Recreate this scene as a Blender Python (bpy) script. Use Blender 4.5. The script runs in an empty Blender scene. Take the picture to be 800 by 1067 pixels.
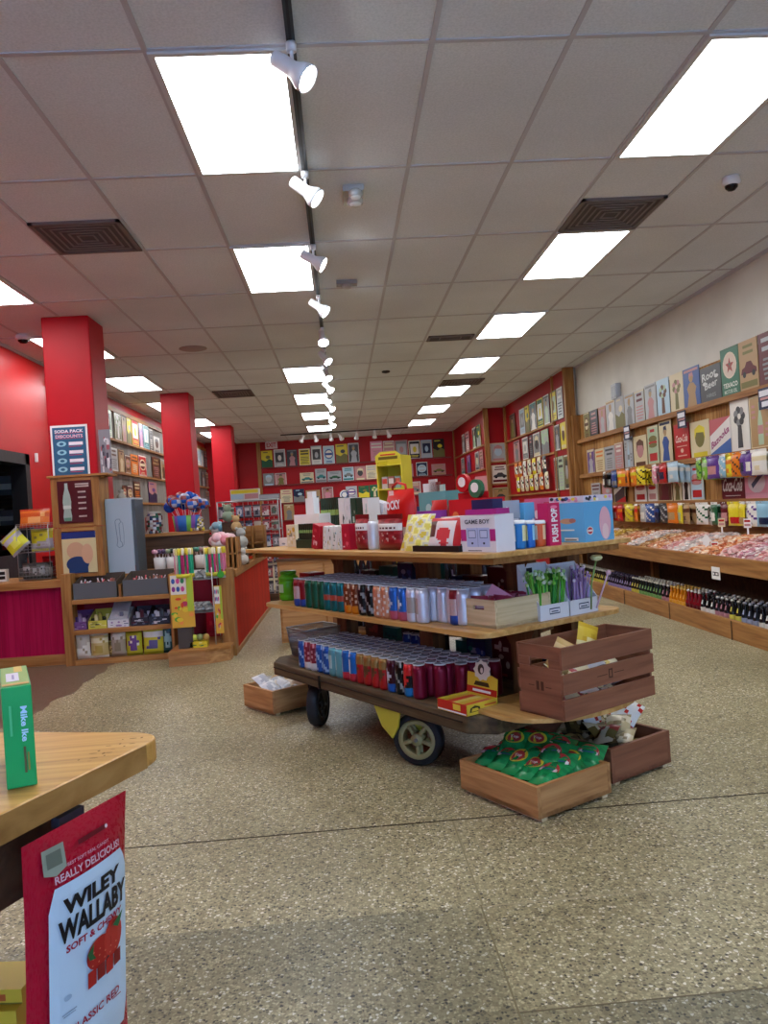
import bpy, math, random
from mathutils import Matrix, Vector
PI = math.pi
SC = bpy.context.scene
COL = SC.collection
SC.view_settings.view_transform = 'Standard'
SC.view_settings.look = 'None'
SC.view_settings.gamma = 1.0
SC.view_settings.use_curve_mapping = False
SC.view_settings.exposure = 0.0
CH = 3.191          # ceiling height
EYE = 1.2

# ------------------------------------------------------------------ camera
FPX = 811.8
yaw, pitch, roll = .0542, -.0055, -.0643
fw = Vector((math.sin(yaw)*math.cos(pitch), math.cos(yaw)*math.cos(pitch), math.sin(pitch)))
r0 = Vector((math.cos(yaw), -math.sin(yaw), 0)); u0 = r0.cross(fw)
cr = r0*math.cos(roll) + u0*math.sin(roll); cu = -r0*math.sin(roll) + u0*math.cos(roll)
cd = bpy.data.cameras.new('camera'); cam = bpy.data.objects.new('camera', cd); COL.objects.link(cam)
cd.sensor_fit = 'HORIZONTAL'; cd.sensor_width = 36; cd.lens = 36*FPX/800; cd.clip_start = .05
mw = Matrix.Identity(4)
for i in range(3):
    mw[i][0] = cr[i]; mw[i][1] = cu[i]; mw[i][2] = -fw[i]
mw[2][3] = EYE
cam.matrix_world = mw
SC.camera = cam
CAMP = Vector((0, 0, EYE))
def ray(x, y): return fw + cr*((x-400)/FPX) - cu*((y-533.5)/FPX)
def atZ(x, y, Z):
    d = ray(x, y); return CAMP + d*((Z-EYE)/d.z)
def atX(x, y, X):
    d = ray(x, y); return CAMP + d*(X/d.x)
def atY(x, y, Y):
    d = ray(x, y); return CAMP + d*(Y/d.y)

# ------------------------------------------------------------------ materials
MATS = {}
def lin(h):
    h = h.lstrip('#'); o = []
    for i in (0, 2, 4):
        c = int(h[i:i+2], 16)/255
        o.append(c/12.92 if c <= .04045 else ((c+.055)/1.055)**2.4)
    return (*o, 1)
def newmat(name):
    m = bpy.data.materials.new(name); m.use_nodes = True
    nt = m.node_tree; b = nt.nodes['Principled BSDF']
    MATS[name] = m
    return m, nt, b
def col(h, rough=.55, metal=0, spec=.28):
    n = 'paint_%s_%d_%d' % (h.lstrip('#'), rough*100, metal*10)
    if n in MATS: return n
    m, nt, b = newmat(n)
    b.inputs['Base Color'].default_value = lin(h); b.inputs['Roughness'].default_value = rough
    b.inputs['Metallic'].default_value = metal; b.inputs['Specular IOR Level'].default_value = spec
    # faint procedural unevenness of the surface
    nz = nt.nodes.new('ShaderNodeTexNoise'); nz.inputs['Scale'].default_value = 35
    mr = nt.nodes.new('ShaderNodeMapRange'); mr.inputs['To Min'].default_value = max(.02, rough-.06); mr.inputs['To Max'].default_value = min(1, rough+.06)
    nt.links.new(nz.outputs['Fac'], mr.inputs['Value']); nt.links.new(mr.outputs['Result'], b.inputs['Roughness'])
    return n
def glow(h, s, name):
    m, nt, b = newmat(name)
    b.inputs['Base Color'].default_value = (.8, .8, .8, 1)
    b.inputs['Emission Color'].default_value = lin(h); b.inputs['Emission Strength'].default_value = s
    return name
def ramp(nt, stops):
    r = nt.nodes.new('ShaderNodeValToRGB'); e = r.color_ramp.elements
    while len(e) < len(stops): e.new(.5)
    for k, (p, c) in enumerate(stops): e[k].position = p; e[k].color = lin(c) if isinstance(c, str) else c
    return r
def wood(name, c1, c2, c3, axis='X', scale=6, rough=.5, bump=.15, stretch=14):
    m, nt, b = newmat(name)
    tc = nt.nodes.new('ShaderNodeTexCoord'); mp = nt.nodes.new('ShaderNodeMapping')
    s = [stretch]*3; s['XYZ'.index(axis)] = 1.0
    mp.inputs['Scale'].default_value = s
    nt.links.new(tc.outputs['Object'], mp.inputs['Vector'])
    n1 = nt.nodes.new('ShaderNodeTexNoise'); n1.inputs['Scale'].default_value = scale*.35; n1.inputs['Detail'].default_value = 6; n1.inputs['Distortion'].default_value = .6
    nt.links.new(mp.outputs['Vector'], n1.inputs['Vector'])
    r = ramp(nt, [(.3, c1), (.5, c2), (.72, c3)])
    nt.links.new(n1.outputs['Fac'], r.inputs['Fac']); nt.links.new(r.outputs['Color'], b.inputs['Base Color'])
    b.inputs['Roughness'].default_value = rough; b.inputs['Specular IOR Level'].default_value = .3
    bp = nt.nodes.new('ShaderNodeBump'); bp.inputs['Strength'].default_value = bump; bp.inputs['Distance'].default_value = .002
    nt.links.new(n1.outputs['Fac'], bp.inputs['Height']); nt.links.new(bp.outputs['Normal'], b.inputs['Normal'])
    return name
PINE = wood('pine_board', '#855628', '#a2713c', '#b88850', 'X')
PINEZ = wood('pine_upright', '#784c24', '#986a36', '#b0824a', 'Z')
PINEY = wood('pine_long', '#7c5026', '#976836', '#ad7e48', 'Y')
PLY = wood('plywood', '#a67a40', '#bd9355', '#cfa86c', 'X', rough=.4)
TABLEW = wood('table_laminate', '#b07c3a', '#cb984c', '#d8aa60', 'X', scale=9, rough=.35, stretch=22)
DECKW = wood('dark_deck_timber', '#352b1f', '#51432f', '#6b5a40', 'X', rough=.7, bump=.5)
POSTW = wood('brown_post_timber', '#50341f', '#6e4a2d', '#85603c', 'Z', rough=.6)
CRATEB = wood('brown_crate_board', '#704634', '#83543e', '#916048', 'X', rough=.55)
CRATEP = wood('worn_crate_board', '#94683f', '#b18252', '#c79a67', 'X', rough=.65)
CRATEL = wood('pale_crate_board', '#ac9872', '#cab78f', '#dacba6', 'X', rough=.6, stretch=18)
CRATEB_Y = wood('brown_crate_end', '#704634', '#83543e', '#916048', 'Y', rough=.55)
CRATEP_Y = wood('worn_crate_end', '#94683f', '#b18252', '#c79a67', 'Y', rough=.65)
CRATEL_Y = wood('pale_crate_end', '#ac9872', '#cab78f', '#dacba6', 'Y', rough=.6, stretch=18)
TABLEY = wood('table_edge', '#8f6430', '#a87a40', '#b98c50', 'Y', scale=5, rough=.4, stretch=20)
ENDV = {CRATEB: CRATEB_Y, CRATEP: CRATEP_Y, CRATEL: CRATEL_Y}
DARKW = wood('dark_shelf_board', '#3a281c', '#4f3726', '#624632', 'X', rough=.6)
def planks(name, c1, c2, c3, w, axis='X', gap='#3c2c1c', rough=.6):
    """vertical boards: width w along AXIS, grain along Z"""
    m, nt, b = newmat(name)
    tc = nt.nodes.new('ShaderNodeTexCoord'); sp = nt.nodes.new('ShaderNodeSeparateXYZ'); nt.links.new(tc.outputs['Object'], sp.inputs[0])
    dv = nt.nodes.new('ShaderNodeMath'); dv.operation = 'DIVIDE'; dv.inputs[1].default_value = w; nt.links.new(sp.outputs[axis], dv.inputs[0])
    fr = nt.nodes.new('ShaderNodeMath'); fr.operation = 'FRACT'; nt.links.new(dv.outputs[0], fr.inputs[0])
    fl = nt.nodes.new('ShaderNodeMath'); fl.operation = 'FLOOR'; nt.links.new(dv.outputs[0], fl.inputs[0])
    wn = nt.nodes.new('ShaderNodeTexWhiteNoise'); wn.noise_dimensions = '1D'; nt.links.new(fl.outputs[0], wn.inputs['W'])
    mp = nt.nodes.new('ShaderNodeMapping'); mp.inputs['Scale'].default_value = (16, 16, 1); nt.links.new(tc.outputs['Object'], mp.inputs['Vector'])
    n1 = nt.nodes.new('ShaderNodeTexNoise'); n1.inputs['Scale'].default_value = 2.2; n1.inputs['Detail'].default_value = 5; nt.links.new(mp.outputs[0], n1.inputs['Vector'])
    ad = nt.nodes.new('ShaderNodeMath'); ad.operation = 'MULTIPLY_ADD'; ad.inputs[1].default_value = .35; nt.links.new(wn.outputs['Value'], ad.inputs[0])
    sb = nt.nodes.new('ShaderNodeMath'); sb.operation = 'SUBTRACT'; sb.inputs[1].default_value = .17; nt.links.new(n1.outputs['Fac'], sb.inputs[0]); nt.links.new(sb.outputs[0], ad.inputs[2])
    r = ramp(nt, [(.3, c1), (.5, c2), (.72, c3)]); nt.links.new(ad.outputs[0], r.inputs['Fac'])
    lt = nt.nodes.new('ShaderNodeMath'); lt.operation = 'LESS_THAN'; lt.inputs[1].default_value = .035; nt.links.new(fr.outputs[0], lt.inputs[0])
    mx = nt.nodes.new('ShaderNodeMix'); mx.data_type = 'RGBA'; mx.inputs['B'].default_value = lin(gap)
    nt.links.new(lt.outputs[0], mx.inputs['Factor']); nt.links.new(r.outputs['Color'], mx.inputs['A']); nt.links.new(mx.outputs['Result'], b.inputs['Base Color'])
    b.inputs['Roughness'].default_value = rough; b.inputs['Specular IOR Level'].default_value = .15
    bp = nt.nodes.new('ShaderNodeBump'); bp.inputs['Strength'].default_value = .4; bp.inputs['Distance'].default_value = .004; bp.invert = True
    nt.links.new(lt.outputs[0], bp.inputs['Height']); nt.links.new(bp.outputs['Normal'], b.inputs['Normal'])
    return name
WALLPINE = planks('pine_wall_boards', '#84592b', '#a3763f', '#bd9056', .14, 'Y')
MAGBEAD = planks('magenta_beadboard', '#98103c', '#a51443', '#ae1a49', .06, 'X', '#6d0a2c', .4)
REDBEAD = planks('red_beadboard', '#a81c04', '#b42406', '#c0240a', .06, 'Y', '#8e1e09', .75)
def wallpaint(name, c, rough=.35, bump=.03):
    m, nt, b = newmat(name)
    nz = nt.nodes.new('ShaderNodeTexNoise'); nz.inputs['Scale'].default_value = 2.5; nz.inputs['Detail'].default_value = 4
    tc = nt.nodes.new('ShaderNodeTexCoord'); nt.links.new(tc.outputs['Object'], nz.inputs['Vector'])
    l = lin(c); r = ramp(nt, [(.3, tuple(v*.92 for v in l[:3])+(1,)), (.7, tuple(min(1, v*1.06) for v in l[:3])+(1,))])
    nt.links.new(nz.outputs['Fac'], r.inputs['Fac']); nt.links.new(r.outputs['Color'], b.inputs['Base Color'])
    b.inputs['Roughness'].default_value = rough; b.inputs['Specular IOR Level'].default_value = .22
    n2 = nt.nodes.new('ShaderNodeTexNoise'); n2.inputs['Scale'].default_value = 300; nt.links.new(tc.outputs['Object'], n2.inputs['Vector'])
    bp = nt.nodes.new('ShaderNodeBump'); bp.inputs['Strength'].default_value = bump; bp.inputs['Distance'].default_value = .001
    nt.links.new(n2.outputs['Fac'], bp.inputs['Height']); nt.links.new(bp.outputs['Normal'], b.inputs['Normal'])
    return name
REDW = wallpaint('red_wall_paint', '#bd0c12', .36)
REDD = wallpaint('deep_red_wall_paint', '#9c0a14', .5)
REDC = wallpaint('red_column_paint', '#b81220', .45)
WHITEW = wallpaint('cream_wall_paint', '#cac9be', .38)
def ceilmat():
    m, nt, b = newmat('ceiling_tile')
    tc = nt.nodes.new('ShaderNodeTexCoord')
    n1 = nt.nodes.new('ShaderNodeTexNoise'); n1.inputs['Scale'].default_value = 90; n1.inputs['Detail'].default_value = 5
    nt.links.new(tc.outputs['Object'], n1.inputs['Vector'])
    r = ramp(nt, [(.3, '#d0dade'), (.5, '#dbe4e8'), (.7, '#e4ecf0')])
    nt.links.new(n1.outputs['Fac'], r.inputs['Fac'])
    n2 = nt.nodes.new('ShaderNodeTexNoise'); n2.inputs['Scale'].default_value = .9; n2.inputs['Detail'].default_value = 3
    nt.links.new(tc.outputs['Object'], n2.inputs['Vector'])
    r2 = ramp(nt, [(.3, '#ededed'), (.7, '#ffffff')]); nt.links.new(n2.outputs['Fac'], r2.inputs['Fac'])
    mx = nt.nodes.new('ShaderNodeMix'); mx.data_type = 'RGBA'; mx.blend_type = 'MULTIPLY'; mx.inputs['Factor'].default_value = 1
    nt.links.new(r.outputs['Color'], mx.inputs['A']); nt.links.new(r2.outputs['Color'], mx.inputs['B']); nt.links.new(mx.outputs['Result'], b.inputs['Base Color'])
    b.inputs['Roughness'].default_value = .8
    bp = nt.nodes.new('ShaderNodeBump'); bp.inputs['Strength'].default_value = .25; bp.inputs['Distance'].default_value = .002
    nt.links.new(n1.outputs['Fac'], bp.inputs['Height']); nt.links.new(bp.outputs['Normal'], b.inputs['Normal'])
    return 'ceiling_tile'
CEIL = ceilmat()
def terrazzo():
    m, nt, b = newmat('terrazzo')
    N = nt.nodes.new; Lk = nt.links.new
    tc = N('ShaderNodeTexCoord')
    v = N('ShaderNodeTexVoronoi'); v.inputs['Scale'].default_value = 120; Lk(tc.outputs['Object'], v.inputs['Vector'])
    sp = N('ShaderNodeSeparateColor'); Lk(v.outputs['Color'], sp.inputs[0])
    chips = ramp(nt, [(0, '#2f2a20'), (.07, '#69614a'), (.2, '#8b8262'), (.4, '#a39a77'), (.6, '#b8ae88'), (.78, '#cdc49f'), (.92, '#efeada')])
    chips.color_ramp.interpolation = 'CONSTANT'
    Lk(sp.outputs[0], chips.inputs['Fac'])
    # binder between the chips
    v2 = N('ShaderNodeTexVoronoi'); v2.feature = 'DISTANCE_TO_EDGE'; v2.inputs['Scale'].default_value = 120; Lk(tc.outputs['Object'], v2.inputs['Vector'])
    lt = N('ShaderNodeMath'); lt.operation = 'LESS_THAN'; lt.inputs[1].default_value = .09; Lk(v2.outputs['Distance'], lt.inputs[0])
    mx = N('ShaderNodeMix'); mx.data_type = 'RGBA'; mx.inputs['B'].default_value = lin('#9b9270'); Lk(lt.outputs[0], mx.inputs['Factor']); Lk(chips.outputs[0], mx.inputs['A'])
    # wear, large scale
    n1 = N('ShaderNodeTexNoise'); n1.inputs['Scale'].default_value = 1.1; n1.inputs['Detail'].default_value = 5; Lk(tc.outputs['Object'], n1.inputs['Vector'])
    r1 = ramp(nt, [(.32, '#d2cfc8'), (.68, '#ffffff')]); Lk(n1.outputs['Fac'], r1.inputs['Fac'])
    m2 = N('ShaderNodeMix'); m2.data_type = 'RGBA'; m2.blend_type = 'MULTIPLY'; m2.inputs['Factor'].default_value = 1
    Lk(mx.outputs['Result'], m2.inputs['A']); Lk(r1.outputs[0], m2.inputs['B'])
    # older darker slabs next to the camera: X < .33 and Y < 2.3, and the strip Y < 1.8
    xyz = N('ShaderNodeSeparateXYZ'); Lk(tc.outputs['Object'], xyz.inputs[0])
    def cmp(sock, op, val):
        q = N('ShaderNodeMath'); q.operation = op; q.inputs[1].default_value = val; Lk(sock, q.inputs[0]); return q.outputs[0]
    def mul(a, c):
        q = N('ShaderNodeMath'); q.operation = 'MULTIPLY'; Lk(a, q.inputs[0]); Lk(c, q.inputs[1]); return q.outputs[0]
    a1 = mul(cmp(xyz.outputs['X'], 'LESS_THAN', .33), cmp(xyz.outputs['Y'], 'LESS_THAN', 2.3))
    a2 = mul(cmp(xyz.outputs['X'], 'GREATER_THAN', .33), cmp(xyz.outputs['Y'], 'LESS_THAN', 1.8))
    mxm = N('ShaderNodeMath'); mxm.operation = 'MAXIMUM'; Lk(a1, mxm.inputs[0]); Lk(a2, mxm.inputs[1])
    m3 = N('ShaderNodeMix'); m3.data_type = 'RGBA'; m3.blend_type = 'MULTIPLY'; m3.inputs['B'].default_value = lin('#c6cacc')
    nf = N('ShaderNodeTexNoise'); nf.inputs['Scale'].default_value = 1.7; nf.inputs['Detail'].default_value = 4; Lk(tc.outputs['Object'], nf.inputs['Vector']); nr = N('ShaderNodeMapRange'); nr.inputs['From Min'].default_value = .35; nr.inputs['From Max'].default_value = .6; nr.inputs['To Min'].default_value = .25; Lk(nf.outputs['Fac'], nr.inputs['Value'])
    Lk(mul(mxm.outputs[0], nr.outputs['Result']), m3.inputs['Factor']); Lk(m2.outputs['Result'], m3.inputs['A'])
    # brown worn area by the checkout counter, ragged edge
    n3 = N('ShaderNodeTexNoise'); n3.inputs['Scale'].default_value = 2.2; Lk(tc.outputs['Object'], n3.inputs['Vector'])
    mad = N('ShaderNodeMath'); mad.operation = 'MULTIPLY_ADD'; mad.inputs[1].default_value = .35; Lk(n3.outputs['Fac'], mad.inputs[0]); Lk(xyz.outputs['X'], mad.inputs[2])
    b1 = mul(cmp(mad.outputs[0], 'LESS_THAN', -1.9), cmp(xyz.outputs['Y'], 'GREATER_THAN', 4.9))
    m4 = N('ShaderNodeMix'); m4.data_type = 'RGBA'; m4.inputs['B'].default_value = lin('#5a4438')
    f4 = N('ShaderNodeMath'); f4.operation = 'MULTIPLY'; f4.inputs[1].default_value = .85; Lk(b1, f4.inputs[0])
    Lk(f4.outputs[0], m4.inputs['Factor']); Lk(m3.outputs['Result'], m4.inputs['A'])
    Lk(m4.outputs['Result'], b.inputs['Base Color'])
    rr = N('ShaderNodeMapRange'); rr.inputs['To Min'].default_value = .3; rr.inputs['To Max'].default_value = .5
    Lk(n1.outputs['Fac'], rr.inputs['Value']); Lk(rr.outputs['Result'], b.inputs['Roughness'])
    return 'terrazzo'
TERR = terrazzo()
CHROME = col('#b5b8ba', .25, 1)
WIRE = col('#9a9c9d', .35, .8)
GREYM = col('#7e8386', .4, .6)
RUBBER = col('#20252c', .6)
BLACK = col('#121214', .5)
WHITE = col('#e6e6e4', .5)

# ------------------------------------------------------------------ mesh builder
TXT = {}
def glyphs(s, bold=.0):
    k = (s, bold)
    if k in TXT: return TXT[k]
    cu_ = bpy.data.curves.new('t', 'FONT'); cu_.body = s; cu_.size = 1; cu_.resolution_u = 2; cu_.offset = bold
    o = bpy.data.objects.new('t', cu_); COL.objects.link(o)
    dg = bpy.context.evaluated_depsgraph_get(); me = bpy.data.meshes.new_from_object(o.evaluated_get(dg))
    vs = [(v.co.x, v.co.y) for v in me.vertices]; fs = [tuple(p.vertices) for p in me.polygons]
    bpy.data.objects.remove(o); bpy.data.curves.remove(cu_); bpy.data.meshes.remove(me)
    xs = [v[0] for v in vs] or [0, 1]; ys = [v[1] for v in vs] or [0, 1]
    TXT[k] = (vs, fs, min(xs), max(xs), min(ys), max(ys))
    return TXT[k]

class MB:
    def __init__(s):
        s.v = []; s.f = []; s.m = []; s.s = []; s.names = []; s.X = Matrix.Identity(4); s.F = None; s.warp = None
    def mi(s, n):
        if n not in s.names: s.names.append(n)
        return s.names.index(n)
    def add(s, vs, fs, mat, smooth=False):
        o = len(s.v); X = s.X
        s.v += [tuple(X @ Vector(p)) for p in vs]
        for k, f in enumerate(fs):
            s.f.append(tuple(o+i for i in f)); s.m.append(s.mi(mat[k] if isinstance(mat, list) else mat)); s.s.append(smooth)
        return s
    def box(s, x0, x1, y0, y1, z0, z1, mat):
        vs = [(x, y, z) for z in (z0, z1) for y in (y0, y1) for x in (x0, x1)]
        fs = [(0, 2, 3, 1), (4, 5, 7, 6), (0, 1, 5, 4), (1, 3, 7, 5), (3, 2, 6, 7), (2, 0, 4, 6)]   # bottom top front right back left
        return s.add(vs, fs, mat)
    def prism(s, pts, z0, z1, mat, axis='z'):
        n = len(pts)
        def P(p, z): return (p[0], p[1], z) if axis == 'z' else ((p[0], z, p[1]) if axis == 'y' else (z, p[0], p[1]))
        vs = [P(p, z0) for p in pts]+[P(p, z1) for p in pts]
        fs = [tuple(range(n))[::-1], tuple(range(n, 2*n))]+[(i, (i+1) % n, n+(i+1) % n, n+i) for i in range(n)]
        if axis == 'y': fs = [f[::-1] for f in fs]
        return s.add(vs, fs, mat)
    def lathe(s, prof, mat, n=14, c=(0, 0, 0), rx=1, ry=1, smooth=True, colf=None):
        """prof: [(r, z)] bottom to top; colf(segment, ring) -> material"""
        vs = []; fs = []; ms = []
        for r, z in prof:
            for i in range(n):
                a = 2*PI*i/n; vs.append((c[0]+r*math.cos(a)*rx, c[1]+r*math.sin(a)*ry, c[2]+z))
        for k in range(len(prof)-1):
            for i in range(n):
                j = (i+1) % n; fs.append((k*n+i, k*n+j, (k+1)*n+j, (k+1)*n+i)); ms.append(colf(i, k) if colf else mat)
        ring = prof[0] == prof[-1]
        if prof[0][0] > 1e-5 and not ring: fs.append(tuple(range(n))[::-1]); ms.append(colf(0, 0) if colf else mat)
        if prof[-1][0] > 1e-5 and not ring: fs.append(tuple((len(prof)-1)*n+i for i in range(n))); ms.append(colf(0, len(prof)-2) if colf else mat)
        return s.add(vs, fs, ms, smooth)
    def tube(s, pts, r, mat, n=6):
        P = [Vector(p) for p in pts]; vs = []; fs = []
        for k, p in enumerate(P):
            d = (P[min(k+1, len(P)-1)]-P[max(k-1, 0)]).normalized()
            a = d.orthogonal().normalized() if k == 0 or True else a
            up = Vector((0, 0, 1)) if abs(d.z) < .9 else Vector((1, 0, 0))
            a = d.cross(up).normalized(); b = d.cross(a)
            for i in range(n):
                t = 2*PI*i/n; vs.append(tuple(p+(a*math.cos(t)+b*math.sin(t))*r))
        for k in range(len(P)-1):
            for i in range(n):
                j = (i+1) % n; fs.append((k*n+i, k*n+j, (k+1)*n+j, (k+1)*n+i))
        fs += [tuple(range(n))[::-1], tuple((len(P)-1)*n+i for i in range(n))]
        return s.add(vs, fs, mat, True)
    def sphere(s, c, r, mat, n=12, m=8, sx=1, sy=1, sz=1, colf=None):
        prof = [(r*math.sin(PI*k/m), -r*math.cos(PI*k/m)*sz) for k in range(m+1)]
        prof[0] = (1e-4, prof[0][1]); prof[-1] = (1e-4, prof[-1][1])
        return s.lathe(prof, mat, n, c, sx, sy, colf=colf)
    # flat artwork on the frame F = (origin, U, V, N)
    def frame(s, o, U=(1, 0, 0), V=(0, 0, 1)):
        U = Vector(U).normalized(); V = Vector(V).normalized(); s.F = (Vector(o), U, V, U.cross(V)); s.L = 0; return s
    def _put(s, pts, off):
        O, U, V, N = s.F; out = []
        for x, y in pts:
            w = s.warp(x, y) if s.warp else 0
            out.append(tuple(O+U*x+V*y+N*(off+w)))
        return out
    def poly(s, pts, mat, off=None):
        if off is None: s.L += 1; off = .0004+s.L*.00018
        return s.add(s._put(pts, off), [tuple(range(len(pts)))], mat)
    def rect(s, x0, y0, x1, y1, mat, off=None): return s.poly([(x0, y0), (x1, y0), (x1, y1), (x0, y1)], mat, off)
    def ell(s, cx, cy, rx, ry, mat, off=None, n=18): return s.poly([(cx+rx*math.cos(2*PI*i/n), cy+ry*math.sin(2*PI*i/n)) for i in range(n)], mat, off)
    def text(s, t, cx, cy, h, mat, w=None, rot=0, bold=.012, shear=0, skewy=0):
        vs, fs, x0, x1, y0, y1 = glyphs(t, bold)
        k = h/max(.3, y1-y0); kx = (w/(x1-x0)) if w else k
        s.L += 1; off = .0004+s.L*.00018
        c, sn = math.cos(rot), math.sin(rot); P = []
        for x, y in vs:
            a = (x-(x0+x1)/2)*kx; b = (y-(y0+y1)/2)*k; a += shear*b; b += skewy*a
            P.append((cx+a*c-b*sn, cy+a*sn+b*c))
        return s.add(s._put(P, off), fs, mat)
    def build(s, name, parent=None, loc=(0, 0, 0), rz=0, bevel=0):
        me = bpy.data.meshes.new(name); me.from_pydata(s.v, [], s.f)
        for n in s.names: me.materials.append(MATS[n])
        me.polygons.foreach_set('material_index', s.m); me.polygons.foreach_set('use_smooth', s.s); me.update()
        o = bpy.data.objects.new(name, me); COL.objects.link(o); o.location = loc
        if rz: o.rotation_euler = (0, 0, rz)
        if parent: o.parent = parent
        if bevel:
            md = o.modifiers.new('bevel', 'BEVEL'); md.width = bevel; md.segments = 2; md.limit_method = 'ANGLE'; md.harden_normals = False
        return o

LABELS = {}
def tag(o, label, cat, group=None, kind=None):
    if label: o['label'] = label
    if cat: o['category'] = cat
    if group: o['group'] = group
    if kind: o['kind'] = kind
    if label:
        if label in LABELS and (not group or LABELS[label] != group): print('DUPLABEL', label)
        LABELS[label] = group
        n = len(label.replace('-', ' ').split())
        if n > 16 or n < 4: print('LABELLEN', n, label)
    return o
def thing(name, label, cat, loc=(0, 0, 0), rz=0, group=None):
    o = bpy.data.objects.new(name, None); COL.objects.link(o); o.location = loc; o.rotation_euler = (0, 0, rz); o.empty_display_size = .05
    return tag(o, label, cat, group)
def struct(mb, name, **k):
    o = mb.build(name, **k); o['kind'] = 'structure'; return o
KIDS = {}
def dup(o, loc, rz=None, label=None, cat=None, group=None):
    def cp(q, par):
        c = q.copy(); COL.objects.link(c)
        if par: c.parent = par
        for ch in KIDS.get(q.name, None) or list(q.children): cp(ch, c)
        return c
    r = cp(o, None); r.location = loc
    if rz is not None: r.rotation_euler = (r.rotation_euler[0], r.rotation_euler[1], rz)
    if label: tag(r, label, cat or r['category'], group)
    elif group: r['group'] = group
    return r
ORD = ['first', 'second', 'third', 'fourth', 'fifth', 'sixth', 'seventh', 'eighth', 'ninth', 'tenth', 'eleventh', 'twelfth', 'thirteenth', 'fourteenth', 'fifteenth', 'sixteenth', 'seventeenth', 'eighteenth', 'nineteenth', 'twentieth', 'twenty-first', 'twenty-second', 'twenty-third', 'twenty-fourth']

# palette with words
PAL = dict(white='#dcdad2', cream='#d3c7a2', yellow='#d8c72c', black='#1c1b1c', red='#b51d1f', maroon='#5c1620', green='#1f5c3a', blue='#2a4f93', teal='#2f7f80', skyblue='#86b3c8', orange='#d9781f', brown='#5d3b26', grey='#7d7f80', pink='#d98fa3', purple='#5b3a86', tan='#a98a5f', silver='#a9adb0', navy='#1c2748', lime='#7cb342', hotpink='#cf2a6b', lightblue='#a9c6d6', rose='#b78383', olive='#6f6b35', charcoal='#3d3f42', palegreen='#a9bfa0')
def pc(n, r=.4): return col(PAL[n], r)

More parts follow.
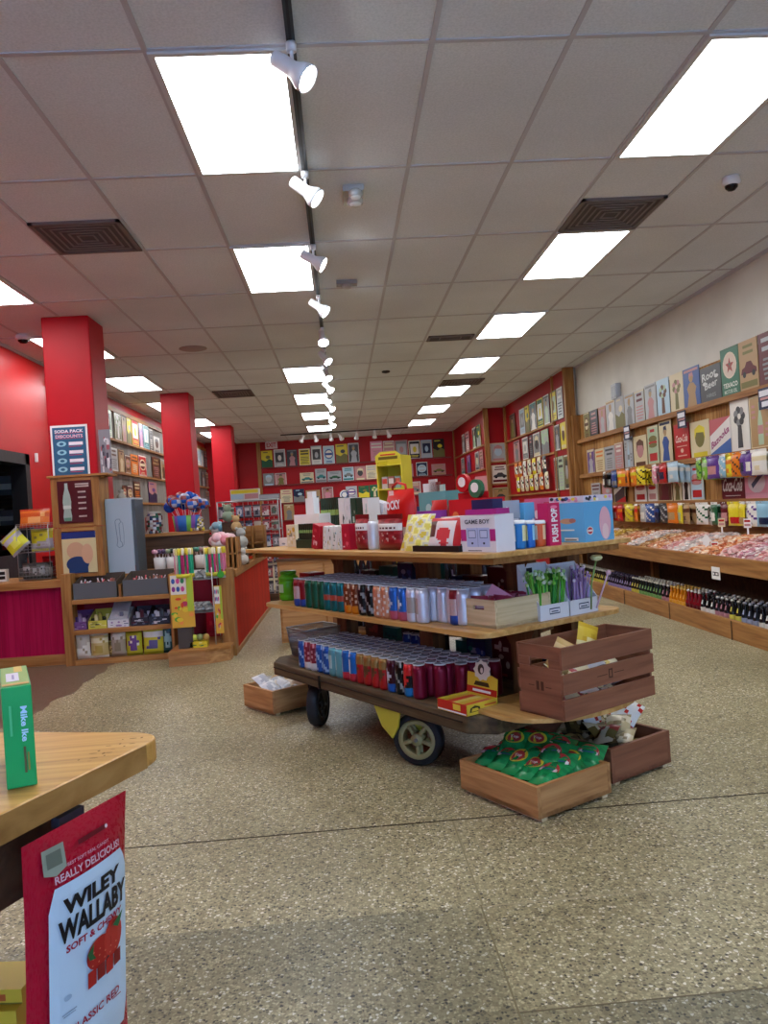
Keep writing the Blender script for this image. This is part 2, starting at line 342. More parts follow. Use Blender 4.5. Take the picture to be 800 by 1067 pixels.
# ------------------------------------------------------------------ printed artwork
def motif(mb, kind, w, h, bg, a, c, rnd):
    """simple printed picture, w x h, frame origin bottom centre; returns nothing"""
    A, C_, B = pc(a), pc(c), pc(bg)
    R = lambda x0, y0, x1, y1, m: mb.rect(x0*w, y0*h, x1*w, y1*h, m)
    def bars(x0, x1, y0, y1, n, m):
        for i in range(n):
            y = y1-(i+.5)*(y1-y0)/n; t = (y1-y0)/n*.24; e = rnd.uniform(.6, 1)
            xc = (x0+x1)/2; hw = (x1-x0)/2*e
            mb.rect((xc-hw)*w, (y-t/1)*h, (xc+hw)*w, (y+t)*h, m)
    if kind == 'badge':
        mb.ell(0, .55*h, .38*w, .27*h, A); mb.ell(0, .55*h, .31*w, .21*h, C_); R(-.3, .49, .3, .61, A); bars(-.35, .35, .06, .2, 2, A)
    elif kind == 'bottle':
        mb.poly([(x*w, y*h) for x, y in [(-.12, .08), (.12, .08), (.13, .4), (.1, .55), (.045, .7), (.045, .86), (-.045, .86), (-.045, .7), (-.1, .55), (-.13, .4)]], A); R(-.12, .28, .12, .44, C_); bars(-.4, -.2, .55, .85, 3, C_); bars(.2, .42, .2, .5, 3, C_)
    elif kind == 'figure':
        mb.poly([(x*w, y*h) for x, y in [(-.3, .05), (.28, .05), (.22, .35), (.3, .5), (.12, .62), (-.1, .63), (-.27, .5), (-.18, .33)]], A); mb.ell(0, .74*h, .12*w, .1*h*1.1, pc('tan')); mb.poly([(x*w, y*h) for x, y in [(-.15, .7), (-.12, .86), (.1, .88), (.15, .74), (.09, .78), (-.08, .79)]], C_); R(-.42, .9, .42, .96, C_)
    elif kind == 'car':
        mb.poly([(x*w, y*h) for x, y in [(-.42, .35), (-.36, .46), (-.2, .49), (-.1, .58), (.14, .58), (.26, .48), (.42, .43), (.43, .34)]], A); mb.ell(-.24*w, .34*h, .09*w, .06*h, pc('black')); mb.ell(.26*w, .34*h, .09*w, .06*h, pc('black')); bars(-.4, .4, .7, .94, 2, C_); R(-.44, .08, .44, .2, C_)
    elif kind == 'text':
        bars(-.42, .42, .62, .95, 2, A); bars(-.38, .38, .1, .55, 5, C_)
    elif kind == 'frame':
        R(-.44, .05, .44, .95, A); R(-.36, .28, .36, .82, C_); mb.ell(0, .52*h, .16*w, .16*h, B); bars(-.34, .34, .09, .22, 2, B)
    elif kind == 'scene':
        R(-.5, .35, .5, 1, A); mb.poly([(-.5*w, 0), (.5*w, 0), (.5*w, .42*h), (.2*w, .52*h), (-.1*w, .38*h), (-.5*w, .5*h)], C_); mb.ell(.1*w, .62*h, .2*w, .1*h, B); bars(-.4, .2, .84, .96, 1, B)
    elif kind == 'stripe':
        mb.poly([(-.5*w, .35*h), (.5*w, .8*h), (.5*w, 1*h), (-.5*w, .6*h)], A); mb.poly([(-.5*w, 0), (.5*w, 0), (.5*w, .3*h)], C_)
    elif kind == 'burger':
        mb.ell(0, .66*h, .38*w, .09*h, A); R(-.38, .54, .38, .6, C_); mb.ell(0, .5*h, .38*w, .06*h, A); R(-.35, .1, .35, .3, C_); bars(-.3, .3, .8, .95, 1, C_)
    elif kind == 'flower':
        for i in range(7):
            t = i*.9; mb.ell(.2*w*math.cos(t), (.66+.12*math.sin(t))*h, .12*w, .07*h, A if i % 2 else C_)
        mb.poly([(x*w, y*h) for x, y in [(-.14, .08), (.14, .08), (.1, .5), (-.1, .5)]], C_)
    elif kind == 'face':
        mb.ell(0, .55*h, .25*w, .26*h, A); mb.poly([(x*w, y*h) for x, y in [(-.28, .5), (-.26, .8), (0, .9), (.27, .8), (.28, .48), (.2, .68), (-.18, .7)]], C_); R(-.36, .04, .36, .16, C_)
MOT = dict(badge='a round badge', bottle='a bottle picture', figure='a standing figure', car='an old car', text='rows of lettering', frame='a framed picture', scene='a landscape picture', stripe='diagonal stripes', burger='a burger picture', flower='a bunch of flowers', face='a portrait head')
def sign(w, h, kind, bg, a, c, seed, t=.006, border=None, extra=None):
    mb = MB(); mb.box(-w/2, w/2, -t, 0, 0, h, pc(bg, .3)); mb.frame((0, -t, 0)); rnd = random.Random(seed)
    if border: mb.rect(-w/2*.98, h*.01, w/2*.98, h*.99, pc(border)); mb.rect(-w/2*.9, h*.05, w/2*.9, h*.95, pc(bg, .3))
    if kind: motif(mb, kind, w, h, bg, a, c, rnd)
    if extra: extra(mb, w, h)
    return mb
def pouch(mb, w, h, d, front, back=None, colf=None, nx=6, ny=8, seal='', rnd=None):
    """flat-sealed pillow bag standing on z=0, front towards -y"""
    def th(u, v): return (max(0, (1-(2*u-1)**2))**.6)*(max(0, min(1, (1-v)*4.5, v*5.5))**.6)
    jit = {}
    vs = []; ms = []; fs = []
    for sgn in (-1, 1):
        for j in range(ny+1):
            for i in range(nx+1):
                u, v = i/nx, j/ny; n = (rnd.uniform(-.07, .07)*d if rnd and 0 < i < nx and 0 < j < ny else 0)
                pin = 1-.05*math.sin(PI*v)
                vs.append(((u-.5)*w*pin, sgn*(th(u, v)*d/2)+n, v*h))
    S = (nx+1)*(ny+1)
    for sgn in (0, 1):
        for j in range(ny):
            for i in range(nx):
                a = sgn*S+j*(nx+1)+i; q = (a, a+1, a+nx+2, a+nx+1)
                fs.append(q if sgn == 0 else q[::-1]); ms.append(colf(i, j) if (colf and sgn == 0) else (front if sgn == 0 else (back or front)))
    mb.add(vs, fs, ms, True)
    mb.warp = lambda x, y: th(min(1, max(0, x/w+.5)), min(1, max(0, y/h)))*d/2
    mb.frame((0, 0, 0))
    return mb

def bagcf(CS, rnd, nx=6, ny=8):
    """printed bag front: coloured field, seal bands, a central picture and a few accents"""
    K = rnd.randint(0, 3); b = CS[0]; p = CS[1 % len(CS)]; a = CS[2 % len(CS)]; e = CS[-1]
    ac = {(rnd.randint(1, nx-2), rnd.randint(2, ny-3)) for _ in range(3)}
    def f(i, j):
        u, v = (i+.5)/nx-.5, (j+.5)/ny-.5
        if j == 0 or j == ny-1: return e
        if (i, j) in ac: return a
        if K == 0: return p if (u*2.6)**2+(v*2.6)**2 < .7 else b
        if K == 1: return p if .1 < v < .3 else (a if abs(u) < .2 and -.3 < v < .05 else b)
        if K == 2: return p if v < -.05+.3*u else b
        return p if abs(u) < .25 and -.25 < v < .2 else (a if v > .28 else b)
    return f
# ================================================================== ROOM
XL, XR, YB, YF = -3.47, 3.76, 21.35, -2.6
f = MB(); f.box(-6.2, 4.2, YF-.2, 22, -.12, 0, TERR); struct(f, 'floor')
# joints between the terrazzo slabs
j = MB(); j.box(-3.4, 3.7, 2.932, 2.940, .0, .0008, col('#3a3226', .8)); struct(j, 'trim_1')
j = MB(); j.box(.34, .346, 2.3, 2.93, .0, .0008, col('#8f866a', .8)); j.box(.335, .34, -2, 2.3, 0, .0008, col('#7a7258', .8)); struct(j, 'trim_2')
j = MB(); j.box(.333, 3.7, 2.288, 2.292, .0, .0008, col('#a79b80', .8)); j.box(.333, 3.7, 1.799, 1.803, 0, .0008, col('#6a604c', .8)); struct(j, 'trim_3')
# walls
w = MB(); w.box(XR, XR+.15, YF, YB, 0, CH, WHITEW); struct(w, 'wall_right')
w = MB(); w.box(XL-.2, XR+.2, YB, YB+.15, 0, CH, REDD); struct(w, 'wall_back')
w = MB()
for a, b, z0, z1 in [(YF, 7.15, 0, CH), (7.15, 8.86, 1.99, CH), (8.86, YB, 0, CH)]: w.box(XL-.12, XL, a, b, z0, z1, REDW)
struct(w, 'wall_left')
w = MB(); w.box(XL, -2.72, 20.6, YB, 0, CH, REDD); struct(w, 'wall_corner')
w = MB(); w.box(3.62, XR, 11.98, 16.6, 0, CH, REDD); w.box(3.2, XR, 16.6, YB, 0, CH, REDD); struct(w, 'wall_alcove')
w = MB(); w.box(3.6, XR, 11.965, 11.979, 0, CH, WHITEW); struct(w, 'wall_return')
# street front behind the camera, with shop windows
w = MB()
for a, b, z0, z1 in [(XL-.2, -2.9, 0, CH), (-.15, .45, 0, CH), (3.2, XR+.2, 0, CH), (-2.9, -.15, 0, .5), (.45, 3.2, 0, .5), (-2.9, -.15, 2.6, CH), (.45, 3.2, 2.6, CH)]: w.box(a, b, YF-.15, YF, z0, z1, WHITEW)
struct(w, 'wall_front')
m_, nt, b_ = newmat('window_glass'); b_.inputs['Transmission Weight'].default_value = 1; b_.inputs['Roughness'].default_value = .02; b_.inputs['IOR'].default_value = 1.45; b_.inputs['Base Color'].default_value = (.9, .95, .97, 1)
for n, (a, b) in enumerate([(-2.9, -.15), (.45, 3.2)]):
    w = MB(); w.box(a, b, YF-.08, YF-.07, .5, 2.6, 'window_glass'); o = struct(w, 'window_%d' % (n+1))
    w = MB()
    for q in [(a, a+.05, .5, 2.6), (b-.05, b, .5, 2.6), (a, b, .5, .55), (a, b, 2.55, 2.6), ((a+b)/2-.02, (a+b)/2+.02, .5, 2.6)]: w.box(q[0], q[1], YF-.1, YF-.05, q[2], q[3], BLACK)
    w.build('window_frame', parent=o)
# back room seen through the doorway in the left wall
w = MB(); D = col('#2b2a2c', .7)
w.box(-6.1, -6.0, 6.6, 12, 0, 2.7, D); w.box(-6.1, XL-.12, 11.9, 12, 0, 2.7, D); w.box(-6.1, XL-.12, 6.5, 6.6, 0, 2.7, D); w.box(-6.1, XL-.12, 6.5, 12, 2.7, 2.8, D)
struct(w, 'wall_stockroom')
w = MB(); K = col('#17181b', .45)
for q in [(7.1, 7.18, 0, 2.05), (8.8, 8.92, 0, 2.05)]: w.box(XL-.14, XL+.03, q[0], q[1], q[2], q[3], K)
w.box(XL-.14, XL+.03, 7.1, 8.92, 1.93, 2.05, K)
w.box(XL-.1, XL-.02, 7.18, 8.8, .2, .95, col('#23262c', .4))
w.box(XL-.1, XL-.02, 7.18, 8.8, .0, .2, K)
o = struct(w, 'door_1')
w = MB(); w.box(XL+.0, XL+.02, 8.7, 8.73, .8, .9, CHROME); w.build('door_handle', parent=o)
# stockroom shelf with goods
t = thing('stockroom_shelf', 'dark shelf in the stockroom seen through the black doorway', 'shelf', (-4.4, 10.0, 0), 0)
w = MB()
for z in (.45, .95, 1.25, 1.62, 1.95): w.box(-.6, .6, -.2, .2, z, z+.03, DARKW)
w.box(-.6, -.57, -.2, .2, 0, 2.1, DARKW); w.box(.57, .6, -.2, .2, 0, 2.1, DARKW); w.box(-.6, .6, .19, .21, 0, 2.1, DARKW); w.build('shelf_frame', t)
rnd = random.Random(3)
STK = [('white carton', 'white'), ('tan carton', 'tan'), ('grey carton', 'grey'), ('maroon box', 'maroon'), ('red box', 'red')]
for zi, z in enumerate((.98, 1.28, 1.65)):
    for k in range(6):
        nm, cc = STK[rnd.choice([3, 4] if zi == 0 else [0, 1, 2])]; hh = rnd.uniform(.15, .25)
        w = MB(); w.box(-.08, .08, -.1, .1, 0, hh, pc(cc)); w.box(-.081, .081, -.101, -.1, hh*.3, hh*.6, pc('white' if cc != 'white' else 'grey'))
        o = w.build('carton', loc=(-4.4-.48+k*.19, 9.95, z)); tag(o, '%s on the %s stockroom shelf board, %s of six' % (nm, ('low', 'middle', 'high')[zi], ORD[k]), 'box', 'cartons on the stockroom shelf')
# baseboards
w = MB(); w.box(XL, XL+.015, 8.92, YB, 0, .1, BLACK); struct(w, 'baseboard_left')

# ceiling
w = MB(); w.box(-6.2, 4.2, YF-.2, 22, CH, CH+.1, CEIL); struct(w, 'ceiling')
X0, Y0 = -.701, 3.338
BAR = col('#b6b8bd', .5)
n = 0
w = MB(); xs = [X0+.61*i for i in range(-5, 8)]
for x in xs:
    if XL < x < XR: w.box(x-.012, x+.012, YF, YB, CH-.006, CH+.002, BAR)
struct(w, 'trim_4')
w = MB(); k = -5
for k in range(-5, 16):
    y = Y0+1.22*k
    if YF < y < YB: w.box(XL, XR, y-.012, y+.012, CH-.0055, CH+.0015, BAR)
struct(w, 'trim_5')
w = MB(); w.box(XR-.02, XR, YF, 11.9, CH-.03, CH, BAR); w.box(XL, XL+.02, YF, YB, CH-.03, CH, BAR); struct(w, 'trim_6')

# fluorescent troffers
LENS = glow('#fbfdff', 13, 'light_lens')
def troffer(i, jrow, label, grp):
    x = X0+.61*i; y = Y0+1.22*jrow
    t = thing('ceiling_light', label, 'ceiling light', (x+.305, y+.61, CH-.012), 0, grp)
    fr = MB(); FR = col('#c9cccd', .4)
    for q in [(-.3, -.272, -.605, .605), (.272, .3, -.605, .605), (-.272, .272, -.605, -.577), (-.272, .272, .577, .605)]: fr.box(q[0], q[1], q[2], q[3], -.004, .012, FR)
    fr.build('frame', t)
    g = MB(); g.box(-.272, .272, -.577, .577, 0, .006, LENS); g.build('diffuser', t)
    return t
where = {0: 'beside the first spotlight', 2: 'beside the third spotlight'}
cnt = 0
for jr in (-2, 0, 2, 6, 8, 10, 12):
    nm = {-2: 'overhead behind the camera', 0: 'largest, by the first spotlight', 2: 'second one beside the spotlight track', 6: 'third one beside the spotlight track', 8: 'fourth one beside the spotlight track', 10: 'fifth one beside the spotlight track', 12: 'last one beside the track before the back wall'}[jr]
    troffer(0, jr, 'bright rectangular ceiling light panel, '+nm, 'ceiling lights beside the track')
for jr in (-2, 0, 2, 4, 6, 8, 10, 12):
    nm = {-2: 'behind the camera', 0: 'largest of them', 2: 'touching the dark vent', 4: 'third from camera', 6: 'fourth from camera', 8: 'fifth from camera', 10: 'sixth from camera', 12: 'last one'}[jr]
    troffer(4, jr, 'white light panel in the row on the sign wall side, '+nm, 'ceiling lights on the sign wall side')
for jr in (0, 2, 4, 6, 8, 10, 12):
    nm = {0: 'out over the counter', 2: 'before the first red column', 4: 'half hidden by the first red column', 6: 'between first and second red columns', 8: 'half hidden by the second red column', 10: 'between second and third red columns', 12: 'half hidden by the third red column'}[jr]
    troffer(-4, jr, 'white light panel near the red wall, '+nm, 'ceiling lights by the red wall')

# air vents
def vent(name, label, x0, x1, y0, y1, c='#6e6866'):
    t = thing(name, label, 'air vent', ((x0+x1)/2, (y0+y1)/2, CH-.014)); hx, hy = (x1-x0)/2, (y1-y0)/2
    m = MB(); q = col(c, .5)
    m.box(-hx, hx, -hy, -hy+.03, -.004, .014, q); m.box(-hx, hx, hy-.03, hy, -.004, .014, q); m.box(-hx, -hx+.03, -hy, hy, -.004, .014, q); m.box(hx-.03, hx, -hy, hy, -.004, .014, q); m.build('frame', t)
    m = MB(); m.box(-hx+.03, hx-.03, -hy+.03, hy-.03, .004, .008, col('#4d4847', .6)); m.build('backing', t)
    k = 0; m = MB(); r = .06
    while r < min(hx, hy)-.04:
        for q0, q1, q2, q3 in [(-r*hx/hy, r*hx/hy, -r, -r+.012), (-r*hx/hy, r*hx/hy, r-.012, r), (-r*hx/hy, -r*hx/hy+.012, -r, r), (r*hx/hy-.012, r*hx/hy, -r, r)]: m.box(q0, q1, q2, q3, -.001, .004, col('#7b7471', .5))
        r += .045
    m.build('louvre', t)
G1 = X0
vent('ceiling_vent', 'square brown air vent in the ceiling between counter and spotlight track', X0-.61*2+.01, X0-.61-.01, Y0+1.22*1.5, Y0+1.22*2-.02)
vent('ceiling_vent', 'dark square air vent touching a light panel near the dome camera', X0+.61*4+.01, X0+.61*5-.01, Y0+1.22*1.5, Y0+1.22*2-.02)
vent('ceiling_vent', 'slim dark air vent beside the third panel of the sign wall row', X0+.61*3+.03, X0+.61*4-.03, Y0+1.22*4.78, Y0+1.22*5-.02)
vent('ceiling_vent', 'dark air vent before the fifth light panel of sign wall row', X0+.61*4+.03, X0+.61*5+.1, Y0+1.22*7.5, Y0+1.22*8-.02)
p = atZ(244, 410, CH)
vent('ceiling_vent', 'long flat brown air vent beyond the first two red columns', p.x-.3, p.x+.3, p.y-.35, p.y+.3, '#5d5350')

# track with spotlights
t = thing('light_track', 'dark straight ceiling track carrying the row of white spotlights', 'light track', (-.085, 9.5, CH))
m = MB(); m.box(-.018, .018, -12, 8.2, -.03, -.001, col('#2c3236', .4)); m.box(-.006, .006, -12, 8.2, -.032, -.029, BLACK); m.build('rail', t)
BULB = glow('#ffffff', 30, 'spot_bulb')
SPW = col('#e4e7ea', .35)
def spot(aim, label, loc, grp, energy=0):
    t = thing('track_spotlight', label, 'spotlight', loc, 0, grp)
    m = MB(); m.lathe([(.022, -.035), (.022, 0)], SPW, 12); m.tube([(0, 0, -.03), (0, 0, -.1)], .008, SPW, 8); m.build('mount', t)
    d = Vector(aim).normalized(); q = d.to_track_quat('Z', 'X').to_matrix().to_4x4()
    X = Matrix.Translation((0, 0, -.11)) @ q
    m = MB(); m.X = X
    m.lathe([(.0, -.1), (.03, -.1), (.034, -.09), (.034, .0), (.04, .02), (.058, .055), (.06, .085), (.056, .085), (.05, .06), (.0, .058)], SPW, 16); m.build('lamp_head', t)
    m = MB(); m.X = X; m.lathe([(0, .059), (.05, .062), (.053, .078), (.03, .086), (0, .088)], BULB, 14); m.build('bulb', t)
    if energy:
        ld = bpy.data.lights.new('spot_lamp', 'SPOT'); ld.energy = energy; ld.spot_size = 1.3; ld.spot_blend = .6; ld.shadow_soft_size = .05; ld.color = (1, .97, .92)
        lo = bpy.data.objects.new('spot_beam', ld); COL.objects.link(lo); lo.parent = t
        lo.location = Vector((0, 0, -.11))+d*.1; lo.rotation_euler = d.to_track_quat('-Z', 'Y').to_euler()
    return t
sp = [(3.27, (.72, -.2, -.62)), (4.51, (.72, -.12, -.62)), (5.75, (.78, -.1, -.5)), (7.09, (.7, -.2, -.6)), (8.33, (.1, -.5, -.7)), (9.42, (.5, -.4, -.7)), (10.6, (.3, -.5, -.7)), (11.7, (.6, -.3, -.7)), (12.8, (-.2, -.5, -.7)), (13.9, (.5, -.4, -.6)), (15.2, (.2, -.6, -.7)), (16.6, (.4, -.5, -.7))]
for k, (y, aim) in enumerate(sp):
    spot(aim, 'white %s spotlight on the long track, %s from the camera' % ('cylindrical' if k < 4 else 'small glowing', ORD[k]), (-.085, y, CH-.031), 'spotlights on the long track', 18 if k in (1, 2, 3) else 0)
# cross track at the back
t = thing('light_track', 'thin dark track crossing the ceiling before the back wall', 'light track', (.2, 19.6, CH))
m = MB(); m.box(-1.6, 1.6, -.018, .018, -.03, -.001, col('#2c3236', .4)); m.build('rail', t)
for k, (x, aim) in enumerate([(-.86, (-.5, .5, -.8)), (-.53, (.2, .6, -.8)), (-.14, (0, .6, -.8)), (.1, (.4, .6, -.8)), (.5, (-.1, .6, -.8)), (.95, (0, .6, -.8)), (1.3, (.3, .6, -.8))]):
    spot(aim, 'spotlight aimed at the back wall signs, %s from the exit sign side' % ORD[k], (x, 19.6, CH-.031), 'spotlights before the back wall', 26 if k in (0, 3, 5) else 0)

# cameras, detectors, emergency lamp
def dome(label, x, y, r=.055):
    t = thing('dome_camera', label, 'security camera', (x, y, CH))
    m = MB(); m.lathe([(r*.9, -.055), (r*1.05, -.04), (r, -.004), (r*.9, -.0005)], col('#dcdcda', .4), 20); m.build('housing', t)
    m = MB(); m.lathe([(.001, -.09), (r*.4, -.085), (r*.7, -.068), (r*.76, -.055)], col('#101012', .1), 18); m.build('lens_dome', t)
dome('white dome security camera with black eye, near the cream wall', 2.65, 4.92)
p = atZ(24, 352, CH-.03); dome('white dome security camera above the dark doorway', p.x, p.y, .07)
p = atZ(402, 388, CH-.02)
t = thing('smoke_detector', 'small dark round detector on a ceiling tile mid shop', 'smoke detector', (p.x, p.y, CH)); m = MB(); m.lathe([(.035, -.03), (.06, -.02), (.06, -.0005)], col('#3a3838', .5), 16); m.build('body', t)
m = MB(); m.lathe([(.001, -.036), (.02, -.031)], BLACK, 12); m.build('sensor', t)
p = atZ(201, 363, CH)
o = MB(); o.lathe([(.14, -.012), (.16, -.006), (.16, -.0005)], col('#9a8f8b', .6), 20); tag(o.build('ceiling_speaker', loc=(p.x, p.y, CH)), 'flat round tan speaker cover in the ceiling near first red column', 'speaker')
t = thing('emergency_light', 'silver twin lamp emergency fixture beside the spotlight track', 'emergency light', (.2, 4.9, CH))
m = MB(); m.box(-.065, .065, -.12, .12, -.04, -.0005, col('#b9c2c0', .3)); m.build('base_plate', t, bevel=.004)
for k, (dy, rr) in enumerate([(-.02, .05), (-.13, .043)]):
    m = MB(); m.lathe([(rr*.5, -.09), (rr, -.08), (rr, -.05), (rr*.7, -.04)], col('#c4cccb', .2, .3), 16, c=(.01, dy, 0)); m.build('lamp', t)
    m = MB(); m.lathe([(.001, -.1), (rr*.6, -.095), (rr*.85, -.08)], col('#dfe6e4', .08), 16, c=(.01, dy, 0)); m.build('lamp_lens', t)
p = atZ(361, 293, CH)
o = MB(); o.box(-.09, .09, -.05, .05, -.035, -.0005, col('#8f8f8d', .5)); o.lathe([(.04, -.06), (.05, -.035)], col('#a9a9a6', .5), 12); tag(o.build('motion_sensor', loc=(p.x, p.y, CH)), 'small grey sensor box on the ceiling beyond the emergency fixture', 'sensor')
# exit sign
t = thing('exit_sign', 'small red and white EXIT sign at the top of back wall', 'exit sign', (-1.78, 21.25, 2.99))
m = MB(); m.box(-.16, .16, -.03, .03, 0, .2, col('#dcc8c4', .4)); m.box(-.02, .02, .0, .1, .2, .21, WHITE); m.build('housing', t)
m = MB(); m.frame((0, -.03, 0)); m.text('EXIT', 0, .1, .12, col('#b0201c', .4), .26, bold=.03); m.build('lettering', t)

# ================================================================== COLUMNS
for k, (y, nm) in enumerate([(7.48, 'large red square column behind the crate stack, the one with the discount poster'), (12.28, 'plain red square column, the middle one of three'), (16.95, 'plain red square column, the farthest and smallest looking of three')]):
    c = MB(); c.box(-.22, .22, 0, .46, 0, CH-.001, REDC)
    tag(c.build('column', loc=(-2.48, y, 0), bevel=.012), nm, 'column', 'red columns')
# discount poster
def disc(mb, w, h):
    mb.rect(-w/2*.9, h*.04, w/2*.9, h*.96, col('#2f6184', .4)); W = col('#e8e4ea', .4); Rr = col('#c22a44', .4)
    mb.text('SODA PACK', 0, h*.885, h*.06, W, w*.78, bold=.03); mb.text('DISCOUNTS', 0, h*.79, h*.06, col('#e6b8c8', .4), w*.74, bold=.03)
    for yy in (.845, .745): mb.rect(-w*.38, h*yy, w*.38, h*(yy+.008), Rr)
    for i, yy in enumerate((.62, .46, .3, .14)):
        mb.rect(-w*.02, h*yy, w*.36, h*(yy+.06), W); mb.rect(-w*.02, h*(yy-.03), w*.32, h*(yy-.02), Rr); mb.ell(-w*.22, h*(yy+.03), w*.13, h*.05, col('#8fc6d6', .4)); mb.ell(-w*.22, h*(yy+.03), w*.06, h*.025, col('#2f6184', .4))
m = MB(); w_, h_ = .34, .50
m.box(-w_/2, w_/2, -.008, 0, 0, h_, WHITE); m.frame((0, -.008, 0)); disc(m, w_, h_)
p = atY(74.5, 497, 7.46); tag(m.build('discount_poster', loc=(p.x, 7.475, 1.665)), 'blue poster with white border and discount lettering on red column', 'poster')

# ================================================================== BACK WALL
def onY(xl, xr, yt, yb, Y):
    ym = (yt+yb)/2; xm = (xl+xr)/2
    a = atY(xl, ym, Y).x; b = atY(xr, ym, Y).x; return (a+b)/2, b-a, atY(xm, yb, Y).z, atY(xm, yt, Y).z
Z3 = lambda pts, ox, oy, s: [(ox+a/s, ox+b/s, oy+c/s, oy+d/s) for a, b, c, d in pts]
r1 = [(118, 180, 158, 254), (188, 252, 150, 250), (260, 318, 152, 246), (328, 390, 148, 242), (395, 455, 135, 242), (463, 525, 135, 238), (533, 598, 128, 236), (602, 662, 122, 232)]
r2 = [(128, 190, 275, 345), (195, 257, 272, 340), (333, 410, 275, 336), (418, 480, 252, 330), (486, 564, 268, 328), (570, 633, 246, 324), (638, 698, 242, 320), (700, 760, 236, 316)]
r3 = [(225, 290, 360, 436), (296, 357, 355, 430), (365, 445, 362, 426), (455, 517, 345, 420), (588, 650, 338, 410), (658, 717, 335, 405), (720, 775, 330, 402)]
r4 = [(243, 300, 438, 530)]
r1b = [(32, 100, 110, 222), (104, 166, 110, 220), (170, 240, 106, 215), (245, 310, 105, 208), (314, 374, 100, 202), (380, 443, 94, 198)]
r2b = [(2, 70, 236, 318), (230, 268, 216, 290), (286, 350, 220, 300), (372, 450, 230, 294)]
r3b = [(232, 312, 325, 400)]
rows = [('top', Z3(r1, 250, 440, 5.333)+Z3(r1b, 380, 440, 5.333)), ('second', Z3(r2, 250, 440, 5.333)+Z3(r2b[1:], 380, 440, 5.333)), ('third', Z3(r3, 250, 440, 5.333)+Z3(r3b, 380, 440, 5.333)), ('fourth', Z3(r4, 250, 440, 5.333))]
spec = {'top': [('scene', 'olive', 'yellow', 'green'), ('frame', 'white', 'silver', 'charcoal'), ('figure', 'charcoal', 'rose', 'grey'), ('text', 'yellow', 'black', 'olive'), ('frame', 'silver', 'white', 'charcoal'), ('badge', 'lightblue', 'blue', 'white'), ('scene', 'charcoal', 'yellow', 'olive'), ('figure', 'charcoal', 'silver', 'grey'), ('text', 'pink', 'white', 'rose'), ('text', 'rose', 'cream', 'pink'), ('frame', 'rose', 'grey', 'silver'), ('frame', 'yellow', 'black', 'white'), ('frame', 'lightblue', 'silver', 'navy'), ('scene', 'yellow', 'black', 'olive')],
        'second': [('face', 'grey', 'silver', 'lightblue'), ('figure', 'rose', 'olive', 'charcoal'), ('car', 'cream', 'teal', 'grey'), ('car', 'silver', 'teal', 'grey'), ('car', 'silver', 'green', 'grey'), ('car', 'lightblue', 'grey', 'teal'), ('face', 'rose', 'charcoal', 'cream'), ('text', 'cream', 'silver', 'grey'), ('figure', 'rose', 'cream', 'grey'), ('badge', 'navy', 'lightblue', 'silver'), ('car', 'rose', 'olive', 'tan')],
        'third': [('text', 'cream', 'rose', 'grey'), ('scene', 'lightblue', 'navy', 'grey'), ('car', 'tan', 'grey', 'rose'), ('figure', 'rose', 'pink', 'maroon'), ('badge', 'silver', 'purple', 'white'), ('scene', 'olive', 'green', 'yellow'), ('flower', 'green', 'lime', 'cream'), ('car', 'rose', 'grey', 'cream')],
        'fourth': [('figure', 'tan', 'grey', 'cream')]}
ledge = {'top': 2.46, 'second': 1.97, 'third': 1.47, 'fourth': 1.0}
for rn, L in rows:
    for k, q in enumerate(L):
        cx, ww, z0, z1 = onY(*q, 21.3); kd, bg, a, c = spec[rn][k]
        s = sign(ww, min(z1-z0, .55), kd, bg, a, c, hash((1, k)) % 999, border='white' if bg not in ('white', 'silver') and k % 2 else None)
        tag(s.build('tin_sign', loc=(cx, 21.33, ledge[rn]+.021)), '%s tin sign with %s, %s in the %s row of back wall' % (bg, MOT[kd], ORD[k], rn), 'sign', 'tin signs on the back wall')
for k, (rn, z) in enumerate(ledge.items()):
    m = MB(); m.box(-2.1, 3.1, -.05, 0, 0, .02, col('#8d3b34', .5)); m.box(-2.1, 3.1, -.055, -.05, 0, .035, col('#7c2b2a', .5))
    tag(m.build('sign_ledge', loc=(0, YB-.001, z)), 'thin dark red ledge under the %s row of back wall signs' % rn, 'ledge')
m = MB()
for r_, y_, c_ in ((.13, 0, WHITE), (.095, -.006, pc('blue')), (.07, -.008, WHITE)): m.prism([(r_*math.cos(2*PI*i/24), r_*math.sin(2*PI*i/24)) for i in range(24)], y_-.006, y_, c_, axis='y')
tag(m.build('round_sign', loc=(.11, 21.33, 1.625)), 'white round sign with blue ring in the third row of back wall', 'sign')
for k, x in enumerate((-2.15, -1.4, .55, .75)):
    if k in (0,):
        m = MB(); m.box(-.05, .05, -.03, 0, 0, CH, PINEZ); tag(m.build('wall_post', loc=(x, YB, 0)), 'thin wooden post where the back wall signs begin by the exit', 'post')

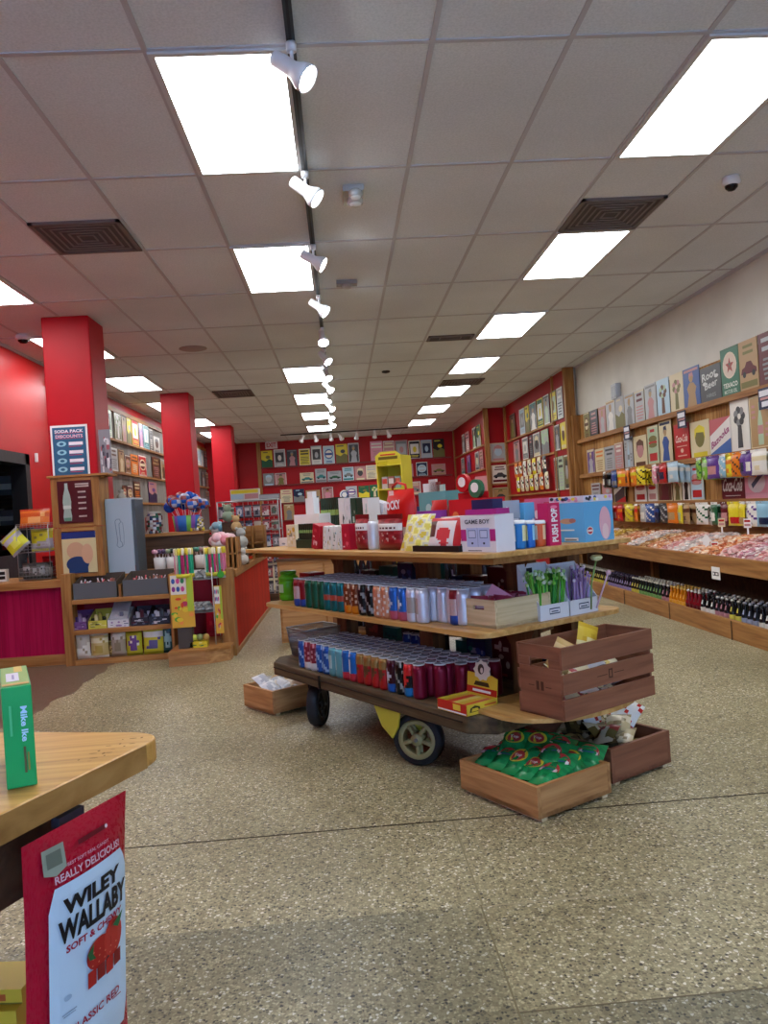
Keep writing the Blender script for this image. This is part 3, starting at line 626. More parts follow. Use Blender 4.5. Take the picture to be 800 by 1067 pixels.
# alcove on the right: posts, return panel, long red board with signs
m = MB(); m.box(-.06, .09, -.09, .01, 0, CH-.001, PINEZ); tag(m.build('wall_post', loc=(3.62, 11.97, 0), bevel=.004), 'tall pale wooden corner post from floor to ceiling before red boards', 'post')
m = MB(); m.box(-.075, .065, -.09, -.01, 0, 2.43, PINEZ); tag(m.build('wall_post', loc=(3.78-.085, 11.88, 0), bevel=.004), 'shorter wooden post where the pine sign wall ends', 'post')
m = MB(); m.box(-.05, .05, -.06, 0, 0, CH-.001, PINEZ); tag(m.build('wall_post', loc=(3.2, 16.6, 0)), 'slim wooden post at the near corner of far red boards', 'post')
m = MB(); m.box(-.04, .0, -.05, .05, 0, CH-.001, PINEZ); tag(m.build('wall_post', loc=(3.62, 16.5, 0)), 'slim wooden post in the inner corner of the red alcove', 'post')
m = MB(); m.box(-.03, .0, -.05, .05, 0, CH-.001, PINEZ); tag(m.build('wall_post', loc=(3.2, 21.25, 0)), 'slim wooden post in the far corner of the back wall', 'post')
m = MB(); m.box(-.03, .0, -.03, .03, 0, CH-.001, PINEZ); tag(m.build('wall_post', loc=(3.62, 12.75, 0)), 'thin wooden batten just behind the tall corner post', 'post')
rp = Z3([(55, 135, 458, 553), (62, 145, 572, 668), (68, 150, 690, 780)], 500, 370, 5)
for k, q in enumerate(rp):
    cx, ww, z0, z1 = onY(*q, 16.58); kd, bg, a, c = [('face', 'silver', 'lightblue', 'rose'), ('car', 'white', 'charcoal', 'maroon'), ('figure', 'tan', 'charcoal', 'olive')][k]
    s = sign(ww, z1-z0, kd, bg, a, c, k+50, border='cream'); tag(s.build('tin_sign', loc=(cx, 16.59, z0)), '%s sign with %s on narrow red panel, %s' % (bg, MOT[kd], ('topmost', 'middle', 'lowest')[k]), 'sign', 'signs on the narrow red panel')
    m = MB(); m.box(-.2, .2, -.03, 0, -.03, 0, PINE); tag(m.build('sign_ledge', loc=(3.41, 16.6, z0)), 'short ledge under the %s sign of narrow red panel' % ('topmost', 'middle', 'lowest')[k], 'ledge')
def onX(xl, xr, X):
    a = atX(xl, 480, X).y; b = atX(xr, 480, X).y; return (a+b)/2, abs(a-b)
# long board at X = 3.62
ra = [(165, 198, 1), (220, 248, 1), (250, 273, 1), (275, 311, 1), (314, 346, 1), (349, 380, 1), (386, 418, 1), (421, 452, 1), (178, 214, 2), (226, 256, 2), (262, 280, 2), (283, 322, 2), (327, 366, 2), (398, 425, 2), (429, 460, 2), (386, 404, 3), (406, 435, 3), (438, 464, 3)]
sp3 = [('figure', 'brown', 'olive', 'black'), ('frame', 'silver', 'lightblue', 'grey'), ('scene', 'green', 'yellow', 'olive'), ('figure', 'charcoal', 'white', 'teal'), ('frame', 'yellow', 'green', 'white'), ('figure', 'grey', 'palegreen', 'charcoal'), ('frame', 'olive', 'yellow', 'palegreen'), ('text', 'silver', 'white', 'charcoal'), ('figure', 'rose', 'grey', 'charcoal'), ('frame', 'silver', 'grey', 'white'), ('text', 'charcoal', 'rose', 'grey'), ('face', 'grey', 'charcoal', 'cream'), ('scene', 'silver', 'palegreen', 'grey'), ('figure', 'charcoal', 'silver', 'grey'), ('face', 'yellow', 'brown', 'cream'), ('figure', 'charcoal', 'grey', 'silver'), ('text', 'palegreen', 'charcoal', 'silver'), ('face', 'olive', 'silver', 'charcoal')]
zz = {1: 2.44, 2: 1.95, 3: 1.3}; hh_ = {1: .5, 2: .42, 3: .55}
for k, (a, b, rw) in enumerate(ra):
    cy, ww = onX(500+a/5, 500+b/5, 3.6); ww = min(ww, .55); kd, bg, c1, c2 = sp3[k]
    s = sign(ww*.95, hh_[rw], kd, bg, c1, c2, k+80, border='white' if k % 2 else None)
    tag(s.build('tin_sign', loc=(3.60, cy, zz[rw]+.001), rz=-PI/2), '%s sign with %s on red side board, %s row, %s along' % (bg, MOT[kd], {1: 'top', 2: 'middle', 3: 'low'}[rw], ORD[k if rw == 1 else k-8 if rw == 2 else k-15]), 'sign', 'signs on the red side board')
for rw, z in ((1, 2.44), (2, 1.95), (3, 1.3)):
    m = MB(); m.box(-.04, 0, -1.85, 1.85, -.035, 0, PINEY); tag(m.build('sign_ledge', loc=(3.62, 14.6, z)), 'wooden ledge along the red side board, %s of three' % {1: 'highest', 2: 'middle', 3: 'lowest'}[rw], 'ledge')
# hanging toys on the red board
rnd = random.Random(8)
for k in range(14):
    cc, nm = rnd.choice([('yellow', 'yellow'), ('cream', 'cream'), ('charcoal', 'dark'), ('orange', 'orange'), ('white', 'white')]); rw = k % 2
    m = MB(); pouch(m, .22, .3, .06, pc(cc), colf=lambda i, j, c=cc: pc(c) if j in (0, 1, 6, 7) else pc(['charcoal', 'white', 'cream'][(i+j) % 3]))
    tag(m.build('hanging_bag', loc=(3.545, 13.2+k//2*.36+rw*.1, 1.62 if rw else 1.34), rz=-PI/2), '%s bag hanging on the red side board, %s row, %s' % (nm, 'upper' if rw else 'lower', ORD[k//2]), 'bag', 'bags hanging on the red side board')
# far board X = 3.2
rc = [(462, 474, 1), (477, 487, 1), (489, 497, 1), (499, 504, 1), (474, 486, 2), (488, 500, 2)]
for k, (a, b, rw) in enumerate([(545, 560, 1), (566, 585, 1), (605, 625, 1), (628, 650, 1), (525, 560, 2), (564, 586, 2), (612, 634, 2), (638, 656, 2)]):
    cy, ww = onX(380+a/5.333, 380+b/5.333, 3.17); kd, bg, c1, c2 = [('figure', 'charcoal', 'silver', 'white'), ('text', 'rose', 'charcoal', 'white'), ('figure', 'black', 'palegreen', 'silver'), ('scene', 'yellow', 'green', 'silver'), ('car', 'grey', 'rose', 'teal'), ('figure', 'purple', 'charcoal', 'rose'), ('face', 'grey', 'cream', 'charcoal'), ('text', 'rose', 'olive', 'charcoal')][k]
    s = sign(min(.5, ww), .48 if rw == 1 else .42, kd, bg, c1, c2, k+130, border='white' if k % 2 == 0 else None)
    tag(s.build('tin_sign', loc=(3.18, cy, 2.44 if rw == 1 else 1.92), rz=-PI/2), '%s sign with %s on farthest red board, %s row, %s along' % (bg, MOT[kd], 'top' if rw == 1 else 'second', ORD[k % 4]), 'sign', 'signs on the farthest red board')
for k, z in enumerate((2.44, 1.92, 1.4)):
    m = MB(); m.box(-.035, 0, -2.2, 2.2, -.03, 0, PINEY); tag(m.build('sign_ledge', loc=(3.2, 18.95, z)), 'wooden ledge on the farthest red board, %s of three' % ('highest', 'middle', 'lowest')[k], 'ledge')
# ================================================================== SIGN WALL (right)
RF = 3.735     # face of the pine boards
m = MB(); m.box(RF, XR-.001, 3.2, 11.78, .84, 2.42, WALLPINE); tag(m.build('pine_board_wall'), 'pine board panel fixed to the cream wall behind all the signs', 'wall panel')
RAILS = {1: 2.03, 2: 1.50, 3: 1.06}
for k, z in RAILS.items():
    m = MB(); m.box(-.06, 0, -4.27, 4.27, -.045, 0, PINEY); m.box(-.065, -.055, -4.27, 4.27, -.045, .012, PINEY)
    tag(m.build('sign_ledge', loc=(RF, 7.5, z)), '%s wooden ledge along the pine board wall of signs' % {1: 'highest', 2: 'middle', 3: 'lowest'}[k], 'ledge')
def cola(mb, w, h, script, bg2=None):
    W = col('#e4dcd2', .35)
    mb.text(script, 0, h*.6, h*.2, W, w*.8, shear=.25, bold=.02)
def s_texaco(mb, w, h):
    mb.rect(-w*.46, h*.03, w*.46, h*.97, col('#2c6a52', .35)); mb.ell(0, h*.64, w*.38, h*.27, col('#d9c9b4', .35)); mb.ell(0, h*.64, w*.34, h*.24, col('#d2bfae', .35))
    P = []
    for i in range(10):
        r = 1 if i % 2 == 0 else .42; t = PI/2+i*PI/5; P.append((w*.24*r*math.cos(t), h*.63+h*.17*r*math.sin(t)))
    mb.poly(P, col('#9a3b34', .35)); mb.text('T', 0, h*.63, h*.1, col('#2c6a52', .35), bold=.03)
    mb.text('TEXACO', 0, h*.24, h*.1, col('#dfe6dc', .35), w*.78, bold=.02); mb.text('MOTOR OIL', 0, h*.11, h*.08, col('#bfd0c4', .35), w*.7, bold=.02)
def s_root(mb, w, h):
    W = col('#c9ccca', .35); mb.text('Root', -w*.05, h*.76, h*.22, W, w*.7, skewy=.1, bold=.02); mb.text('Beer', w*.03, h*.5, h*.2, W, w*.62, skewy=.1, bold=.02); mb.ell(-w*.28, h*.55, w*.1, h*.05, W); mb.ell(w*.3, h*.68, w*.1, h*.05, W); mb.text('HIRES', w*.02, h*.2, h*.1, col('#8c9090', .35), w*.45)
def s_bazooka(mb, w, h):
    mb.rect(-w/2, 0, w/2, h, col('#dcd8d4', .35)); mb.poly([(-w/2, h*.55), (w/2, h*.98), (w/2, h), (-w/2, h)], col('#b85a60', .35)); mb.poly([(-w/2, 0), (w/2, 0), (w/2, h*.42), (-w/2, h*.06)], col('#3f68a8', .35))
    mb.text('Bazooka', 0, h*.48, h*.2, col('#8e2f6a', .35), w*.88, skewy=.42, bold=.03)
def s_coke1(mb, w, h):
    cola(mb, w, h, 'Coca-Cola'); W = col('#d8b8a4', .35); mb.rect(-w*.35, h*.38, w*.35, h*.4, W); mb.ell(0, h*.27, w*.1, h*.06, W); mb.rect(-w*.3, h*.12, w*.3, h*.15, W)
def s_coke2(mb, w, h):
    W = col('#d9d2cc', .35); mb.text('Coca-Cola', 0, h*.38, h*.34, W, w*.86, shear=.3, bold=.02)
    P = [(w*.36*math.cos(t), h*.66+h*.2*math.sin(t)) for t in [PI*i/14 for i in range(15)]]+[(w*.3*math.cos(t), h*.66+h*.15*math.sin(t)) for t in [PI*i/14 for i in range(14, -1, -1)]]
    mb.poly(P, W); mb.text('DRINK', 0, h*.72, h*.08, W, w*.24); mb.rect(-w*.4, h*.58, w*.4, h*.6, W); mb.rect(-w*.34, h*.1, w*.34, h*.115, W)
def s_necco(mb, w, h):
    mb.text('CHARLESTON', 0, h*.84, h*.13, col('#a83c5c', .35), w*.85, bold=.02); mb.ell(0, h*.42, w*.36, h*.27, col('#cfc4c8', .35)); mb.poly([(-w*.22, h*.36), (w*.16, h*.62), (w*.22, h*.52), (-w*.16, h*.26)], col('#3c4660', .35)); mb.rect(-w*.48, h*.04, w*.48, h*.16, col('#c78a9a', .35))
# row, (px left, px right) at sign middle, height, motif data, words, custom artwork
def pxr(a, b, ox, s): return ox+a/s, ox+b/s
RW = []
for a, b, hh, kd, bg, c1, c2 in [(66, 104, .38, 'badge', 'olive', 'brown', 'cream'), (108, 163, .38, 'text', 'charcoal', 'rose', 'rose'), (173, 219, .38, 'figure', 'rose', 'silver', 'tan'), (224, 288, .42, 'figure', 'silver', 'white', 'tan'), (291, 352, .42, 'scene', 'cream', 'silver', 'olive'), (356, 421, .4, 'figure', 'silver', 'grey', 'tan'), (427, 494, .4, 'text', 'silver', 'maroon', 'rose'), (500, 578, .42, 'figure', 'silver', 'rose', 'grey'), (585, 670, .42, 'flower', 'lightblue', 'palegreen', 'brown'), (678, 770, .42, 'flower', 'cream', 'rose', 'olive')]:
    RW.append((1, *pxr(a, b, 600, 6.667), hh, kd, bg, c1, c2, None, None))
for a, b, hh, kd, bg, c1, c2, ex, ws in [(120, 250, .42, 'figure', 'blue', 'tan', 'rose', None, None), (255, 420, .36, None, 'charcoal', '', '', s_root, 'black sign with white root beer lettering'), (425, 570, .46, None, 'green', '', '', s_texaco, 'green motor oil sign with red star in a pale oval'), (573, 722, .46, 'car', 'tan', 'maroon', 'olive', None, None), (730, 890, .46, 'text', 'maroon', 'silver', 'grey', None, None)]:
    RW.append((1, *pxr(a, b, 700, 7.62), hh, kd, bg, c1, c2, ex, ws))
for a, b, hh, kd, bg, c1, c2 in [(75, 125, .36, 'figure', 'purple', 'silver', 'cream'), (130, 192, .34, 'text', 'cream', 'orange', 'tan'), (196, 264, .34, 'text', 'silver', 'charcoal', 'grey'), (267, 325, .36, 'text', 'rose', 'white', 'silver'), (335, 392, .4, 'bottle', 'silver', 'lightblue', 'grey'), (400, 492, .38, 'face', 'cream', 'rose', 'brown'), (500, 574, .46, 'burger', 'palegreen', 'olive', 'red'), (583, 668, .48, 'figure', 'cream', 'blue', 'navy'), (686, 790, .4, None, 'red', '', '')]:
    RW.append((2, *pxr(a, b, 600, 6.667), hh, kd, bg, c1, c2, s_coke1 if kd is None else None, 'red sign with white cola script above a small emblem' if kd is None else None))
for a, b, hh, kd, bg, c1, c2, ex, ws in [(152, 302, .38, 'face', 'cream', 'olive', 'yellow', None, None), (306, 472, .36, None, 'white', '', '', s_bazooka, 'red white and blue diagonal bubble gum sign'), (476, 622, .5, 'flower', 'white', 'grey', 'charcoal', None, None), (628, 800, .48, 'bottle', 'tan', 'palegreen', 'rose', None, None)]:
    RW.append((2, *pxr(a, b, 700, 7.62), hh, kd, bg, c1, c2, ex, ws))
for a, b, hh, kd, bg, c1, c2 in [(90, 150, .3, 'text', 'silver', 'maroon', 'grey'), (165, 230, .28, 'scene', 'silver', 'rose', 'grey'), (245, 325, .3, 'stripe', 'charcoal', 'white', 'red'), (390, 470, .34, 'burger', 'white', 'rose', 'red'), (480, 545, .34, 'burger', 'white', 'red', 'rose'), (550, 650, .33, 'figure', 'brown', 'maroon', 'cream'), (656, 715, .32, 'figure', 'cream', 'olive', 'white'), (722, 772, .36, 'figure', 'white', 'black', 'charcoal')]:
    RW.append((3, *pxr(a, b, 600, 6.667), hh, kd, bg, c1, c2, None, None))
for a, b, hh, kd, bg, c1, c2, ex, ws in [(195, 292, .38, 'burger', 'lightblue', 'rose', 'red', None, None), (430, 602, .38, None, 'maroon', '', '', s_coke2, 'dark maroon sign with large white cola script'), (605, 790, .38, None, 'pink', '', '', s_necco, 'pink candy bar sign with dark wrapped bar')]:
    RW.append((3, *pxr(a, b, 690, 7.27), hh, kd, bg, c1, c2, ex, ws))
cntr = {}
for k, (rw, xl, xr, hh, kd, bg, c1, c2, ex, ws) in enumerate(RW):
    cy, ww = onX(xl, xr, 3.70); cntr[rw] = cntr.get(rw, -1)+1
    if rw == 2 and k > 20: pass
    s = sign(ww, hh, kd, bg, c1, c2, 200+k, border='cream' if (k % 3 == 0 and not ex) else None, extra=ex)
    lab = (ws or '%s sign with %s' % (bg, MOT[kd]))+', %s ledge of pine wall' % {1: 'highest', 2: 'middle', 3: 'lowest'}[rw]
    if not ws: lab += ', %s along' % ORD[cntr[rw]]
    tag(s.build('tin_sign', loc=(3.715, cy, RAILS[rw]+.0005), rz=-PI/2), lab, 'sign', 'tin signs on the pine wall')
# signs outside the frame edge continue the row
for k, y in enumerate((5.6, 5.15, 4.7)):
    s = sign(.32, .42, ['scene', 'badge', 'car'][k], ['tan', 'red', 'blue'][k], 'cream', 'charcoal', 400+k); tag(s.build('tin_sign', loc=(3.715, y, RAILS[1]+.0005), rz=-PI/2), '%s sign with %s, on the highest ledge beyond the picture edge' % (['tan', 'red', 'blue'][k], ['a landscape picture', 'a round badge', 'an old car'][k]), 'sign', 'tin signs on the pine wall')
# small price cards on the ledges
for k, (x, y, X) in enumerate([(710, 437, 3.66), (653, 451, 3.66), (797, 415, 3.66)]):
    p = atX(x, y, X); m = MB(); m.box(-.1, .1, -.004, 0, -.09, .09, pc('navy')); m.frame((0, -.004, 0)); W = col('#d9dbe2', .4); m.rect(-.085, .02, .085, .07, W); m.rect(-.07, -.01, .085, .01, pc('rose')); m.rect(-.05, -.07, .085, -.025, W)
    m.box(-.02, .02, -.002, .045, -.09, -.08, W)
    tag(m.build('price_card', loc=(X, p.y, p.z+.0), rz=-PI/2), 'navy and white price card on the highest ledge, %s' % ('middle one of three', 'deepest into the shop', 'by the picture edge')[k], 'price card', 'price cards on the highest ledge')
    m = MB()
p = atX(638, 405, 3.68)
m = MB(); m.box(-.09, .09, -.03, .04, 0, .2, col('#a6adb3', .3)); m.box(-.07, .07, -.035, -.03, .02, .17, col('#8d959b', .3)); tag(m.build('wall_box', loc=(XR-.04, p.y, 2.44), rz=-PI/2), 'grey metal box on the cream wall just above the signs', 'wall box')

# hanging candy bags, two rows of pegs
HB = {'A': [(626, 635, 'black', 'white'), (636, 645, 'blue', 'grey'), (645, 651, 'orange', 'yellow'), (651, 658, 'orange', 'brown'), (658, 664, 'orange', 'yellow'), (664, 673, 'yellow', 'black'), (679, 687, 'pink', 'white'), (687, 697, 'red', 'navy'), (698, 707, 'lightblue', 'white'), (727, 733, 'lime', 'green'), (734, 740, 'lime', 'palegreen'), (740, 750, 'purple', 'rose'), (751, 759, 'skyblue', 'white'), (759, 766, 'yellow', 'orange'), (766, 773, 'orange', 'brown'), (774, 780, 'purple', 'navy'), (780, 786, 'purple', 'white'), (787, 800, 'white', 'cream'), (803, 815, 'green', 'white')],
      'B': [(630, 639, 'red', 'rose'), (640, 649, 'red', 'orange'), (650, 657, 'yellow', 'tan'), (658, 665, 'orange', 'red'), (666, 672, 'silver', 'white'), (673, 679, 'blue', 'white'), (680, 686, 'navy', 'blue'), (687, 694, 'charcoal', 'silver'), (695, 704, 'orange', 'tan'), (705, 711, 'yellow', 'palegreen'), (711, 717, 'tan', 'brown'), (725, 736, 'white', 'green'), (738, 749, 'green', 'white'), (751, 759, 'maroon', 'rose'), (760, 768, 'yellow', 'red'), (769, 776, 'yellow', 'tan'), (778, 787, 'white', 'purple'), (790, 798, 'skyblue', 'navy'), (801, 812, 'orange', 'yellow')]}
for rw, L in HB.items():
    zt, hh = (1.5, .2) if rw == 'A' else (1.055, .2)
    for k, (xl, xr, c1, c2) in enumerate(L):
        cy, ww = onX(xl, xr, 3.6); ww = max(.17, min(.22, ww*1.4))
        t = thing('candy_bag', '%s and %s candy bag on a peg, %s peg row of pine wall, %s along' % (c1, c2, 'upper' if rw == 'A' else 'lower', ORD[k]), 'candy bag', (3.575, cy, zt-hh-.025), -PI/2-.12+.3*((k*7) % 3-.6)*.5, 'hanging candy bags on the pine wall')
        A, B = pc(c1, .28), pc(c2, .28); r_ = random.Random(k+ord(rw)*7)
        sd = r_.randint(0, 3)
        def cf(i, j, A=A, B=B, sd=sd):
            if j in (0, 9): return A
            if sd == 0: return B if 2 <= j <= 5 and 1 <= i <= 4 else A
            if sd == 1: return B if j in (6, 7) or (j in (2, 3) and i in (2, 3)) else A
            if sd == 2: return B if (i+j) % 4 == 0 else A
            return B if j < 4 and i > 1 else A
        m = MB(); pouch(m, ww, hh, .045, A, None, cf, 6, 10, rnd=r_); o1 = m.build('bag_body', t)
        for q in (1, 2):
            o = bpy.data.objects.new('candy_bag', o1.data); COL.objects.link(o); o.location = (3.59+.045*q, cy-.012*q, zt-hh-.03); o.rotation_euler = (0, .06*q, -PI/2-.12+.16*q-.2*(k % 2))
            tag(o, '%s and %s candy bag hidden behind the front one, %s peg row, %s peg' % (c1, c2, 'upper' if rw == 'A' else 'lower', ORD[k]), 'candy bag', 'spare %s bags on %s peg %s' % (c1, 'upper' if rw == 'A' else 'lower', ORD[k]))
        m = MB(); m.box(-ww/2, ww/2, -.002, .002, hh-.004, hh+.02, WHITE if k % 3 == 0 else A); m.tube([(0, -.03, hh+.012), (0, .14, hh+.006)], .003, CHROME); m.build('peg_hook', t)

# slanted candy bins
t = thing('candy_bin_table', 'long slanted wooden bin table below the hanging bags', 'bin table', (0, 0, 0))
m = MB()
m.box(2.98, 3.02, 3.4, 11.7, .51, .64, PINEY); m.build('front_board', t, bevel=.004)
m = MB(); m.add([(3.02, 3.4, .53), (3.735, 3.4, .72), (3.735, 11.7, .72), (3.02, 11.7, .53), (3.02, 3.4, .515), (3.735, 3.4, .705), (3.735, 11.7, .705), (3.02, 11.7, .515)], [(0, 1, 2, 3), (7, 6, 5, 4), (0, 4, 5, 1), (3, 2, 6, 7), (0, 3, 7, 4), (1, 5, 6, 2)], PINEY); m.build('sloped_base', t)
m = MB(); m.box(3.70, 3.734, 3.4, 11.7, .72, .86, PINEY); m.build('back_board', t)
ys = [3.45+.29*i for i in range(29)]
for y in ys[::1]:
    m = MB(); m.prism([(3.02, .53), (3.70, .71), (3.70, .765), (3.02, .585)], y-.008, y+.008, PINE, axis='y'); m.build('divider', t)
for y in (3.45, 6.2, 8.9, 11.55):
    m = MB(); m.box(3.56, 3.63, y-.035, y+.035, 0.066, .66, PINEZ); m.build('leg', t)
for x in (3.34,):
    m = MB(); m.box(x-.008, x+.008, 3.4, 11.7, .6, .66, PINEY); m.build('cross_rail', t)
CC = [('pale pink', ['#e3b9b4', '#d79a98', '#e8d2c8', '#c9867f']), ('pink and white', ['#e6c4c6', '#f0e4e0', '#cf8f9b', '#b8787c']), ('peach', ['#e6b48e', '#d99a6c', '#f0d8c0', '#c77f55']), ('orange and cream', ['#e0905a', '#f0dcc0', '#c8683e', '#e8b888']), ('white wrapped', ['#ece8e2', '#d8d0cc', '#c0b4b0', '#e8cabc']), ('tan', ['#c9a06c', '#b5844e', '#dcc09a', '#9a6a3e']), ('yellow', ['#dfc25c', '#c89f3a', '#ecdca0', '#b38a3c'])]
fill = [.95, .98, .95, .9, .98, .95, .98, .95, .98, .95, .9, .75, .9, .7, .8, .6, .85, .75, .6, .5, .7, .5, .6, .4, .6, .4, .5, .4]
kind = [0, 1, 3, 0, 1, 4, 2, 0, 1, 0, 3, 2, 4, 0, 2, 5, 4, 3, 2, 5, 6, 5, 4, 5, 6, 2, 5, 5]
names_seen = {}
for b in range(28):
    y0, y1 = ys[b]+.014, ys[b+1]-.014; nm, cs = CC[kind[b]]; rnd = random.Random(b+70); m = MB(); cs = [col(c, .45) for c in cs]
    # packed candies under the visible ones
    NX, NY = 8, 5; xe = 3.05+.64*(.6+.4*fill[b])
    def hz(u, v): x = 3.04+(xe-3.04)*u; return x, y0+.006+(y1-y0-.012)*v, .533+(x-3.02)*.265+.03+.075*fill[b]*(math.sin(PI*min(1, max(0, v)))**.5)*(min(1, u*6+.25))*(min(1, (1-u)*3))
    vs = [hz(i/NX, j/NY) for j in range(NY+1) for i in range(NX+1)]; m.add(vs, [(j*(NX+1)+i, j*(NX+1)+i+1, (j+1)*(NX+1)+i+1, (j+1)*(NX+1)+i) for j in range(NY) for i in range(NX)], cs[1])
    nP = int(330*fill[b]) if b < 22 else int(160*fill[b])
    for q in range(nP):
        uu, vv = rnd.uniform(.02, .98), rnd.uniform(.06, .94); x, y, zt = hz(uu, vv)
        z = zt+rnd.uniform(.002, .014)
        L = rnd.uniform(.03, .044); a = rnd.uniform(0, PI); e = rnd.uniform(-.4, .4)
        m.X = Matrix.Translation((x, y, z)) @ Matrix.Rotation(a, 4, 'Z') @ Matrix.Rotation(e, 4, 'Y')
        c = rnd.choice(cs); r = .0115
        # twist-wrapped piece: body and two flared ends
        v = [(-L*.5, -r, -r), (-L*.5, r, -r), (-L*.5, r, r), (-L*.5, -r, r), (L*.5, -r, -r), (L*.5, r, -r), (L*.5, r, r), (L*.5, -r, r), (-L*.95, -r*1.1, 0), (-L*.95, r*1.1, 0), (L*.95, -r*1.1, 0), (L*.95, r*1.1, 0)]
        m.add(v, [(0, 1, 5, 4), (1, 2, 6, 5), (2, 3, 7, 6), (3, 0, 4, 7), (0, 3, 8), (1, 9, 2), (3, 2, 9, 8), (4, 10, 7), (5, 6, 11), (7, 10, 11, 6)], c)
    o = m.build('taffy_pile'); tag(o, 'loose %s wrapped taffy in the slanted bins, %s bin from the near end' % (nm, ORD[b] if b < 24 else ('twenty-fifth', 'twenty-sixth', 'twenty-seventh', 'twenty-eighth')[b-24]), 'candy', kind='stuff')
# paper tags in the bins
for k, (x, y, s, sh, nm) in enumerate([(736, 568, .14, 'arrow', 'white arrow shaped card standing in the candy bins'), (745, 574, .12, 'card', 'red and white price tag beside the white arrow card'), (752, 549, .11, 'card', 'small cream price tag high in the bins'), (779, 550, .11, 'card', 'slim white price tag behind the pink taffy')]):
    p = atX(x, y, 3.2 if k < 2 else 3.5); m = MB()
    z0 = .535+(p.x-3.02)*.265
    if sh == 'arrow': m.prism([(-.012, z0-p.z), (.012, z0-p.z), (.012, 0), (.035, 0), (.035, .03), (.06, .03), (0, .1), (-.06, .03), (-.035, .03), (-.035, 0), (-.012, 0)], -.003, 0, WHITE, axis='y')
    else:
        m.box(-.035, .035, -.003, 0, 0, .08, WHITE if k != 2 else pc('cream')); m.box(-.008, .008, -.001, .001, z0-p.z, 0, WHITE); m.frame((0, -.003, 0)); m.rect(-.028, .05, .028, .068, pc('red')); m.rect(-.028, .015, .028, .035, pc('rose'))
    tag(m.build('price_tag', loc=tuple(p), rz=-PI/2+.5), nm, 'price tag')

# lower shelf with bottles
t = thing('bottle_shelf', 'low wooden shelf with a front lip holding rows of soda bottles', 'shelf', (0, 0, 0))
m = MB(); m.box(3.0, 3.7, 3.4, 11.7, .045, .065, DARKW); m.build('shelf_board', t)
m = MB(); m.box(2.965, 2.995, 3.4, 11.7, 0, .155, PINEY); m.build('front_lip', t, bevel=.004)
for y in (4.6, 5.9, 7.05, 8.2, 9.4):
    m = MB(); m.box(2.958, 2.9645, y-.004, y+.004, .0, .15, DARKW); m.build('joint', t)
m = MB(); m.box(3.66, 3.70, 3.4, 11.7, .065, .5, DARKW); m.build('back_panel', t)
BK = {'dark': ('#171214', '#d8d4cc', '#2a2a2c', 'dark cola bottle with white label'), 'orange': ('#b96a12', '#d89a35', '#c9a14a', 'amber orange soda bottle'), 'red': ('#7d1620', '#5b1019', '#c8c4bc', 'dark red soda bottle'), 'yellow': ('#232018', '#c8ba4a', '#b8b5a8', 'dark bottle with yellow label'), 'purple': ('#1d1a26', '#8d7fae', '#3a3450', 'dark bottle with lilac label'), 'green': ('#1a221c', '#6f9a58', '#c7c4b4', 'dark bottle with green label'), 'grey': ('#191a1f', '#8e93a8', '#9c9ea6', 'dark bottle with grey blue label'), 'pink': ('#1e1416', '#b07a84', '#c7c2bc', 'dark bottle with pink label')}
PB = {}
for kn, (gl, lb, cp, nm) in BK.items():
    G = col(gl, .12); Lb = col(lb, .45); CP = col(cp, .3, .3)
    prof = [(.026, 0), (.03, .006), (.03, .04), (.0302, .05), (.0302, .115), (.03, .12), (.026, .14), (.015, .175), (.0125, .2), (.0125, .222)]
    m = MB(); m.lathe(prof, None, 10, colf=lambda i, k: Lb if 3 <= k <= 3 else (Lb if k == 6 and i % 5 == 0 else G))
    o = m.build('soda_bottle', loc=(0, 0, -50)); KIDS[o.name] = []
    m = MB(); m.lathe([(.015, .218), (.0155, .222), (.015, .231), (.011, .234)], CP, 10); c = m.build('cap', o); KIDS[o.name] = [c]; PB[kn] = o
def yat(x): return atX(x, 600, 3.03).y
SEC = [(636, 'yellow'), (660, 'purple'), (668, 'yellow'), (691, 'green'), (699, 'pink'), (718, 'orange'), (733, 'red'), (748, 'dark'), (762, 'pink'), (775, 'yellow'), (793, 'grey'), (812, 'dark'), (840, 'grey')]
bounds = [(yat(612+10), 11.4)]; prev = 11.2; segs = []
for x, kn in SEC:
    y = atX(x, 640 if x > 700 else 610, 3.05).y; segs.append((y, prev, kn)); prev = y
nb = 0; used = set()
landmarks = 'soda bottles on the low shelf'
for si, (ya, yb, kn) in enumerate(segs):
    n = max(1, int((yb-ya)/.068)); rows_ = 3 if yb < 8.2 else 2
    for i in range(n):
        y = yb-(i+.5)*(yb-ya)/n
        if y < 5.0: continue
        for rr in range(rows_):
            proto = PB[kn]; nm = BK[kn][3]
            lab = '%s, stretch %s of the low shelf, %s row' % (nm, ORD[si], ('front', 'middle', 'back')[rr])
            g = 'bottles alike, low shelf stretch %d row %d' % (si+1, rr+1)
            o = dup(proto, (3.04+rr*.068+.003*math.sin(i*3), y, .065), 0, lab, 'bottle', '%s on the low shelf, %s stretch, %s row' % (kn+' soda bottles', ORD[si], ('front', 'middle', 'back')[rr])); nb += 1
print('bottles', nb)
for o in PB.values():
    for c in KIDS[o.name]: bpy.data.objects.remove(c)
    bpy.data.objects.remove(o)
KIDS.clear()
p = atX(745, 600, 2.97)
m = MB(); m.box(-.07, .07, -.003, 0, -.1, .0, WHITE); m.frame((0, -.003, -.1)); m.rect(-.05, .03, .05, .06, BLACK); m.rect(-.045, .037, -.02, .053, WHITE); m.rect(.0, .037, .035, .053, WHITE)
tag(m.build('shelf_tag', loc=(2.978, p.y, .55), rz=-PI/2), 'white paper tag hanging from the edge of the bin table', 'price tag')
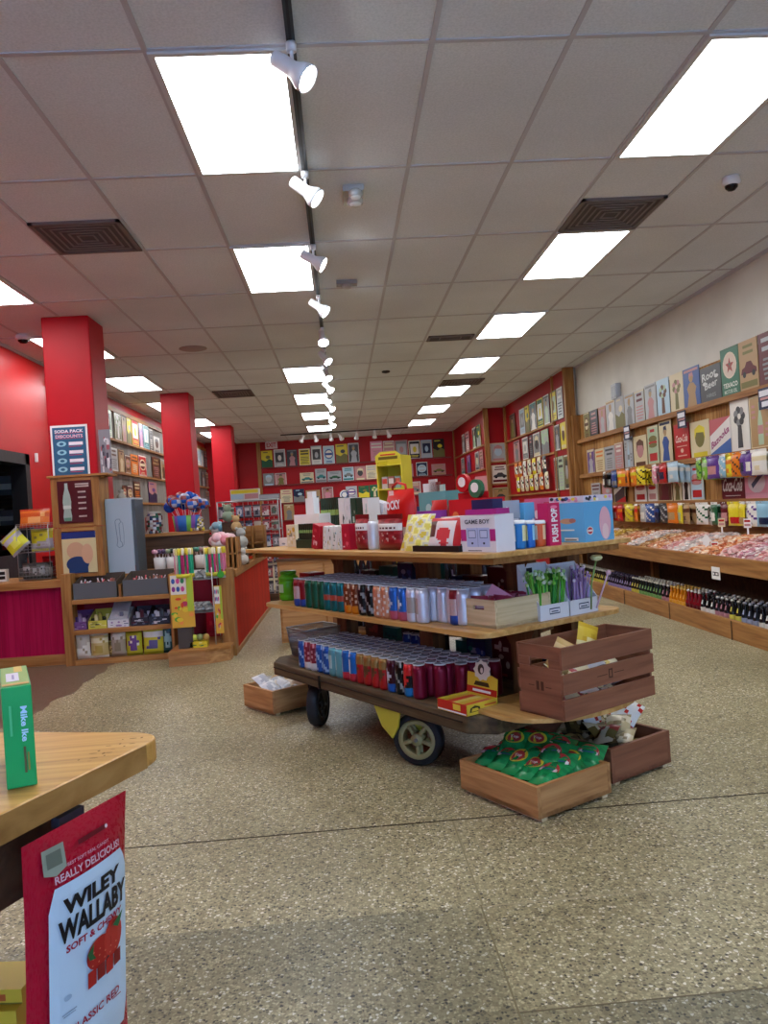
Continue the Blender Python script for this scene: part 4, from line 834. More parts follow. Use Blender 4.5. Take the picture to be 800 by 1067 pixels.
# ================================================================== CART
TH = math.radians(58.5)
CA = Vector((math.cos(TH), -math.sin(TH), 0)); CB = Vector((math.sin(TH), math.cos(TH), 0)); CR = -TH
def cw(a, b, z=0): return tuple(CA*a+CB*b+Vector((0, 0, z)))
def cz(x, y, z):
    P = atZ(x, y, z); return P.dot(CA), P.dot(CB)
def onB(xl, xr, yt, yb, b):          # px box -> (a centre, width, z0, z1) on the vertical plane B = b
    def q(x, y):
        d = ray(x, y); P = CAMP+d*((b-CAMP.dot(CB))/d.dot(CB)); return P.dot(CA), P.z
    ym = (yt+yb)/2; xm = (xl+xr)/2; a0 = q(xl, ym)[0]; a1 = q(xr, ym)[0]; return (a0+a1)/2, a1-a0, q(xm, yb)[1], q(xm, yt)[1]
def onA(xl, xr, yt, yb, a):
    def q(x, y):
        d = ray(x, y); P = CAMP+d*((a-CAMP.dot(CA))/d.dot(CA)); return P.dot(CB), P.z
    ym = (yt+yb)/2; xm = (xl+xr)/2; b0 = q(xl, ym)[0]; b1 = q(xr, ym)[0]; return (b0+b1)/2, b1-b0, q(xm, yb)[1], q(xm, yt)[1]
ZD, ZM, ZT = .335, .68, 1.0
cart = thing('display_cart', 'old dark wooden platform cart with two tiers of pine shelves, loaded with cans', 'cart', (0, 0, 0), CR)
m = MB(); m.prism([(-4.17, 2.02), (-2.44, 2.02), (-2.34, 2.1), (-2.34, 2.78), (-2.44, 2.84), (-4.25, 2.84), (-4.3, 2.78), (-4.3, 2.12)], ZD-.075, ZD, DECKW); m.build('deck', cart, bevel=.008)
m = MB(); m.box(-4.16, -2.46, 2.012, 2.019, ZD-.03, ZD-.026, col('#2a221b', .8)); m.box(-3.63, -3.62, 2.008, 2.019, ZD-.07, ZD-.002, col('#241c16', .8)); m.build('edge_seam', cart)
for b in (2.16, 2.7):
    m = MB(); m.box(-4.1, -2.5, b-.03, b+.03, ZD-.11, ZD-.076, DECKW); m.build('under_beam', cart)
m = MB()
def rounded(a0, a1, b0, b1, r, z0, z1, mat, mb, n=6, corners=(1, 1, 1, 1)):
    P = []
    for (cx, cy, t0, on) in [(a1-r, b0+r, -PI/2, corners[1]), (a1-r, b1-r, 0, corners[2]), (a0+r, b1-r, PI/2, corners[3]), (a0+r, b0+r, PI, corners[0])]:
        if on: P += [(cx+r*math.cos(t0+PI/2*i/n), cy+r*math.sin(t0+PI/2*i/n)) for i in range(n+1)]
        else: P.append((cx+(r if t0 in (-PI/2, 0) else -r), cy+(r if t0 in (0, PI/2) else -r)))
    mb.prism(P, z0, z1, mat); return mb
m = MB(); P = [(-2.5, 2.08)]+[(-2.28+.24*math.cos(t)*1.0, 2.43+.36*math.sin(t)) for t in [-PI/2+PI*i/12 for i in range(13)]]+[(-2.5, 2.8)]
m.prism(P, ZD+.001, ZD+.02, PLY); m.build('end_board', cart, bevel=.003)
m = MB(); rounded(-4.27, -2.30, 2.02, 2.88, .07, ZM-.022, ZM, PLY, m); m.build('middle_shelf', cart, bevel=.003)
m = MB(); rounded(-4.42, -2.2, 1.98, 2.86, .06, ZT-.02, ZT, PLY, m); m.build('top_shelf', cart, bevel=.003)
m = MB(); m.box(-4.3, -2.26, 2.06, 2.09, ZT-.05, ZT-.021, PINE); m.box(-4.3, -2.26, 2.78, 2.81, ZT-.05, ZT-.021, PINE); m.box(-2.29, -2.26, 2.09, 2.78, ZT-.05, ZT-.021, PINE); m.build('shelf_apron', cart)
for z0, z1 in ((ZD, ZM-.022), (ZM, ZT-.021)):
    for a in (-4.03, -3.2, -2.52):
        for b in (2.46, 2.74):
            m = MB(); m.box(a-.055, a+.055, b-.04, b+.04, z0+.001, z1-.0, POSTW); m.build('post', cart)
for a in (-4.03, -3.2, -2.52):
    for z in (ZT-.07, ZM-.075):
        m = MB(); m.prism([(a-.12, z+.05), (a+.12, z+.05), (a+.055, z-.05), (a-.055, z-.05)], 2.415, 2.42, POSTW, axis='y'); m.build('brace', cart)
def wheel(a, b, ang, yellow, fork=True):
    # axle along local direction ang (degrees in the cart frame)
    X = Matrix.Translation((a, b, .122)) @ Matrix.Rotation(math.radians(ang), 4, 'Z')
    m = MB(); m.X = X @ Matrix.Rotation(PI/2, 4, 'Y')      # wheel axis = local x
    m.lathe([(.092, -.03), (.115, -.032), (.122, -.02), (.122, .02), (.115, .032), (.092, .03), (.092, -.03)], RUBBER, 32); t = m.build('wheel', cart)
    hc = col('#98956a', .55) if yellow else col('#33302c', .5, .4)
    m = MB(); m.X = X @ Matrix.Rotation(PI/2, 4, 'Y')
    m.lathe([(.08, -.018), (.093, -.02), (.093, .02), (.08, .018), (.08, -.018)], hc, 28); m.lathe([(.0, -.035), (.028, -.035), (.03, 0), (.028, .035), (0, .035)], hc, 14)
    for k in range(5):
        c, s = math.cos(k*PI*.4), math.sin(k*PI*.4)
        for zz in (-.022, .022): m.tube([(c*.02, s*.02, zz), (c*.085, s*.085, zz*.8)], .01, hc, 6)
    m.lathe([(.07, -.026), (.094, -.03), (.094, .03), (.07, .026), (.07, -.026)], hc, 28)
    m.build('wheel_hub', t)
    m = MB(); m.X = X; FC = col('#b9b23a', .5) if yellow else col('#2b2927', .5, .4)
    for sx in ((1,) if yellow else (-1, 1)):
        m.prism([(-.05, .128), (.05, .128), (.014, -.02), (-.014, -.02)], sx*.036-.003, sx*.036+.003, FC, axis='x')
    m.box(-.05, .05, -.055, .055, .126, .132, FC); m.tube([(-.045, 0, 0), (.045, 0, 0)], .009, GREYM, 8); m.build('caster_fork', cart)
wheel(-2.92, 2.13, 120, True); wheel(-3.86, 2.13, 42, False); wheel(-2.75, 2.68, 20, False); wheel(-3.95, 2.68, 80, False)
m = MB(); m.prism([(-3.14, ZD-.08), (-2.93, ZD-.08), (-2.95, ZD-.15), (-3.0, ZD-.21), (-3.08, ZD-.17)], 2.035, 2.043, col('#b5b13c', .5), axis='y'); m.build('yellow_bracket', cart)

# ---- cans
CANS = {}
LIDR = col('#d4d7da', .3); LIDC = col('#8e9296', .35, .3)
def can(name, words, base, accent, foot=None, top=None, art='badge', h=.156, r=.0325):
    B, A = col(base, .3, .35), col(accent, .32, .2); F = col(foot, .3, .3) if foot else B; T = col(top, .3, .3) if top else B
    NS = 18
    def cf(i, k):
        d = (i-13.5+NS/2) % NS-NS/2      # segments away from the front of the can
        if k < 2: return F
        if k == 9: return T
        if foot and k < 4: return F
        if top and k > 7: return T
        if art == 'badge': return A if (d/2.6)**2+((k-6)/2.2)**2 < 1 else B
        if art == 'band': return A if k in (5, 6) else B
        if art == 'swirl': return A if (d*1.2+k) % 6 < 1.6 and abs(d) < 6 else B
        if art == 'name': return A if abs(d) < 1.6 and 3 < k < 9 else B
        if art == 'flecks': return A if (i*7+k*5) % 9 < 2 else B
        if art == 'split': return A if d < -.5 and k > 3 else B
        return B
    zs = [.014+(h-.044)*q/8 for q in range(9)]
    prof = [(r*.8, 0), (r*.97, .006)]+[(r, z) for z in zs]+[(r*.84, h-.006)]
    m = MB(); m.lathe(prof, None, NS, colf=cf); o = m.build('soda_can', loc=(0, 0, -60)); m = MB(); m.lathe([(r*.84, h-.006), (r*.9, h), (r*.8, h), (r*.76, h-.005), (0.0001, h-.005)], None, 12, colf=lambda i, k: LIDR if k < 2 else LIDC)
    m.box(-.004, .012, -.006, .006, h-.004, h-.002, GREYM); c = m.build('lid', o); KIDS[o.name] = [c]; CANS[name] = (o, words, h)
can('blue', 'blue can with pale badge and pink foot', '#2a62b4', '#c9d6e6', '#b8566c')
can('white', 'white can with small dark print', '#c9cad6', '#a39a94', art='name')
can('maroon', 'plain dark raspberry can', '#74102f', '#8a2040', art='none')
can('redtea', 'red can with brown picture', '#a51f22', '#5c3a24', art='badge', top='#8a6a3a')
can('teal', 'pale teal can with light panel', '#5f9aa4', '#a8c6c8', art='name')
can('bluewhite', 'blue and white can with red base', '#1e5fae', '#d0d8e2', '#b02a3c', art='split')
can('navyred', 'dark can with white panel and blue foot', '#3a1020', '#b9bcd0', '#1d4fa0')
can('blackred', 'black can with red top and blue foot', '#17161a', '#c0282a', '#1d72b8', '#c0282a')
can('green', 'dark green can with pale panel', '#175840', '#b5c7a8', art='split')
can('tealdark', 'teal can with red label band', '#14646a', '#a84a3a', art='band')
can('brown', 'brown can with orange fruit print', '#6e3417', '#c7ab92', '#c87a1c', art='flecks')
can('black', 'black can with grey print', '#16171a', '#8d8f90', art='swirl')
can('peach', 'peach and silver can', '#c48a6a', '#ded6cf', art='flecks')
can('redcan', 'dark red can with white print', '#7c1c22', '#c2a8a6', '#2a4a9a', art='name')
can('bluedeep', 'deep blue can with pale swirl', '#25509c', '#8fb0d8', art='swirl')
can('cherry', 'pink and maroon can with white foot', '#7f2a3c', '#c48a96', '#cfd2da', art='flecks')
def cans_row(lev, zz, rowsb, seq, a0, a1, who, skip=lambda a, r: False, jit=.003, front=None):
    n = int(round((a1-a0)/.0672)); rnd = random.Random(lev)
    for r in range(rowsb):
        for k in range(n):
            a = a0+(k+.5)*.0672; 
            if skip(a, r): continue
            kn = seq(a, r); o, words, h = CANS[kn]
            lab = '%s, %s row on the %s' % (words, 'front' if r == 0 else ORD[r], who); g = '%s cans, %s row, %s' % (kn, ORD[r], who)
            bb = (front(a) if front else 2.075)+r*.0672
            dup(o, cw(a+rnd.uniform(-jit, jit)*.3, bb, zz+.0005), rnd.uniform(0, 6.28) if r else CR+rnd.uniform(-.9, .3), lab, 'can', g)
def seqD(a, r):
    if r == 0:
        for lim, kn in [(-3.84, 'bluedeep'), (-3.7, 'cherry'), (-3.58, 'bluedeep'), (-3.42, 'teal'), (-3.32, 'bluewhite'), (-3.06, 'redtea'), (-2.98, 'navyred'), (-2.93, 'black'), (-2.85, 'blackred'), (-2.76, 'maroon'), (-2.6, 'maroon')]:
            if a < lim: return kn
        return 'redcan'
    if a < -3.5: return 'bluedeep'
    if a < -3.3: return 'teal' if r < 2 else 'bluewhite'
    if a < -3.05: return 'redtea'
    return 'navyred' if a < -2.9 else 'maroon'
cans_row(1, ZD, 5, seqD, -3.92, -2.48, 'lower deck', lambda a, r: (a > -2.76+.06*r) or (r == 4 and a > -2.6))
def seqM(a, r):
    for lim, kn in [(-3.78, 'redcan'), (-3.72, 'green'), (-3.62, 'green'), (-3.5, 'tealdark'), (-3.42, 'tealdark'), (-3.26, 'brown'), (-3.13, 'black'), (-2.98, 'peach'), (-2.87, 'blue'), (-2.4, 'white')]:
        if a < lim: return kn
    return 'white'
def frontM(a): return 2.08
cans_row(2, ZM, 5, seqM, -3.93, -2.55, 'middle shelf', lambda a, r: (a > -2.74 and r == 0) or (-4.03-.1 < a < -4.03+.1 and r > 3) or (abs(a+3.2) < .095 and r > 3) or (a > -2.62 and r > 3))
# a separate maroon can and a red one at the deck front
for (x, y, kn, w_) in [(463, 726, 'maroon', 'single dark raspberry can standing forward beside the yellow candy box'), (478, 724, 'redcan', 'short red can between raspberry can and yellow candy box')]:
    a, b = cz(x, y, ZD); dup(CANS[kn][0], cw(a+.005, b+.02, ZD+.0005), CR, w_, 'can')
a, b = cz(474, 646, ZM); dup(CANS['redcan'][0], cw(-2.585, 2.13, ZM+.0005), CR, 'dark red can squeezed between white cans and pale crate', 'can')
# blue tall bottles behind on the lower deck
for k in range(3):
    dup(CANS['bluedeep'][0], cw(-3.55+k*.07, 2.56, ZD+.0005), CR, 'deep blue can standing alone behind the deck rows', 'can', 'loose blue cans behind the deck rows')
for v in CANS.values():
    for c in KIDS[v[0].name]: bpy.data.objects.remove(c)
    bpy.data.objects.remove(v[0])
KIDS.clear()
# green jar and red carton at the shelf end
a, b = cz(291, 626, ZM); t = thing('plastic_jar', 'bright green round plastic jar at the far end of middle shelf', 'jar', cw(a+.02, b+.06, ZM+.0005), CR)
m = MB(); G = col('#54a81c', .25)
m.lathe([(.05, 0), (.06, .008), (.06, .03), (.056, .035), (.06, .04), (.06, .11), (.055, .12), (.06, .125), (.058, .14), (.045, .15), (.045, .155)], G, 18); m.build('jar_body', t)
m = MB(); m.lathe([(.048, .154), (.05, .156), (.05, .172), (.046, .176)], col('#4a9418', .3), 18); m.build('lid', t)
m = MB(); m.F = (Vector((0, 0, 0)), Vector((1, 0, 0)), Vector((0, 0, 1)), Vector((0, -1, 0))); m.L = 0; m.warp = lambda x, y: math.sqrt(max(0, .0605**2-x*x)); m.poly([(-.03+.01*i, .05) for i in range(7)]+[(.03-.01*i, .1) for i in range(7)], col('#a9c9a0', .4)); m.build('label', t)
m = MB(); m.box(-.06, .06, -.05, .05, 0, .17, col('#8e1b26', .4)); m.frame((0, -.05, 0)); m.rect(-.05, .03, .05, .08, pc('white')); m.rect(-.05, .1, .05, .15, pc('rose')); tag(m.build('soda_carton', loc=cw(-4.0, 2.22, ZM+.0005), rz=CR), 'dark red carton between the green jar and the cans', 'carton')

# ---- generic boxed products of the cart
def product(kind, label, cat, a, b, z, w, d, h, rz, body, art=None, tilt=0, slots=None):
    """carton w x d x h, base centre at (a,b) front edge, front art(mb, w, h)"""
    t = thing(kind, label, cat, cw(a, b, z+.0006), rz)
    m = MB()
    X = Matrix.Rotation(tilt, 4, 'X'); m.X = X
    m.box(-w/2, w/2, 0, d, 0, h, col(body, .4)); m.build('carton', t)
    if art:
        m = MB(); m.X = X; m.frame((0, 0, 0)); art(m, w, h); m.build('printed_front', t)
    return t
def front(xl, xr, yt, b, z=ZT, yb=None):
    a, w, z0, z1 = onB(xl, xr, yt, yb or (yt+30), b); return a, w, z1-z
def artmix(cols, seed, n=14):
    def f(mb, w, h):
        r = random.Random(seed); cs = [col(c, .35) for c in cols]
        for k in range(n):
            x = r.uniform(-.42, .3)*w; y = r.uniform(.05, .75)*h; 
            if r.random() < .5: mb.ell(x+.06*w, y+.08*h, r.uniform(.05, .16)*w, r.uniform(.04, .12)*h, r.choice(cs), n=12)
            else: mb.rect(x, y, min(w*.48, x+r.uniform(.08, .4)*w), min(h*.97, y+r.uniform(.04, .14)*h), r.choice(cs))
    return f
def stickbox(label, xl, xr, yt, b, body, stick, rz=CR, z=ZT, hb=None, tip=None):
    a, w, h = front(xl, xr, yt, b); h = hb or h; t = thing('stick_candy_box', label, 'candy box', cw(a, b, z+.0006), rz)
    m = MB(); B = col(body, .4); m.box(-w/2, w/2, 0, .012, 0, h*.35, B); m.box(-w/2, w/2, .1, .11, 0, h*.5, B); m.box(-w/2, -w/2+.006, .012, .1, 0, h*.4, B); m.box(w/2-.006, w/2, .012, .1, 0, h*.4, B); m.box(-w/2, w/2, .012, .1, 0, .006, B); m.build('tray', t)
    n = max(4, int(w/.022)); S = col(stick, .35); T = col(tip or '#c8d0b8', .4)
    for k in range(n):
        for r in range(2):
            m = MB(); x = -w/2+(k+.5)*w/n; m.box(x-w/n*.36, x+w/n*.36, .02+r*.04, .034+r*.04, .006, h, S); m.box(x-w/n*.36, x+w/n*.36, .019+r*.04, .035+r*.04, h*.62, h*.74, T); m.build('candy_pack', t)
    return t
ZT0 = ZT
a, w, h = front(299, 308, 547, 2.2); product('candy_carton', 'narrow white and yellow carton at the far end of top shelf', 'carton', a, 2.2, ZT, w, .12, h, CR, '#d8d2b8', artmix(['#c9a83a', '#e8e4d8', '#8a8a80'], 1))
a, w, h = front(284, 299, 562, 2.2); product('candy_packet', 'white low packet lying at the far tip of top shelf', 'packet', a, 2.25, ZT, w, .15, .05, CR, '#dcdcdc', artmix(['#b0b4bc', '#7d8794'], 2, 5))
stickbox('dark green stick candy box at the front of the top shelf', 308, 330, 546, 2.12, '#1d3a26', '#1e2f22', tip='#7da862')
stickbox('second dark green stick candy box stacked upright behind', 331, 349, 519, 2.42, '#1d3a26', '#203526', tip='#8fae5c')
def cherries(mb, w, h):
    for x in (-.3, .3): mb.ell(w*x, h*.35, w*.1, h*.12, pc('red')); mb.rect(w*x-w*.08, h*.05, w*x+w*.08, h*.15, pc('green'))
    mb.text('', 0, 0, .01, WHITE) if False else None
a, w, h = front(307, 333, 536, 2.36); t = product('candy_carton', 'white carton with two red dots and raised tower card', 'carton', a, 2.36, ZT, w, .12, h, CR, '#e2e0dc', cherries)
m = MB(); m.box(-w*.16, w*.16, .03, .07, h, h+.1, WHITE); m.box(-w*.1, w*.1, .035, .065, h+.1, h+.14, WHITE); m.build('header_card', t)
a, w, h = front(324, 337, 546, 2.1); t = product('candy_carton', 'red carton leaning beside the dark green stick box', 'carton', a, 2.08, ZT, .07, .1, h, CR, '#a3182c', artmix(['#c23a48', '#e0b8bc'], 4, 6)); t.rotation_euler = (0, .25, CR)
a, w, h = front(337, 357, 546, 2.08)
for k in range(4):
    t = product('candy_packet', 'white slim packet leaning in the middle of top shelf, %s of four' % ORD[k], 'packet', a-w/2+(k+.5)*w/4, 2.07, ZT, w/4*.8, .06, h*.92, CR, '#d9dcd6', artmix(['#b5b070', '#7e9aa0', '#5c6c58'], 7+k, 6)); t.rotation_euler = (0, .14, CR); t['group'] = 'white slim packets on the top shelf'
a, w, h = front(358, 366, 546, 2.08); product('candy_carton', 'red upright carton after the slim white packets', 'carton', a, 2.07, ZT, w, .1, h, CR, '#b01c34', artmix(['#d85a6c', '#e8c8cc'], 12, 5))
a, w, h = front(366, 370, 548, 2.1); product('candy_carton', 'tan cardboard carton side by the red carton', 'carton', a+.01, 2.13, ZT, .05, .08, h, CR, '#8d7152')
for k in range(5):
    a, w, h = front(353+k*6.3, 358.5+k*6.3, 519, 2.4); product('candy_packet', '%s tall packet in the back row behind slim packets, %s of five' % (['white', 'white', 'dark green', 'dark green', 'white'][k], ORD[k]), 'packet', a, 2.4, ZT, w, .08, h, CR, ['#dededa', '#d6d8d6', '#234a38', '#1c3b2e', '#dcdcdc'][k], artmix([['#38403c', '#b5bfb8'], ['#2c3430', '#c0c8c4'], ['#a8c0b0', '#12281c'], ['#88a890', '#0e2018'], ['#9cc0b8', '#c8d0d0']][k], 20+k, 4))['group'] = 'tall packets in the back row'
a, w, h = front(383, 395, 520, 2.46); t = product('candy_packet', 'shiny white packet leaning against the red bag', 'packet', a-.06, 2.5, ZT, w, .06, h*.95, CR, '#d8d8de', artmix(['#b4b8d0', '#ececf0'], 31, 5)); t.rotation_euler = (0, .2, CR)
def winebag(xl, xr, label, seed, body='#7c1a1e'):
    a, w, h = front(xl, xr, 540, 2.08); t = thing('candy_bag', label, 'candy bag', cw(a, 2.09, ZT+.0006), CR)
    r = random.Random(seed); D = [col(c, .3) for c in (body, '#4c1414', '#b5a096', '#962a2e')]; W = col('#d6d4ce', .35)
    m = MB(); pouch(m, w, h, .06, D[0], None, lambda i, j: (D[1] if j == 12 and i % 3 and 2 < i < 17 else W) if j in (11, 12, 13, 14) else (D[2] if (math.sin(i*1.3)+math.sin(j*1.7+i)) > 1.3 and 3 < j < 10 else D[(i//4+j//3) % 2 * 3 if j > 3 else 0]), 20, 18); m.build('bag_body', t)
    m = MB(); m.box(-w/2, w/2, -.004, .004, h-.006, h+.018, col('#701518', .4)); m.build('header_strip', t); return t
winebag(370, 383, 'maroon bag with white band, first beside the tan carton', 41); t = winebag(393, 418, 'wide maroon bag with white lettering band beside yellow pouch', 42)
m = MB(); m.warp = lambda x, y: .0325; m.frame((0, 0, 0)); 
a, w, h = front(385, 393, 543, 2.1); m = MB(); m.lathe([(.026, 0), (.028, .01), (.028, h-.02), (.02, h)], col('#c9ccd2', .3, .2), 14); tag(m.build('candy_tube', loc=cw(a, 2.1, ZT+.0006)), 'white silver tube standing between the two maroon bags', 'tube')
# the red pocky bag
a, w, h = front(396, 424, 503, 2.26); w = .225
t = thing('gift_bag', 'bright red handled bag with white POCKY lettering on top shelf', 'bag', cw(a+.05, 2.27, ZT+.0006), CR)
RP = col('#c81a14', .35); h = .285
m = MB(); pouch(m, w, h, .11, RP, None, lambda i, j: col('#a81410', .35) if j < 2 and i % 3 == 0 else RP, 8, 8); m.build('bag_body', t)
m = MB(); m.warp = lambda x, y: .057; m.frame((0, 0, 0)); m.text('POCKY', 0, h*.73, h*.16, WHITE, w*.62, rot=.06, bold=.04); m.rect(-w*.08, h*.9, w*.1, h*.98, col('#e4c8c4', .4)); m.build('lettering', t)
m = MB(); m.tube([(-w*.3, 0, h-.02), (-w*.28, 0, h+.02), (-.02, 0, h+.035), (w*.2, 0, h+.02), (w*.22, 0, h-.02)], .007, RP); m.build('handle', t)
m = MB(); pouch(m, .12, .22, .08, col('#b31512', .35), None, None, 6, 6); tag(m.build('candy_bag', loc=cw(a+.19, 2.4, ZT+.0006), rz=CR), 'plain red bag tucked behind the POCKY bag', 'candy bag')
m = MB(); m.box(-.1, .1, 0, .1, 0, .1, col('#8a1f1c', .4)); m.frame((0, 0, 0)); m.rect(-.1, .06, .1, .1, col('#c8b8b0', .4)); tag(m.build('candy_carton', loc=cw(-2.98, 2.19, ZT+.0006), rz=CR), 'low dark red carton in front of the POCKY bag', 'carton')
# yellow pouch
a, w, h = front(417, 451, 541, 2.08); t = thing('candy_pouch', 'pale yellow candy pouch leaning at the front of top shelf', 'candy bag', cw(a-.0, 2.06, ZT+.0006), CR)
rY = random.Random(5); YY = [col(c, .3) for c in ('#d8cf5a', '#e6e2a0', '#c9c8b8', '#cdb93a')]
m = MB(); m.X = Matrix.Rotation(-.35, 4, 'X'); pouch(m, w*.85, .17, .03, YY[0], None, lambda i, j: YY[int((math.sin(i*.8+j*.45)+math.sin(j*.9-i*.35)+2)*.99) % 4], 18, 18); m.build('pouch_body', t)
# black-framed tray with red-white pouch
a, w, h = front(431, 479, 545, 2.04); t = thing('display_tray', 'black low tray holding a red and white candy pouch', 'tray', cw(a, 2.03, ZT+.0006), CR)
m = MB(); m.box(-w/2, w/2, 0, .012, 0, .025, BLACK); m.box(-w/2, w/2, .1, .112, 0, .025, BLACK); m.box(-w/2, -w/2+.01, .012, .1, 0, .025, BLACK); m.box(w/2-.01, w/2, .012, .1, 0, .025, BLACK); m.box(-w/2, w/2, .012, .1, 0, .004, BLACK); m.build('tray', t)
t = thing('candy_pouch', 'red and white candy pouch with red corner standing in black tray', 'candy bag', cw(a+.01, 2.065, ZT+.006), CR)
rR = random.Random(9); RR_ = [col(c, .3) for c in ('#c83a3e', '#dcd0cc', '#d8d4d2', '#b82a30', '#5c3a34')]
m = MB(); m.X = Matrix.Rotation(-.3, 4, 'X'); pouch(m, w*.72, .14, .03, RR_[0], None, lambda i, j: RR_[3] if i > 13 or j > 15 else (RR_[4] if i < 4 and j > 6 else (RR_[0] if (i-8)**2+(j-8)**2 < 16 or (i-9)**2+(j-3)**2 < 5 else RR_[1+(i+j)//3 % 2])), 17, 18); m.build('pouch_body', t)
# purple box
a, w, h = front(423, 452, 521, 2.3); product('candy_box', 'purple pink and blue picture box above the yellow pouch', 'candy box', a, 2.3, ZT, w, .08, .12+.05, CR, '#8a3f9c', artmix(['#c84f9c', '#4f6fb8', '#d8b8dc', '#e07aa8', '#5a3f8c'], 51, 18))
# teal box
a, w, h = front(436, 464, 503, 2.45); t = product('display_box', 'teal and grey display box behind the purple box', 'candy box', a, 2.45, ZT, w, .12, h*.85, CR, '#5f9a98', artmix(['#a8d0cc', '#7fb8b8', '#b8c8b8', '#4f8a8a'], 52, 10))
m = MB()
for k, (x, z, r, c) in enumerate([(-.04, .0, .04, '#d8d8d4'), (.02, .01, .035, '#7c3a34'), (.06, .0, .03, '#a8c0b0'), (-.0, .03, .03, '#c8c4bc')]): m.box(x-r, x+r, .01, .02, h*.85-.001, h*.85+r*1.1+z, col(c, .4))
m.build('cut_out_header', t)
# red display with rounds
a, w, h = front(468, 503, 520, 2.36); t = product('display_box', 'red sour candies display box with red and green domed header', 'candy box', a, 2.36, ZT, w, .14, h, CR, '#b81c22', None)
m = MB(); m.frame((0, 0, 0)); m.text('SOUR CANDIES', 0, h*.2, h*.16, WHITE, w*.8, bold=.04); m.ell(-w*.3, h*.62, w*.1, h*.12, col('#d8703a', .4)); m.rect(-w*.45, h*.4, -w*.15, h*.48, col('#e0a84a', .4)); m.ell(w*.1, h*.6, w*.1, h*.1, col('#d8a88c', .4)); m.ell(w*.3, h*.65, w*.1, h*.1, col('#d8a88c', .4)); m.build('printed_front', t)
m = MB()
def disk(m, x, z, r, th, c): m.prism([(x+r*math.cos(2*PI*i/20), z+r*.95*math.sin(2*PI*i/20)) for i in range(20)], .05-th, .05, col(c, .4), axis='y')
m.box(-w*.44, w*.44, .05, .056, h, h+.03, col('#a8181e', .4)); m.box(w*.1, w*.42, .051, .055, h+.03, h+.1, col('#d89088', .4)); disk(m, -w*.2, h+.075, .045, .02, '#b4181e'); disk(m, -w*.2, h+.08, .024, .024, '#e4dcd4'); disk(m, w*.17, h+.045, .045, .02, '#2e6a4a'); disk(m, w*.17, h+.05, .024, .024, '#e4dcd4'); m.build('domed_header', t)
# game boy box
a, w, h = front(482, 518, 537, 2.06); w = min(w, .22)
def gb(mb, w, h):
    mb.rect(-w*.5, h*.3, -w*.34, h*.62, col('#b0307a', .4)); mb.rect(w*.34, h*.3, w*.5, h*.62, col('#b0307a', .4)); mb.rect(-w*.33, h*.14, w*.33, h*.66, col('#a9b8dc', .4))
    for x in (-.17, .17): mb.rect(w*(x-.11), h*.38, w*(x+.11), h*.6, col('#5a6488', .4)); mb.rect(w*(x-.095), h*.4, w*(x+.095), h*.58, col('#b8c4e0', .4)); mb.ell(w*x, h*.24, w*.03, h*.03, col('#22263a', .4))
    mb.rect(-w*.004, h*.14, w*.004, h*.66, col('#5a6488', .4)); mb.text('GAME BOY', 0, h*.83, h*.12, col('#3a3a44', .4), w*.72, bold=.02); mb.rect(-w*.3, h*.03, w*.1, h*.05, col('#4a4a50', .4))
product('candy_box', 'white candy box printed GAME BOY near the corner of top shelf', 'candy box', a, 2.05, ZT, w, .1, h, CR, '#d8d6da', gb)
m = MB(); m.box(-w*.45, w*.45, .02, .09, 0, .022, col('#a02a78', .4)); m.box(-w*.3, w*.3, .03, .085, .022, .06, col('#232650', .4)); tag(m.build('candy_tin', loc=cw(a, 2.05, ZT+h+.002), rz=CR), 'navy and purple packet lying on the GAME BOY box', 'packet')
a, w, h = front(447, 483, 532, 2.3)
for k in range(4):
    m = MB(); m.box(-.06, .06, 0, .1, 0, .12+.02*(k % 2), col(['#dcdad8', '#e2dfdf', '#d4d6dc', '#dedcd6'][k], .4)); m.frame((0, 0, 0)); artmix([['#b83a44', '#d8c8c8'], ['#c8c8d0', '#a03040'], ['#7f8fa8', '#c84a4a'], ['#b0b0b8', '#c84a5a']][k], 60+k, 6)(m, .12, .12)
    tag(m.build('candy_carton', loc=cw(-2.86+k*.13, 2.24, ZT+.0006), rz=CR), 'white carton in the second row of top shelf, %s from the POCKY bag' % ORD[k], 'carton', 'white cartons in the second row')
r5 = random.Random(55)
for k in range(16):
    aa = -4.25+k*.125; nm, c1, cs = r5.choice([('pink', '#c8648c', ['#e8d0d8', '#8a3a6a']), ('white', '#d8d6d2', ['#b83a3a', '#8a94a8']), ('yellow', '#d0bc3a', ['#e8e0b0', '#b8542c']), ('teal', '#4f9a98', ['#c8dcd8', '#2a5a6a']), ('red', '#b01c24', ['#e8d4d0', '#d8a03a']), ('navy', '#2a3a6c', ['#8fb0d8', '#d8d8e0'])])
    if -3.3 < aa < -3.0: continue
    hh = r5.uniform(.12, .2); t = product('candy_carton', '%s carton in the rear row of top shelf, %s along' % (nm, ORD[k]), 'carton', aa, 2.66, ZT, .1, .1, hh, CR, c1, artmix(cs, 400+k, 9)); t['group'] = 'cartons in the rear row of the top shelf'
